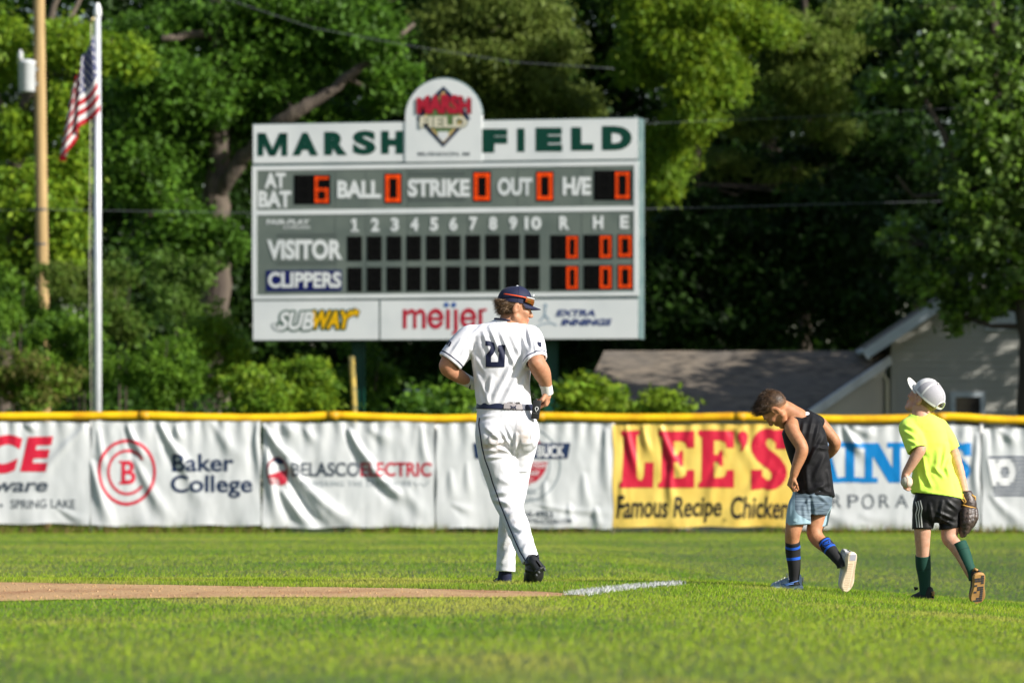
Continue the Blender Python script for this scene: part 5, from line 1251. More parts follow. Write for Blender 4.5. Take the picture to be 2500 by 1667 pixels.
def band_mat(name, base, bands, rough=.75):
    """knit with stripes at given distances along the sock: (start, end, colour)"""
    m = mat(name, base, rough, bump=[(300, .0008)], sheen=.03); nt = m.node_tree; L = nt.links; bs = nt.nodes['Principled BSDF']; out = bs.inputs['Base Color'].links[0].from_socket
    at = nt.nodes.new('ShaderNodeAttribute'); at.attribute_name = 'along'
    for a, b, c in bands:
        g1 = nt.nodes.new('ShaderNodeMath'); g1.operation = 'GREATER_THAN'; g1.inputs[1].default_value = a; L.new(at.outputs['Fac'], g1.inputs[0])
        g2 = nt.nodes.new('ShaderNodeMath'); g2.operation = 'LESS_THAN'; g2.inputs[1].default_value = b; L.new(at.outputs['Fac'], g2.inputs[0])
        g3 = nt.nodes.new('ShaderNodeMath'); g3.operation = 'MULTIPLY'; L.new(g1.outputs[0], g3.inputs[0]); L.new(g2.outputs[0], g3.inputs[1])
        mx = nt.nodes.new('ShaderNodeMix'); mx.data_type = 'RGBA'; L.new(g3.outputs[0], mx.inputs[0]); L.new(out, mx.inputs[6]); mx.inputs[7].default_value = (*c, 1); out = mx.outputs[2]
    L.new(out, bs.inputs['Base Color']); return m
def torso_rows(Y0, rows):
    """rows: py, left px, right px, centre dy, half depth m"""
    return [(CAMZ-(r[0]-HOR)*(Y0+r[3])/FPX, ((r[1]+r[2])/2-1250)*(Y0+r[3])/FPX, Y0+r[3], (r[2]-r[1])/2*(Y0+r[3])/FPX, r[4]) for r in rows]
# ================================================================ the ball player
q = px3(35.12)
ball_player = empty('person', (q(1262, 1424)[0], 35.12, 0), 'ball player in white uniform and navy cap, walking away with his head turned right', 'person')
pl = ball_player
HC = q(1257, 751, .02); hf = frame((.95, .19, -.19), (.18, .05, .97))
# --- body: one continuous surface
F_ = Fld(q(1040, 1440, -.45), q(1370, 680, .50), .0042)
add_head(F_, HC, hf, 1.0)
F_.chain([(q(1238, 812, .02), 28*S), (q(1240, 796, .02), 24*S), (q(1250, 772, .03), 22*S)], .02)
F_.loft(torso_rows(35.12, [(800, 1190, 1270, 0, .06), (815, 1150, 1292, 0, .085), (850, 1156, 1290, 0, .10), (900, 1162, 1286, 0, .10), (985, 1172, 1292, 0, .095), (1040, 1176, 1304, 0, .10)]), .03)
for ch in ([(q(1150, 822), 24*S), (q(1120, 858, -.02), 21*S), (q(1092, 893, -.04), 18.5*S), (q(1116, 915, .02), 16*S), (q(1142, 930, .10), 10.5*S), (q(1158, 938, .15), 9*S)],
           [(q(1294, 824), 24*S), (q(1304, 855, -.07), 20*S), (q(1309, 884, -.13), 18.5*S), (q(1322, 908, -.10), 19.5*S), (q(1332, 934, -.05), 12.5*S), (q(1336, 952, -.02), 9.5*S)]):
    F_.chain(ch, .02)
F_.cap(q(1307, 884, -.15), q(1305, 886, -.15), 15*S, 15*S, .01)
add_hand(F_, q(1336, 954, -.02), (-.02, .25, -.95), (-.95, .25, .05), 1.0, (72, 82, 86, 90), -1, 55)
add_hand(F_, q(1160, 939, .155), (.75, .5, -.2), (0, .5, .8), 1.0, (60, 60, 65, 70), 1)
for ch in ([(q(1205, 1040), 30*S), (q(1220, 1130), 30*S), (q(1234, 1205, -.02), 22*S), (q(1262, 1285, -.12), 20*S), (q(1293, 1362, -.25), 13*S), (q(1302, 1385, -.28), 13*S)],
           [(q(1272, 1045), 30*S), (q(1266, 1130, .06), 22*S), (q(1256, 1205, .13), 18*S), (q(1242, 1285, .2), 18*S), (q(1234, 1385, .27), 11*S), (q(1233, 1398, .28), 10*S)]):
    F_.chain(ch, .02)
Vb, Fb = F_.mesh(2); body = put_mesh('body', Vb, Fb, skin_a, pl, {'lip': lip_attr(HC, hf, 1.0)})
face_bits(pl, HC, hf, 1.0)
# --- jersey
def jersey(F_, clip):
    F_.loft(torso_rows(35.12, [(786, 1206, 1262, .02, .05), (796, 1172, 1280, .01, .075), (806, 1150, 1290, 0, .095), (820, 1143, 1297, 0, .112), (850, 1146, 1299, 0, .128), (880, 1150, 1297, 0, .130), (910, 1154, 1295, 0, .126), (940, 1157, 1294, 0, .122), (968, 1160, 1296, 0, .122), (984, 1163, 1297, 0, .125), (1000, 1163, 1298, 0, .118), (1012, 1166, 1296, 0, .105)]), .018, 2.35)
    F_.cap(q(1237, 812, .02), q(1235, 782, .025), 27*S, 25.5*S, .02, (q(1233, 783, .02), (.17, .1, .98)))
    F_.cap(q(1232, 802, .02), q(1152, 818), 22*S, 23*S, .03); F_.cap(q(1244, 802, .02), q(1292, 818), 22*S, 23*S, .03)
    cl = (q(1099, 882, -.035), (-.60, -.12, -.79)) if clip else None
    F_.chain([(q(1148, 824), 30*S), (q(1122, 853, -.02), 31*S), (q(1096, 886, -.04), 30*S)], .022, cl)
    cr = (q(1307, 880, -.11), (.40, -.45, -.80)) if clip else None
    F_.chain([(q(1294, 824), 29*S), (q(1302, 852, -.06), 28.5*S), (q(1308, 890, -.13), 26.5*S)], .022, cr)
lo, hi = q(1050, 1020, -.36), q(1360, 775, .3)
FO = Fld(lo, hi, .005); jersey(FO, True); FI = Fld(lo, hi, .005); jersey(FI, False); FO.d = np.maximum(FO.d, -(FI.d+.011)); FO.cap(q(1237, 789, .025), q(1235, 768, .03), 21*S, 21*S, .003, None, True)
FO.cut(q(1170, 1006), (-.05, 0, -1)); V, F = FO.mesh(2)
folds = [(1180, 812, 1200, 870, .007, 5), (1196, 800, 1230, 880, .009, 5), (1222, 812, 1262, 905, .010, 5), (1248, 818, 1275, 880, .008, 5), (1178, 795, 1140, 830, .007, 5), (1275, 845, 1200, 985, .010, 7), (1288, 870, 1225, 990, .011, 7), (1293, 905, 1250, 990, .009, 6), (1160, 880, 1175, 985, .008, 5), (1168, 915, 1195, 990, .008, 5),
         (1200, 920, 1188, 985, .007, 5), (1150, 850, 1178, 905, .009, 5), (1140, 845, 1120, 885, .009, 5), (1128, 830, 1100, 868, .007, 5), (1288, 800, 1300, 850, .008, 4), (1300, 815, 1312, 865, .007, 4), (1270, 806, 1284, 850, .007, 4),]
V = wrinkle(V, F, [(*f_[:4], f_[4]*.85, f_[5]) for f_ in folds], .0022, 12, 5)
hl, nl = q(1099, 882, -.035), np.array((-.60, -.12, -.79)); hr, nr_ = q(1307, 880, -.11), np.array((.40, -.45, -.80)); nl = nl/np.linalg.norm(nl); nr_ = nr_/np.linalg.norm(nr_)
def trim_fn(V):
    px = topix(V); a = (V-hl)@nl; b = (V-hr)@nr_
    la = .0042-np.abs(a+.018); lb = .0042-np.abs(b+.018); la[(px[:, 0] > 1150) | (px[:, 1] < 830)] = -.02; lb[(px[:, 0] < 1276) | (px[:, 1] < 840) | (V[:, 1] > 35.25)] = -.02
    return np.maximum(la, lb)
zero = lambda V: np.full(len(V), -2.0)
jer = put_mesh('jersey', V, F, uni, pl, {'trim': trim_fn, 'stain': lambda V: zero(V)})
jb = bvh_of(V, F); ms = on_surface(jb, .0022)
# back number: block figures
n2 = poly2d([(1186, 832), (1199, 834), (1207, 841), (1207, 855), (1199, 868), (1199, 870), (1200, 883), (1217, 883), (1232, 884), (1232, 896), (1186, 896), (1186, 868), (1196, 851), (1196, 846), (1193, 845), (1186, 845)])
n1 = poly2d([(1218, 841), (1234, 841), (1231, 884), (1231, 896), (1218, 896), (1220, 858), (1217, 857)])
two = join2d(rbar(1185.5, 832, 1195, 844), stroke2d([(1192, 838), (1202, 841), (1204, 850), (1200, 860), (1192, 869)], 12), rbar(1186, 866, 1199, 896), rbar(1186, 883.5, 1222, 896))
decal('back_number', join2d(two), ms, inkn, jer, 4, True); one = join2d(poly2d([(1217, 842), (1234, 842), (1231.5, 896), (1216, 896), (1219, 860), (1216, 858)]))
decal('back_number', one, ms, inkn, jer, 4, True)
decal('sleeve_patch', join2d(poly2d([(1312, 834), (1321, 836), (1322, 848), (1316, 846), (1312, 840)])), ms, inkn, jer, 3, True)
decal('sleeve_patch', join2d(stroke2d([(1091, 842), (1098, 833), (1101, 836), (1096, 846)], 3.5)), ms, inkn, jer, 3, True)
mb = MB(); ring = []
for k in range(33):
    a = 2*math.pi*k/32; ring.append(q(1234.5+26.5*math.cos(a), 783+4.8*math.cos(a)-2*math.sin(a), .022-.0665*math.sin(a)))
mb.tube(ring, .006, 8, False); mb.build('collar_trim', nvy, jer, True)
# --- trousers
def trou(F_):
    F_.loft(torso_rows(35.12, [(984, 1166, 1298, 0, .118), (1000, 1164, 1301, 0, .125), (1037, 1163, 1314, -.005, .138), (1065, 1164, 1315, -.005, .138), (1090, 1168, 1308, 0, .12), (1105, 1190, 1290, 0, .08)]), .03, 2.3)
    F_.ell(q(1203, 1062, -.06), np.array([38, 40, 48])*S, None, .03); F_.ell(q(1277, 1060, -.055), np.array([38, 38, 46])*S, None, .03)
    F_.chain([(q(1207, 1048, -.01), 43*S), (q(1211, 1095, -.01), 45*S), (q(1220, 1140, -.01), 41*S), (q(1229, 1178, -.01), 36.5*S), (q(1235, 1210, -.02), 34*S), (q(1249, 1250, -.06), 28*S), (q(1265, 1288, -.12), 26.5*S), (q(1281, 1334, -.2), 23*S), (q(1299, 1376, -.27), 19.5*S)], .02, (q(1296, 1367, -.25), (.40, -.3, -.87)))
    F_.chain([(q(1275, 1050, .01), 40*S), (q(1273, 1090, .03), 36*S), (q(1266, 1140, .06), 30*S), (q(1257, 1200, .12), 28*S), (q(1247, 1250, .17), 25*S), (q(1239, 1300, .21), 22.5*S), (q(1236, 1350, .25), 22*S), (q(1234, 1405, .28), 23.5*S)], .012, (q(1234, 1393, .27), (-.05, 0, -1)))
FT = Fld(q(1140, 1410, -.38), q(1330, 970, .42), .005); trou(FT); V, F = FT.mesh(2)
folds = [(1186, 1045, 1228, 1075, .007, 5), (1225, 1050, 1252, 1100, .009, 5), (1238, 1045, 1257, 1085, .007, 4), (1190, 1085, 1250, 1075, .008, 5), (1185, 1100, 1245, 1098, .009, 5), (1190, 1118, 1235, 1112, .007, 4), (1210, 1090, 1255, 1110, .008, 4), (1260, 1060, 1256, 1135, .010, 4), (1275, 1085, 1300, 1078, .006, 5),
         (1200, 1208, 1265, 1195, .008, 6), (1205, 1218, 1250, 1232, .010, 6), (1228, 1235, 1270, 1205, .007, 5), (1222, 1170, 1262, 1185, .006, 7), (1240, 1260, 1278, 1240, .008, 6), (1252, 1285, 1290, 1300, .007, 6), (1262, 1310, 1290, 1285, .006, 5), (1275, 1345, 1302, 1310, .006, 5), (1225, 1330, 1245, 1300, .007, 6), (1222, 1370, 1248, 1335, .006, 5),
         (1265, 1150, 1288, 1149, .003, 4), (1265, 1200, 1278, 1165, .005, 5), (1170, 1020, 1215, 1012, .006, 4), (1180, 1060, 1175, 1140, .006, 6)]
V = wrinkle(V, F, folds, .0032, 12, 9, (1, 1, .6))
px = topix(V); dd = np.hypot(px[:, 0]-1205, px[:, 1]-1073); N = vnormals(V, F); V = V+N*(.006*sstep(15, 12, dd)*(N[:, 1] < -.1)*(1-.3*sstep(9, 4, dd)))[:, None]
def stain_fn(V):
    p = topix(V); g = 1.5*np.exp(-((p[:, 0]-1277)/15)**2-((p[:, 1]-1062)/22)**2)+.8*np.exp(-((p[:, 0]-1205)/30)**2-((p[:, 1]-1085)/24)**2)+.5*np.exp(-((p[:, 0]-1240)/14)**2-((p[:, 1]-1262)/30)**2)
    n = fbm(V*38, 71); return -1.0+1.9*g*np.clip(n*1.6-.3, 0, 1)+.35*(n > .7)*(p[:, 1] > 1040)
tr = put_mesh('trousers', V, F, uni, pl, {'trim': lambda V: np.full(len(V), -.02), 'stain': stain_fn})
tb_ = bvh_of(V, F); mt = on_surface(tb_, .0022)
pip = [(1171, 1020), (1169, 1036), (1173, 1062), (1177, 1090), (1184, 1120), (1195, 1150), (1203, 1178), (1213, 1205), (1222, 1232), (1232, 1256), (1243, 1284), (1256, 1315), (1270, 1346), (1283, 1368)]
decal('leg_piping', stroke2d(pip, 2.6), mt, inkn, tr, 5, True)
seam = mat('seam line grey', (.56, .55, .56), .8)  # thin grey lines for the trouser seams and the tin's outline
decal('back_seam', stroke2d([(1261, 1010), (1262, 1040), (1258, 1080)], 1.0), mt, seam, tr, 4); decal('pocket_seam', stroke2d([(1300, 1028), (1296, 1070), (1304, 1094), (1311, 1082)], 1.0), mt, seam, tr, 4); decal('knee_seam', stroke2d([(1263, 1150), (1287, 1150)], 1.2), mt, seam, tr, 4)
decal('pocket_tin_ring', ring2d(1205, 1073, 11.5, 11.5, 1.1), mt, seam, tr, 3)
# --- belt and its back loop
FBt = Fld(q(1140, 1030, -.3), q(1330, 960, .3), .004)
FBt.loft(torso_rows(35.12, [(984, 1166, 1298, 0, .118), (1000, 1164, 1301, 0, .125), (1037, 1163, 1314, -.005, .138)]), .01, 2.3, .007)
FBt.cut(q(1240, 985.5), (.03, 0, 1)); FBt.cut(q(1240, 1000.5), (-.03, 0, -1)); V, F = FBt.mesh(1); belt = put_mesh('belt', V, F, mat('navy belt', tuple(lin((36, 42, 66))), .45), pl)
bb_ = bvh_of(V, F); mbl = on_surface(bb_, .0035)
decal('belt_loop', poly2d([(1231, 981), (1272, 981), (1277, 1003), (1229, 1003)]), mbl, uni, belt, 4, True)
mbl2 = on_surface(bb_, .0055); lg = [stroke2d([(1246.5, 990), (1248.5, 993), (1248.5, 996), (1246.5, 999)], 2.2), stroke2d([(1259.5, 990), (1257.5, 993), (1257.5, 996), (1259.5, 999)], 2.2), stroke2d([(1248.5, 994.5), (1253, 992.6), (1257.5, 994.5)], 2.0), stroke2d([(1248.5, 995), (1253, 996.6), (1257.5, 995)], 2.0)]
decal('maker_mark', join2d(*lg), mbl2, inkn, belt, 3)
# --- wrist tape
for pts, nm in (([(q(1331, 935, -.047), 15.8*S), (q(1334.5, 947, -.03), 14.6*S), (q(1337, 961, -.012), 14.4*S)], 0), ([(q(1125, 921, .06), 17*S), (q(1140, 929, .10), 15.5*S), (q(1158, 938, .145), 15*S)], 1)):
    sock('wrist_tape', pts, tapew, pl)
mb = MB(); mb.tube([q(1150.5, 921, .085+.03*math.sin(a)*0) if False else q(1148+3*math.cos(a)*.4, 933-15.2*math.cos(a), .118-.038*math.sin(a)) for a in np.linspace(0, 2*math.pi, 25)], .0045, 6, False); mb.build('wrist_cord', nvy, pl, True)
# --- shoes
sol = mat('cleat sole', (.02, .02, .021), .35, spec=.6)
H = q(1320, 1384, -.36); T = q(1294, 1424, -.13)
left, frf = shoe('shoe', pl, H, T, (-.55, .35, .62), .108, 0, blk, sol, .014, .105); 
mb = MB()
for a_, b_ in [(.06, -.2), (.06, .2), (.18, -.3), (.18, .3), (.62, -.36), (.62, .36), (.74, -.4), (.74, .4), (.74, 0), (.88, -.25), (.88, .25)]:
    p = frf(a_, b_, -.012); e = frf(a_, b_, -.026); mb.tube([p, e], [.009, .005], 6)
mb.build('cleats', mat('cleat stud', (.10, .10, .105), .25, spec=.8), left)
F_ = Fld(q(1270, 1436, -.5), q(1350, 1345, 0), .004)
F_.chain([(q(1297, 1366, -.27), 17*S), (q(1303, 1384, -.29), 19*S), (q(1304, 1400, -.25), 22*S), (q(1300, 1411, -.19), 20*S), (q(1296, 1416, -.12), 15*S)], .012); V, F = F_.mesh(2)
V = wrinkle(V, F, [(1285, 1375, 1315, 1372, .004, 3), (1282, 1390, 1310, 1398, .004, 3)], .003, 30, 3); put_mesh('shoe_upper', V, F, blk, left)
mb = MB(); mb.tube([q(1309, 1358, -.28), q(1314, 1354, -.31), q(1315, 1362, -.32), q(1312, 1367, -.30)], .005, 6); mb.build('pull_tab', blk, left, True)
right, frf = shoe('shoe', pl, q(1236, 1426, .25), q(1216, 1426, .52), (0, 0, 1), .098, 0, blk, sol, .012, .085)
sock('sock', [(q(1234, 1380, .28), 15.5*S), (q(1233, 1400, .28), 16.5*S), (q(1231, 1420, .29), 18*S)], nvy, pl)
mb = MB(); mb.tube([q(1214, 1412, .30), q(1206, 1408, .30), q(1203, 1417, .30), q(1212, 1411, .29)], .0022, 5); mb.tube([q(1214, 1411, .30), q(1208, 1415, .28), q(1204, 1421, .28)], .0022, 5); mb.build('shoelace', blk, right, True)
# --- hair, cap, sunglasses
hair_m = mat('brown hair', (.105, .058, .028), .5, [((60, 60, 60), (.20, .125, .06), 3, .45, .65)], spec=.5)
def flow_p(l): return np.stack([np.full(len(l), -.75), np.full(len(l), -.5)+.25*np.sin(l[:, 1]*90), np.zeros(len(l))], 1)
add_hair(pl, HC, hf, 1.0, lambda l: (l[:, 1] < .035) & (l[:, 1] > -.05) & (l[:, 0] < -.012), [((0, -.050, 0), (.0, 1, 0)), ((0, .05, 0), (0, -1, 0)), ((-.006, 0, 0), (-1, .28, 0))], .003, hair_m, 2200, lambda l: .015+.022*(l[:, 0] < -.05)+.006*np.sin(l[:, 1]*160+l[:, 2]*90), flow_p, 17, .0024, .75)
V, F = cap_dome(HC, hf, 1.0, .108, .088, .107, (-.010, .026)); cap_o = put_mesh('cap', V, F, nvy, pl)
V, F = cap_brim(HC, hf, 1.0, .106, .087, (-.010, .026), .066, .010, 0, 66, .009); put_mesh('brim', V, F, nvy, cap_o)
f, u, r = hf; Lh = lambda a, b, d: HC+f*a+u*b+r*d
mb = MB(); mb.lathe(Lh(-.010, .134, 0), [(.009, -.004), (.0095, .0), (.006, .004), (.001, .005)], 10); mb.build('button', mat('cap button', (.75, .75, .75), .6), cap_o, True)
mb = MB()
for a0 in (30, 90, 150, 210, 270, 330):
    a = R(a0); mb.tube([Lh(-.010+.1085*max(1-math.sin(t)**2.3, 0)**(1/2.3)*math.cos(a), .026+.1075*math.sin(t)**.92+.006*math.cos(a), .0885*max(1-math.sin(t)**2.3, 0)**(1/2.3)*math.sin(a)) for t in np.linspace(.02, 1.55, 14)], .0008, 4)
mb.build('cap_seams', mat('cap seam', tuple(lin((12, 16, 38))), .8), cap_o)
dl = lambda a, h, o=.003: Lh(-.010+(.108+o)*math.cos(a), .028+h+.006*math.cos(a), (.088+o)*math.sin(a))
mb = MB(); mb.tube([dl(R(-4), .052), dl(R(3), .064), dl(R(9), .056), dl(R(14), .066), dl(R(20), .054)], .0035, 6); mb.build('cap_emblem', mat('emblem white', (.78, .78, .78), .6), cap_o)
lens_m = mat('mirror lens', (.42, .07, .02), .12, (14, (.25, .16, .02), 2, .35, .65), spec=.8, metal=.55); frame_o = mat('orange frame', tuple(lin((236, 84, 32))), .35)
V = []; F = []; na = 40
for j in range(7):
    for i in range(na+1):
        a = R(-66+132*i/na); hgt = (.010+.030*(1-.55*abs(math.sin(a))**2))*(j/6)*(1-.30*math.exp(-(a/.16)**2)*(1-j/6)); V.append(dl(a, .040-hgt if False else .040-.043*(1-j/6)*(1-.35*math.sin(a)**2), .011+.004*math.sin(j/6*3.14)))
for j in range(6):
    for i in range(na): F.append((j*(na+1)+i, j*(na+1)+i+1, (j+1)*(na+1)+i+1, (j+1)*(na+1)+i))
gl = put_mesh('sunglasses', np.array(V), np.array(F), lens_m, pl)
mb = MB(); mb.tube([dl(R(a), .039, .012) for a in range(-68, 69, 6)], .0035, 6); mb.build('frame_rim', mat('rim white', (.7, .7, .7), .4), gl, True)
for s in (-1, 1):
    mb = MB(); mb.tube([dl(R(s*a), .036+.00006*(a-66), .008) for a in range(66, 140, 6)], [.0042]*8+[.0036]*5, 6); mb.build('temple_arm', frame_o, gl, True)
# --- belt pack radio in the back pocket: carried, a thing of its own
rc = q(1309, 1000, -.115); rad = empty('radio', q(1309, 1024, -.115), 'small black radio clipped in the ball player\'s back pocket', 'radio')
rm = mat('radio black', (.022, .022, .023), .5); rx = np.array([.985, 0, -.10]); rz = np.array([.14, -.05, .99]); ry = np.cross(rz, rx)
bm = bmesh.new(); bmesh.ops.create_cube(bm, size=1)
for v in bm.verts: v.co = Vector(rc+rx*v.co.x*.050+ry*v.co.y*.03+rz*v.co.z*.115)
bmesh.ops.bevel(bm, geom=bm.edges[:], offset=.006, segments=3, affect='EDGES', profile=.5); me = bpy.data.meshes.new('radio'); bm.to_mesh(me); bm.free(); link('case', me, rm, rad, True)
mb = MB(); mb.tube([rc+rz*.055-rx*.008, rc+rz*.070-rx*.008], [.0075, .0065], 10); mb.build('knob', rm, rad, True)
fr_ = lambda a, b: rc+rx*a+rz*b-ry*.0165*np.sign(ry[1])
mb = MB(); mk = [fr_(.002+.0095*math.cos(R(a)), .008+.0105*math.sin(R(a))) for a in range(-60, 241, 20)]; mb.tube(mk, .0022, 5); mb.tube([fr_(-.003, -.002), fr_(.002, -.012), fr_(.007, -.002)], .0018, 5); mb.build('emblem', mat('emblem white', (.78, .78, .78), .6), rad)
mb = MB()
for k in range(7): mb.tube([fr_(-.014+.0045*k, -.022), fr_(-.0115+.0045*k, -.022)], .0012, 4)
mb.build('marking', mat('marking grey', (.3, .3, .3), .6), rad)
# ================================================================ boy in the black sleeveless shirt
q = px3(35.0)
b1 = empty('person', (q(1955, 1438)[0], 35.0, -.04), 'boy in black sleeveless shirt and pale blue shorts, head bowed, one heel lifted', 'person')
HC1 = q(1891, 996, -.02); h1 = frame((-.47, .24, -.86), (-.86, -.06, .50)); sc1 = .93
F_ = Fld(q(1830, 1450, -.42), q(2110, 930, .40), .0042)
add_head(F_, HC1, h1, sc1, True)
F_.chain([(q(1958, 1028, .02), 24*S), (q(1938, 1012, .01), 19.5*S), (q(1912, 996, 0), 19*S)], .02)
F_.loft(torso_rows(35.0, [(1020, 1935, 1995, .02, .05), (1036, 1922, 2004, .01, .075), (1060, 1918, 2010, 0, .085), (1100, 1928, 2014, 0, .085), (1150, 1942, 2022, 0, .08), (1210, 1942, 2028, 0, .085), (1250, 1945, 2018, 0, .085)]), .025)
F_.chain([(q(1930, 1044, -.085), 15*S), (q(1943, 1066, -.11), 15.5*S), (q(1958, 1093, -.135), 14*S), (q(1953, 1116, -.13), 13.5*S), (q(1943, 1142, -.125), 10.5*S), (q(1937, 1162, -.12), 8.5*S)], .012)
F_.cap(q(1935, 1034, -.06), q(1935, 1042, -.08), 15*S, 15*S, .02)
add_hand(F_, q(1936, 1164, -.12), (-.30, .10, -.95), (.80, .55, -.1), .72, (55, 62, 68, 72), 1, 40)
F_.chain([(q(2000, 1032, .09), 16*S), (q(2018, 1053, .10), 15*S), (q(2039, 1081, .10), 13*S), (q(2026, 1104, .15), 12*S), (q(2005, 1120, .19), 9*S)], .012)
add_hand(F_, q(2003, 1121, .195), (-.8, .4, -.45), (-.2, -.6, -.7), .72, (50, 55, 60, 65), -1, 40)
for ch in ([(q(1952, 1235, -.04), 24*S), (q(1943, 1268, -.05), 21*S), (q(1936, 1297, -.06), 17.5*S), (q(1934, 1322, -.04), 15.5*S), (q(1936, 1348, -.02), 16*S), (q(1939, 1385, -.01), 12*S), (q(1940, 1404, 0), 9*S)],
           [(q(2003, 1240, .04), 23*S), (q(1995, 1270, .02), 20.5*S), (q(1988, 1298, 0), 17.5*S), (q(1998, 1318, -.02), 16*S), (q(2018, 1334, -.06), 15*S), (q(2036, 1352, -.10), 12*S), (q(2050, 1370, -.12), 10*S)]):
    F_.chain(ch, .014)
V, F = F_.mesh(2); put_mesh('body', V, F, skin_b, b1, {'lip': lip_attr(HC1, h1, sc1)})
face_bits(b1, HC1, h1, sc1)
hair1 = mat('cropped brown hair', (.055, .030, .015), .5, [((50, 50, 50), (.13, .072, .036), 3, .45, .7)], spec=.4, attr=[('fade', (.25, .125, .065), .5)])
def len1(l): top = sstep(-.02, .06, l[:, 0])*sstep(.03, .07, l[:, 1]); return .006+.040*top+.016*sstep(.05, .09, l[:, 1])
def flow1(l): top = sstep(-.03, .05, l[:, 0])[:, None]; return np.stack([.25+.55*top[:, 0], -.1+.55*top[:, 0], np.zeros(len(l))], 1)
add_hair(b1, HC1, h1, sc1, lambda l: (-.115*(l[:, 0]-.092)+.16*(l[:, 1]-.066) > .0005), [((.092, .064, 0), (-.115, .16, 0))], .002, hair1, 5200, len1, flow1, 27, .0017, .4, lambda l: .55-((-.115*(l[:, 0]-.092)+.16*(l[:, 1]-.066))*120)*1.0*np.where(l[:, 0] > .03, 9, 1)-sstep(.0, .06, l[:, 0])*.8)
# sleeveless shirt
blkc = mat('black jersey cloth', (.0085, .0082, .0095), .62, (20, (.012, .0115, .013), 3, .4, .7), bump=(260, .0006), sheen=.03, spec=.16)
def tank(F_):
    F_.loft(torso_rows(35.0, [(1012, 1955, 1985, .03, .05), (1020, 1934, 1996, .02, .066), (1034, 1918, 2006, .01, .088), (1058, 1909, 2017, 0, .102), (1084, 1915, 2021, 0, .104), (1104, 1921, 2023, 0, .102), (1134, 1931, 2028, 0, .10), (1174, 1939, 2033, 0, .10), (1206, 1937, 2038, 0, .105), (1222, 1936, 2040, 0, .107)]), .014, 2.35)
    F_.cap(q(1948, 1020, .02), q(1934, 1038, -.06), 17*S, 15*S, .02); F_.cap(q(1968, 1016, .03), q(1998, 1030, .07), 17*S, 16*S, .02)
lo, hi = q(1890, 1235, -.22), q(2060, 985, .22)
FO = Fld(lo, hi, .0045); tank(FO); FI = Fld(lo, hi, .0045); tank(FI); FO.d = np.maximum(FO.d, -(FI.d+.010))
for a_, b_, ra, rb in ((q(1922, 1046, -.105), q(1934, 1068, -.14), 17*S, 17*S), (q(2012, 1040, .12), q(2030, 1060, .13), 15*S, 15*S)): FO.cap(a_, b_, ra, rb, .004, None, True)
FO.cap(q(1936, 1012, .01), q(1905, 1002, 0), 23*S, 24*S, .004, None, True)
FO.cut(q(1985, 1211), (-.045, -.1, -1)); V, F = FO.mesh(2)
folds = [(1962, 1030, 1955, 1075, .006, 4), (1985, 1015, 1972, 1075, .005, 4), (2000, 1030, 1985, 1095, .006, 4), (2012, 1065, 1968, 1135, .008, 5), (2020, 1095, 1990, 1092, .008, 4), (1990, 1095, 1968, 1150, .008, 5), (2015, 1110, 1985, 1170, .006, 5), (1968, 1140, 1972, 1195, .010, 6), (1975, 1200, 2020, 1180, .009, 5), (2022, 1150, 2030, 1205, .006, 4), (1950, 1080, 1945, 1130, .006, 4), (1995, 1185, 2034, 1205, .006, 5)]
V = wrinkle(V, F, folds, .003, 14, 15); tk = put_mesh('sleeveless_shirt', V, F, blkc, b1)
bv = bvh_of(V, F); decal('neck_label', disc2d(1969, 1010, 7, 4.2), on_surface(bv, .003), mat('label white', (.74, .74, .74), .6), tk, 3)
# shorts: heathered panel over pale side and hem
def shorts_mat():
    m = mat('heather shorts', tuple(lin((82, 98, 112))), .75, [((6, 6, 130), tuple(lin((126, 143, 154))), 3, .42, .66)], bump=(240, .0006), sheen=.04, attr=[('pale', tuple(lin((150, 178, 190))), .0015)]); return m
def short1(F_, clip):
    F_.loft(torso_rows(35.0, [(1188, 1938, 2030, 0, .095), (1210, 1934, 2033, 0, .10), (1240, 1930, 2030, 0, .10), (1256, 1940, 2020, 0, .09)]), .02)
    c1 = (q(1948, 1280, -.05), (.10, -.05, -1)) if clip else None; c2 = (q(1997, 1286, .03), (.16, 0, -1)) if clip else None
    F_.chain([(q(1954, 1228, -.03), 26*S), (q(1950, 1256, -.045), 28*S), (q(1948, 1290, -.05), 29*S)], .014, c1, 3)
    F_.chain([(q(2006, 1228, .035), 24*S), (q(2003, 1256, .035), 22*S), (q(1997, 1296, .02), 19*S)], .006, c2, 3)
lo, hi = q(1895, 1310, -.24), q(2060, 1180, .24)
FO = Fld(lo, hi, .0045); short1(FO, True); FI = Fld(lo, hi, .0045); short1(FI, False); FO.d = np.maximum(FO.d, -(FI.d+.010)); V, F = FO.mesh(2)
V = wrinkle(V, F, [(1978, 1215, 1985, 1280, -.010, 4), (1988, 1205, 1960, 1240, .006, 4), (2000, 1210, 2025, 1230, .006, 4), (1990, 1240, 2020, 1225, .006, 4), (1962, 1235, 1966, 1275, .005, 4), (1930, 1220, 1925, 1270, .005, 4)], .0025, 14, 25)
def pale1(V):
    p = topix(V); x, y = p[:, 0], p[:, 1]
    near = np.where(y < 1240, 1941, 1941+((np.maximum(y-1240, 0))/27)**2*24)
    l = np.maximum(near-x, y-(1252+.55*(x-1942))); l = np.where(x > 1984, np.maximum(y-(1268-.0*(x-1984)), (x-(2041-.55*(y-1215)))), l); return l*S
shm = shorts_mat(); sh = put_mesh('shorts', V, F, shm, b1, {'pale': pale1})
decal('hem_patch', join2d(poly2d([(1937, 1268), (1943, 1264), (1947, 1266), (1946, 1274), (1938, 1272)])), on_surface(bvh_of(V, F), .002), mat('patch pale', tuple(lin((176, 206, 214))), .6), sh, 3)
blue = tuple(lin((24, 88, 196)))
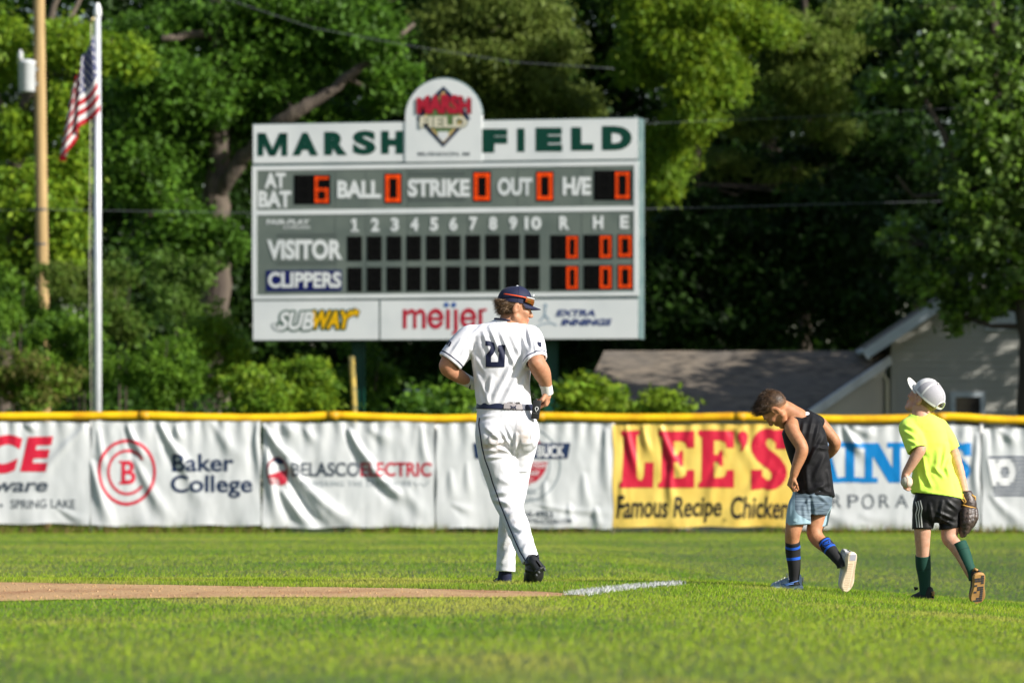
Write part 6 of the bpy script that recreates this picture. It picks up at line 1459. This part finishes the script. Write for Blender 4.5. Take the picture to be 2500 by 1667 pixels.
so1 = band_mat('striped black sock', (.012, .012, .013), [(.024, .042, blue), (.100, .118, blue)]); so2 = band_mat('lettered black sock', (.012, .012, .013), [(.008, .020, blue), (.062, .074, blue)])
sock('sock', [(q(1935, 1321, -.045), 18*S), (q(1936, 1347, -.02), 18.5*S), (q(1939, 1383, -.01), 15.5*S), (q(1939, 1412, 0), 13*S), (q(1940, 1428, .0), 15*S)], so1, b1)
sk2, _ = sock('sock', [(q(2011, 1324, -.045), 17.8*S), (q(2022, 1336, -.07), 17.6*S), (q(2040, 1358, -.11), 14*S), (q(2052, 1374, -.13), 12*S), (q(2056, 1382, -.13), 13*S)], so2, b1)
VV = [v.co+wloc(sk2) for v in sk2.data.vertices]; bs2 = BVHTree.FromPolygons([tuple(v) for v in VV], [tuple(p.vertices) for p in sk2.data.polygons])
def rot2(flat, c, ang):
    v, f = flat; a = R(ang); v = v-np.array(c); return np.c_[v[:, 0]*math.cos(a)-v[:, 1]*math.sin(a), v[:, 0]*math.sin(a)+v[:, 1]*math.cos(a)]+np.array(c), f
decal('sock_lettering', join2d(rot2(fit('NIKE', (2007, 1321, 2029, 1329), offset=.03, shear=.1), (2018, 1325), -24), stroke2d([(2011, 1330), (2014, 1335), (2019, 1334), (2032, 1325)], [1, 3, 2.5, .6])), on_surface(bs2, .0015), mat('sock blue', blue, .7), sk2, 3)
shu = mat('pale blue mesh shoe', tuple(lin((160, 178, 200))), .6, (80, tuple(lin((120, 142, 176))), 2, .45, .6), bump=(200, .001)); shu2 = mat('pale grey mesh shoe', tuple(lin((206, 204, 200))), .6, (80, tuple(lin((180, 182, 186))), 2, .45, .6), bump=(200, .001))
sole1 = mat('pale foam sole', tuple(lin((178, 196, 220))), .5); sole2 = mat('cream sole', tuple(lin((226, 208, 182))), .55, (18, tuple(lin((206, 184, 154))), 3, .45, .7)); trd = mat('tread tan', tuple(lin((196, 176, 150))), .7)  # tread strips are a darker tan than the cream sole
t1, frA = shoe('shoe', b1, q(1959, 1430, .0), q(1881, 1434, .07), (0, 0, 1), .082, 0, shu, sole1, .022, .078)
mb = MB(); mb.tube([q(1957, 1416, .01), q(1961, 1408, .01), q(1959, 1420, .01)], .006, 6); mb.tube([q(1926, 1414, -.02), q(1921, 1400, -.01), q(1925, 1398, .0), q(1928, 1412, .0)], .0028, 6); mb.tube([q(1923, 1412, .03), q(1919, 1402, .03), q(1922, 1410, .03)], .0025, 6); mb.build('lace_loop', shu2, t1, True)
mb = MB()
for k in range(4): mb.tube([q(1914-7*k, 1411+3.6*k, -.035+.003*k), q(1917-7*k, 1408+3.8*k, .0), q(1914-7*k, 1411+3.6*k, .04)], .003, 6)
mb.build('shoelace', shu2, t1, True)
mb = MB(); mb.tube([q(1938, 1424, -.044), q(1920, 1428, -.042), q(1907, 1424, -.036), q(1918, 1426, -.042), q(1950, 1417, -.042)], .0028, 5); mb.build('side_stripe', mat('stripe blue', tuple(lin((78, 116, 180))), .5), t1, True)
rows = []
for k in range(15):
    a_ = .26+.045*k; rows += [[(a_, b_), (a_+.012, b_), (a_+.022, b_+.085), (a_+.010, b_+.085)] for b_ in np.arange(-.30, .06, .105)]
edge = [[(.22+.032*k, .20), (.232+.032*k, .20), (.232+.032*k, .33), (.22+.032*k, .33)] for k in range(21)]
heelp = [[(.03+.018*k, -.24), (.037+.018*k, -.24), (.037+.018*k, .24), (.03+.018*k, .24)] for k in range(9)]
t2, frB = shoe('shoe', b1, q(2078, 1347, -.165), q(2060, 1442, -.085), (-.55, .82, .10), .098, 0, shu2, sole2, .024, .092, [('tread', trd, rows+edge), ('heel_tread', mat('heel tread grey', tuple(lin((168, 172, 190))), .6), heelp)], .05)
mb = MB(); mb.tube([q(2060, 1350, -.13), q(2058, 1341, -.14), q(2064, 1344, -.15), q(2066, 1350, -.15)], .007, 6); mb.build('heel_tab', shu2, t2, True)

# ================================================================ boy in the neon shirt
q = px3(34.9)
b2 = empty('person', (q(2280, 1468)[0], 34.9, -.11), 'boy in neon yellow shirt and white mesh cap looking up, striped black shorts', 'person')
HC2 = q(2258, 974, .03); h2 = frame((-.73, .50, .47), (.42, -.20, .88)); sc2 = .97
hc2 = frame(h2[0]*math.cos(R(9))+h2[1]*math.sin(R(9)), h2[1]*math.cos(R(9))-h2[0]*math.sin(R(9)))   # the cap sits low on the nape
F_ = Fld(q(2185, 1490, -.36), q(2420, 900, .40), .0042)
add_head(F_, HC2, h2, sc2, True)
F_.chain([(q(2252, 1035, 0), 24*S), (q(2248, 1012, .01), 18.5*S), (q(2256, 985, .03), 19*S)], .02)
F_.loft(torso_rows(34.9, [(1025, 2226, 2285, 0, .05), (1040, 2214, 2302, 0, .07), (1080, 2228, 2312, 0, .085), (1130, 2232, 2320, 0, .085), (1190, 2240, 2340, 0, .085), (1240, 2242, 2342, 0, .09), (1256, 2250, 2330, 0, .08)]), .025)
F_.chain([(q(2216, 1046, -.03), 17*S), (q(2232, 1070, -.09), 15*S), (q(2247, 1092, -.15), 13.5*S), (q(2236, 1114, -.155), 12.5*S), (q(2222, 1138, -.145), 10.5*S), (q(2211, 1156, -.135), 8.5*S)], .012)
kn, sv, tips = add_hand(F_, q(2211, 1154, -.135), (-.32, .05, -.94), (.93, .12, -.25), .76, (38, 48, 52, 55), 1, 32)
F_.chain([(q(2296, 1044, .05), 16*S), (q(2316, 1075, .06), 13*S), (q(2331, 1112, .06), 12*S), (q(2344, 1155, .03), 11*S), (q(2355, 1200, 0), 8.5*S), (q(2360, 1225, 0), 11*S)], .012)
for ch in ([(q(2258, 1240, -.02), 26*S), (q(2253, 1280, -.01), 20.5*S), (q(2252, 1312, 0), 17.5*S), (q(2253, 1342, .02), 15.5*S), (q(2254, 1370, .04), 15.5*S), (q(2257, 1408, .06), 11.5*S), (q(2258, 1430, .07), 9*S)],
           [(q(2318, 1240, .02), 27*S), (q(2322, 1280, 0), 21*S), (q(2317, 1311, -.01), 17.5*S), (q(2331, 1330, -.04), 15.5*S), (q(2346, 1352, -.07), 14.5*S), (q(2361, 1382, -.10), 12*S), (q(2374, 1408, -.11), 10*S)]):
    F_.chain(ch, .014)
V, F = F_.mesh(2); put_mesh('body', V, F, skin_c, b2, {'lip': lip_attr(HC2, h2, sc2)})
face_bits(b2, HC2, h2, sc2)
hair2 = mat('short fair hair', (.20, .125, .06), .55, (40, (.30, .20, .11), 3, .45, .7))
add_hair(b2, HC2, h2, sc2, lambda l: (l[:, 0] < .01) & (l[:, 1] > -.05) & (l[:, 1] < .05), [((0, -.050, 0), (.0, 1, 0)), ((.025, 0, 0), (-1, .35, 0))], .003, hair2, 900, lambda l: np.full(len(l), .007), lambda l: np.stack([np.full(len(l), -.3), np.full(len(l), -.8), np.zeros(len(l))], 1), 37, .002)
neon = mat('neon shirt', tuple(lin((218, 255, 96))), .75, (5, tuple(lin((206, 250, 84))), 3, .45, .7), bump=(220, .0007), sheen=.15)
def tee(F_, clip):
    F_.loft(torso_rows(34.9, [(1014, 2230, 2264, .0, .052), (1022, 2218, 2284, 0, .065), (1034, 2206, 2298, 0, .082), (1050, 2205, 2308, 0, .096), (1082, 2220, 2316, 0, .104), (1107, 2223, 2320, 0, .104), (1136, 2225, 2326, 0, .104), (1153, 2228, 2331, 0, .104), (1191, 2222, 2346, 0, .108), (1218, 2229, 2354, 0, .110), (1232, 2231, 2356, 0, .110)]), .016, 2.3)
    F_.cap(q(2238, 1024, 0), q(2218, 1042, -.02), 20*S, 20*S, .025); F_.cap(q(2262, 1024, 0), q(2292, 1040, .03), 18*S, 19*S, .025)
    c1 = (q(2239, 1096, -.15), (.33, -.35, -.88)) if clip else None
    F_.chain([(q(2216, 1044, -.03), 21*S), (q(2228, 1070, -.085), 23*S), (q(2243, 1108, -.165), 24*S)], .018, c1)
    c2 = (q(2327, 1094, .06), (.45, 0, -.89)) if clip else None
    F_.chain([(q(2294, 1044, .05), 20*S), (q(2313, 1072, .06), 18.5*S), (q(2330, 1108, .06), 17*S)], .018, c2)
lo, hi = q(2170, 1245, -.30), q(2385, 995, .25)
FO = Fld(lo, hi, .0045); tee(FO, True); FI = Fld(lo, hi, .0045); tee(FI, False); FO.d = np.maximum(FO.d, -(FI.d+.010))
FO.cap(q(2246, 1012, .0), q(2246, 990, .02), 22*S, 24*S, .004, None, True)
FO.cut(q(2290, 1212), (-.13, -.1, -1)); V, F = FO.mesh(2)
folds = [(2212, 1040, 2250, 1055, .008, 4), (2207, 1052, 2240, 1072, .006, 4), (2215, 1075, 2245, 1085, .006, 4), (2312, 1085, 2300, 1145, .010, 4), (2322, 1110, 2308, 1150, .008, 4), (2290, 1100, 2285, 1160, .006, 6), (2310, 1140, 2318, 1165, .008, 4), (2255, 1120, 2262, 1165, .010, 5), (2262, 1160, 2275, 1190, .008, 5), (2240, 1150, 2248, 1200, .006, 5), (2280, 1140, 2305, 1165, .007, 5), (2230, 1195, 2290, 1205, .004, 6), (2335, 1160, 2340, 1200, .005, 5), (2250, 1060, 2262, 1110, .005, 6)]
V = wrinkle(V, F, folds, .003, 13, 45); te = put_mesh('shirt', V, F, neon, b2)
blks = mat('black track cloth', (.006, .006, .0065), .5, (14, (.010, .010, .010), 3, .4, .7), bump=(200, .0006), sheen=.04, spec=.3)
def short2(F_, clip):
    F_.loft(torso_rows(34.9, [(1196, 2238, 2346, 0, .10), (1222, 2230, 2350, 0, .108), (1245, 2229, 2347, 0, .108), (1262, 2240, 2335, 0, .10), (1276, 2262, 2318, 0, .07)]), .02)
    c1 = (q(2252, 1289, -.01), (.02, 0, -1)) if clip else None; c2 = (q(2318, 1289, .0), (.16, 0, -1)) if clip else None
    F_.chain([(q(2258, 1235, -.02), 28*S), (q(2254, 1265, -.01), 25*S), (q(2252, 1300, -.01), 24*S)], .014, c1)
    F_.chain([(q(2318, 1235, .01), 29*S), (q(2320, 1265, 0), 26*S), (q(2318, 1306, 0), 26.5*S)], .008, c2)
lo, hi = q(2200, 1320, -.25), q(2380, 1188, .25)
FO = Fld(lo, hi, .0045); short2(FO, True); FI = Fld(lo, hi, .0045); short2(FI, False); FO.d = np.maximum(FO.d, -(FI.d+.010)); V, F = FO.mesh(2)
V = wrinkle(V, F, [(2290, 1250, 2330, 1268, .009, 4), (2292, 1262, 2325, 1280, .007, 4), (2300, 1225, 2292, 1280, .007, 4), (2270, 1230, 2278, 1285, .007, 4), (2315, 1225, 2340, 1245, .007, 4)], .003, 13, 55)
sh = put_mesh('shorts', V, F, blks, b2); bsh = bvh_of(V, F)
stw = mat('stripe white', (.72, .71, .66), .7)
for k in range(3): decal('side_stripe', stroke2d([(2236+5.6*k, 1224-1.5*k), (2240+5.8*k, 1240), (2236+6.4*k, 1256), (2238+6*k, 1272), (2239.5+6*k, 1287)], 2.6), on_surface(bsh, .002), stw, sh, 4, True)
gsk = band_mat('dark green sock', tuple(lin((16, 62, 50))), [(.083, .086, tuple(lin((8, 36, 30))))]); gsk2 = band_mat('dark green sock two', tuple(lin((18, 70, 56))), [(.052, .055, tuple(lin((8, 36, 30))))])
sock('sock', [(q(2253, 1355, .03), 18.4*S), (q(2254, 1378, .045), 18.6*S), (q(2257, 1410, .06), 15.5*S), (q(2258, 1440, .07), 13*S), (q(2257, 1450, .075), 13.5*S)], gsk, b2)
sock('sock', [(q(2342, 1326, -.055), 18*S), (q(2352, 1350, -.075), 17.8*S), (q(2363, 1378, -.10), 14.8*S), (q(2374, 1402, -.115), 12.5*S), (q(2378, 1414, -.12), 13*S)], gsk2, b2)
shd = mat('black knit shoe', (.02, .019, .018), .6, bump=(120, .0015)); gum = mat('gum sole', tuple(lin((186, 142, 84))), .55, (9, tuple(lin((150, 112, 68))), 3, .45, .7)); gum_d = mat('dark tread', tuple(lin((66, 64, 66))), .7)
g1, frC = shoe('shoe', b2, q(2276, 1461, .03), q(2226, 1464, .20), (0, 0, 1), .082, 0, shd, gum, .018, .078)
mb = MB(); mb.tube([q(2275, 1447, .02), q(2279, 1444, .02), q(2278, 1454, .015)], .009, 8); mb.build('heel_tab', gum, g1, True)
mb = MB(); mb.tube([q(2240, 1436, .07), q(2233, 1434, .08), q(2236, 1440, .08)], .008, 8); mb.build('tongue', shd, g1, True)
blocks = []; g = np.random.default_rng(5)
for k in range(12):
    a_ = .06+.072*k
    for b_ in (-.30, -.10, .10):
        if g.random() < .62: blocks.append([(a_, b_), (a_+.055, b_), (a_+.055, b_+.17), (a_, b_+.17)])
g2, frD = shoe('shoe', b2, q(2389, 1397, -.175), q(2382, 1471, -.085), (-.32, .94, .08), .106, 0, shd, gum, .020, .085, [('tread', gum_d, blocks)], .03)
mb = MB(); mb.tube([q(2376, 1396, -.14), q(2380, 1388, -.15), q(2386, 1392, -.16)], .009, 8); mb.build('heel_tab', gum, g2, True)
# cap: pale panels with mesh back and arched opening
mesh_m = mat('white cap mesh', (.56, .545, .58), .8, (300, (.46, .45, .48), 1, .4, .6), bump=(420, .0012), transl=.25); capw = mat('white cap cloth', (.80, .79, .76), .7, transl=.12)
V, F = cap_dome(HC2, hc2, sc2, .115, .095, .112, (-.012, .018), 64, 18, (.46, .28))
cp = put_mesh('cap', V, F, mesh_m, b2)
f, u, r = hc2; dl = lambda a, t, o=.0015: HC2+sc2*(f*(-.012+(.115+o)*max(1-math.sin(t)**2.3, 0)**(1/2.3)*math.cos(a))+u*(.018+(.112+o)*math.sin(t)**.92+.006*math.cos(a))+r*((.095+o)*max(1-math.sin(t)**2.3, 0)**(1/2.3)*math.sin(a)))
def patch(name, a0, a1, t0, t1, o=.0015, m=capw, na=24, nt=10):
    V = np.array([dl(a0+(a1-a0)*i/na, t0+(t1-t0)*j/nt, o) for j in range(nt+1) for i in range(na+1)]); F = np.array([(j*(na+1)+i, j*(na+1)+i+1, (j+1)*(na+1)+i+1, (j+1)*(na+1)+i) for j in range(nt) for i in range(na)]); return put_mesh(name, V, F, m, cp)
patch('front_panel', R(-62), R(62), 0.0, 1.45); patch("sweatband", R(0), R(360), 0.0, .10, .002, capw, 64, 2)
for a in (R(90), R(270), R(180)): patch('seam_tape', a-.06, a+.06, .42 if a == R(180) else .05, 1.4, .002, capw, 2, 10)
mb = MB(); mb.tube([dl(math.pi+.47*math.cos(x), .03+.42*math.sin(x), .002) for x in np.linspace(0, math.pi, 18)], .0045, 6); mb.build('opening_binding', capw, cp, True)
mb = MB(); c = HC2+sc2*(u*.132-f*.012); mb.lathe(c, [(.008, -.004), (.008, .001), (.004, .004), (.001, .0045)], 10); mb.build('button', capw, cp, True)
V, F = cap_brim(HC2, hc2, sc2, .113, .094, (-.012, .018), .075, -.004, .012, 70, .016); put_mesh('brim', V, F, mat('cap brim cream', (.76, .74, .66), .7), cp)
# baseball held in the hand: a thing of its own
bc = q(2214, 1176, -.16)
bm = bmesh.new(); bmesh.ops.create_uvsphere(bm, u_segments=28, v_segments=18, radius=.0365)
for v in bm.verts: v.co += Vector(bc)
me = bpy.data.meshes.new('baseball'); bm.to_mesh(me); bm.free()
ball = empty('baseball', bc, 'scuffed white baseball held in the hand of the neon shirted boy', 'baseball')
link('cover', me, mat('scuffed leather', (.62, .57, .46), .6, (40, (.45, .38, .27), 4, .45, .7)), ball, True)
mb = MB(); seamp = []
for k in range(49):
    t = 2*math.pi*k/48; a, b = .44, 2.0; x = math.cos(t)-a*.0; th = math.pi/2-(math.pi/2-.44)*math.cos(t)*0; 
    p = np.array([math.cos(t)+.35*math.cos(3*t), math.sin(t)-.35*math.sin(3*t), 1.15*math.sin(2*t)]); seamp.append(bc+p/np.linalg.norm(p)*.0367)
mb.tube(seamp, .0016, 5, False); mb.build('stitching', mat('ball stitch', (.35, .12, .07), .7), ball)
# glove
gl = empty('baseball_glove', q(2362, 1222, 0), 'dark brown leather baseball glove with tan lacing worn by the neon shirted boy', 'baseball glove')
gm_ = mat('dark glove leather', tuple(lin((66, 54, 48))), .42, [(16, tuple(lin((100, 84, 74))), 4, .45, .7), (70, tuple(lin((40, 32, 28))), 3, .5, .7)], spec=.5, bump=[(22, .006), (90, .0015)]); tan = mat('tan lace', tuple(lin((198, 150, 70))), .6)
F_ = Fld(q(2320, 1325, -.2), q(2405, 1190, .2), .0036)
F_.ell(q(2362, 1250, .0), (.050, .045, .062), None, .02)
for k, (x1, y1, d1, x2, y2, d2) in enumerate([(2349, 1245, -.03, 2347, 1300, -.02), (2356, 1245, -.05, 2349, 1306, -.035), (2364, 1245, -.05, 2354, 1305, -.045), (2373, 1245, -.035, 2362, 1297, -.04), (2379, 1243, 0, 2372, 1284, -.01)]):
    xm, ym = (x1+x2)/2+4, (y1+y2)/2; F_.chain([(q(x1, y1, d1), .021), (q(xm, ym, (d1+d2)/2-.012), .0225), (q(x2, y2, d2), .0155)], .006)
V, F = F_.mesh(1); put_mesh('shell', V, F, gm_, gl)
F_ = Fld(q(2330, 1250, -.2), q(2405, 1185, .2), .0036); F_.chain([(q(2359, 1206, 0), .036), (q(2363, 1222, 0), .043), (q(2366, 1234, 0), .046)], .01); F_.cap(q(2358, 1190, 0), q(2361, 1215, 0), .027, .027, .003, None, True); V, F = F_.mesh(1); put_mesh('wrist_strap', V, F, gm_, gl)
mb = MB()
mb.tube([q(2352+20*math.cos(a)+10, 1233+3*math.sin(a)+(math.cos(a))*5, -.052*math.sin(a)) for a in np.linspace(-.2, math.pi+.2, 18)], .0055, 6)
mb.tube([q(2372, 1208, -.03), q(2380, 1213, -.02), q(2381, 1219, -.01), q(2375, 1221, -.02)], .007, 6)
mb.tube([q(2350, 1208, -.035), q(2353, 1214, -.05), q(2358, 1224, -.055), q(2352, 1230, -.05)], .0045, 6); mb.tube([q(2352, 1206, -.03), q(2347, 1218, -.05), q(2356, 1228, -.052), q(2358, 1221, -.055)], .0045, 6)
mb.build('lacing', tan, gl, True)
mb = MB()
for x, y, d in ((2350, 1252, -.055), (2354, 1256, -.066), (2348, 1258, -.05)): mb.tube([q(x-2, y-2, d), q(x+2, y+1, d-.006)], .003, 5)
mb.build('knots', tan, gl, True)
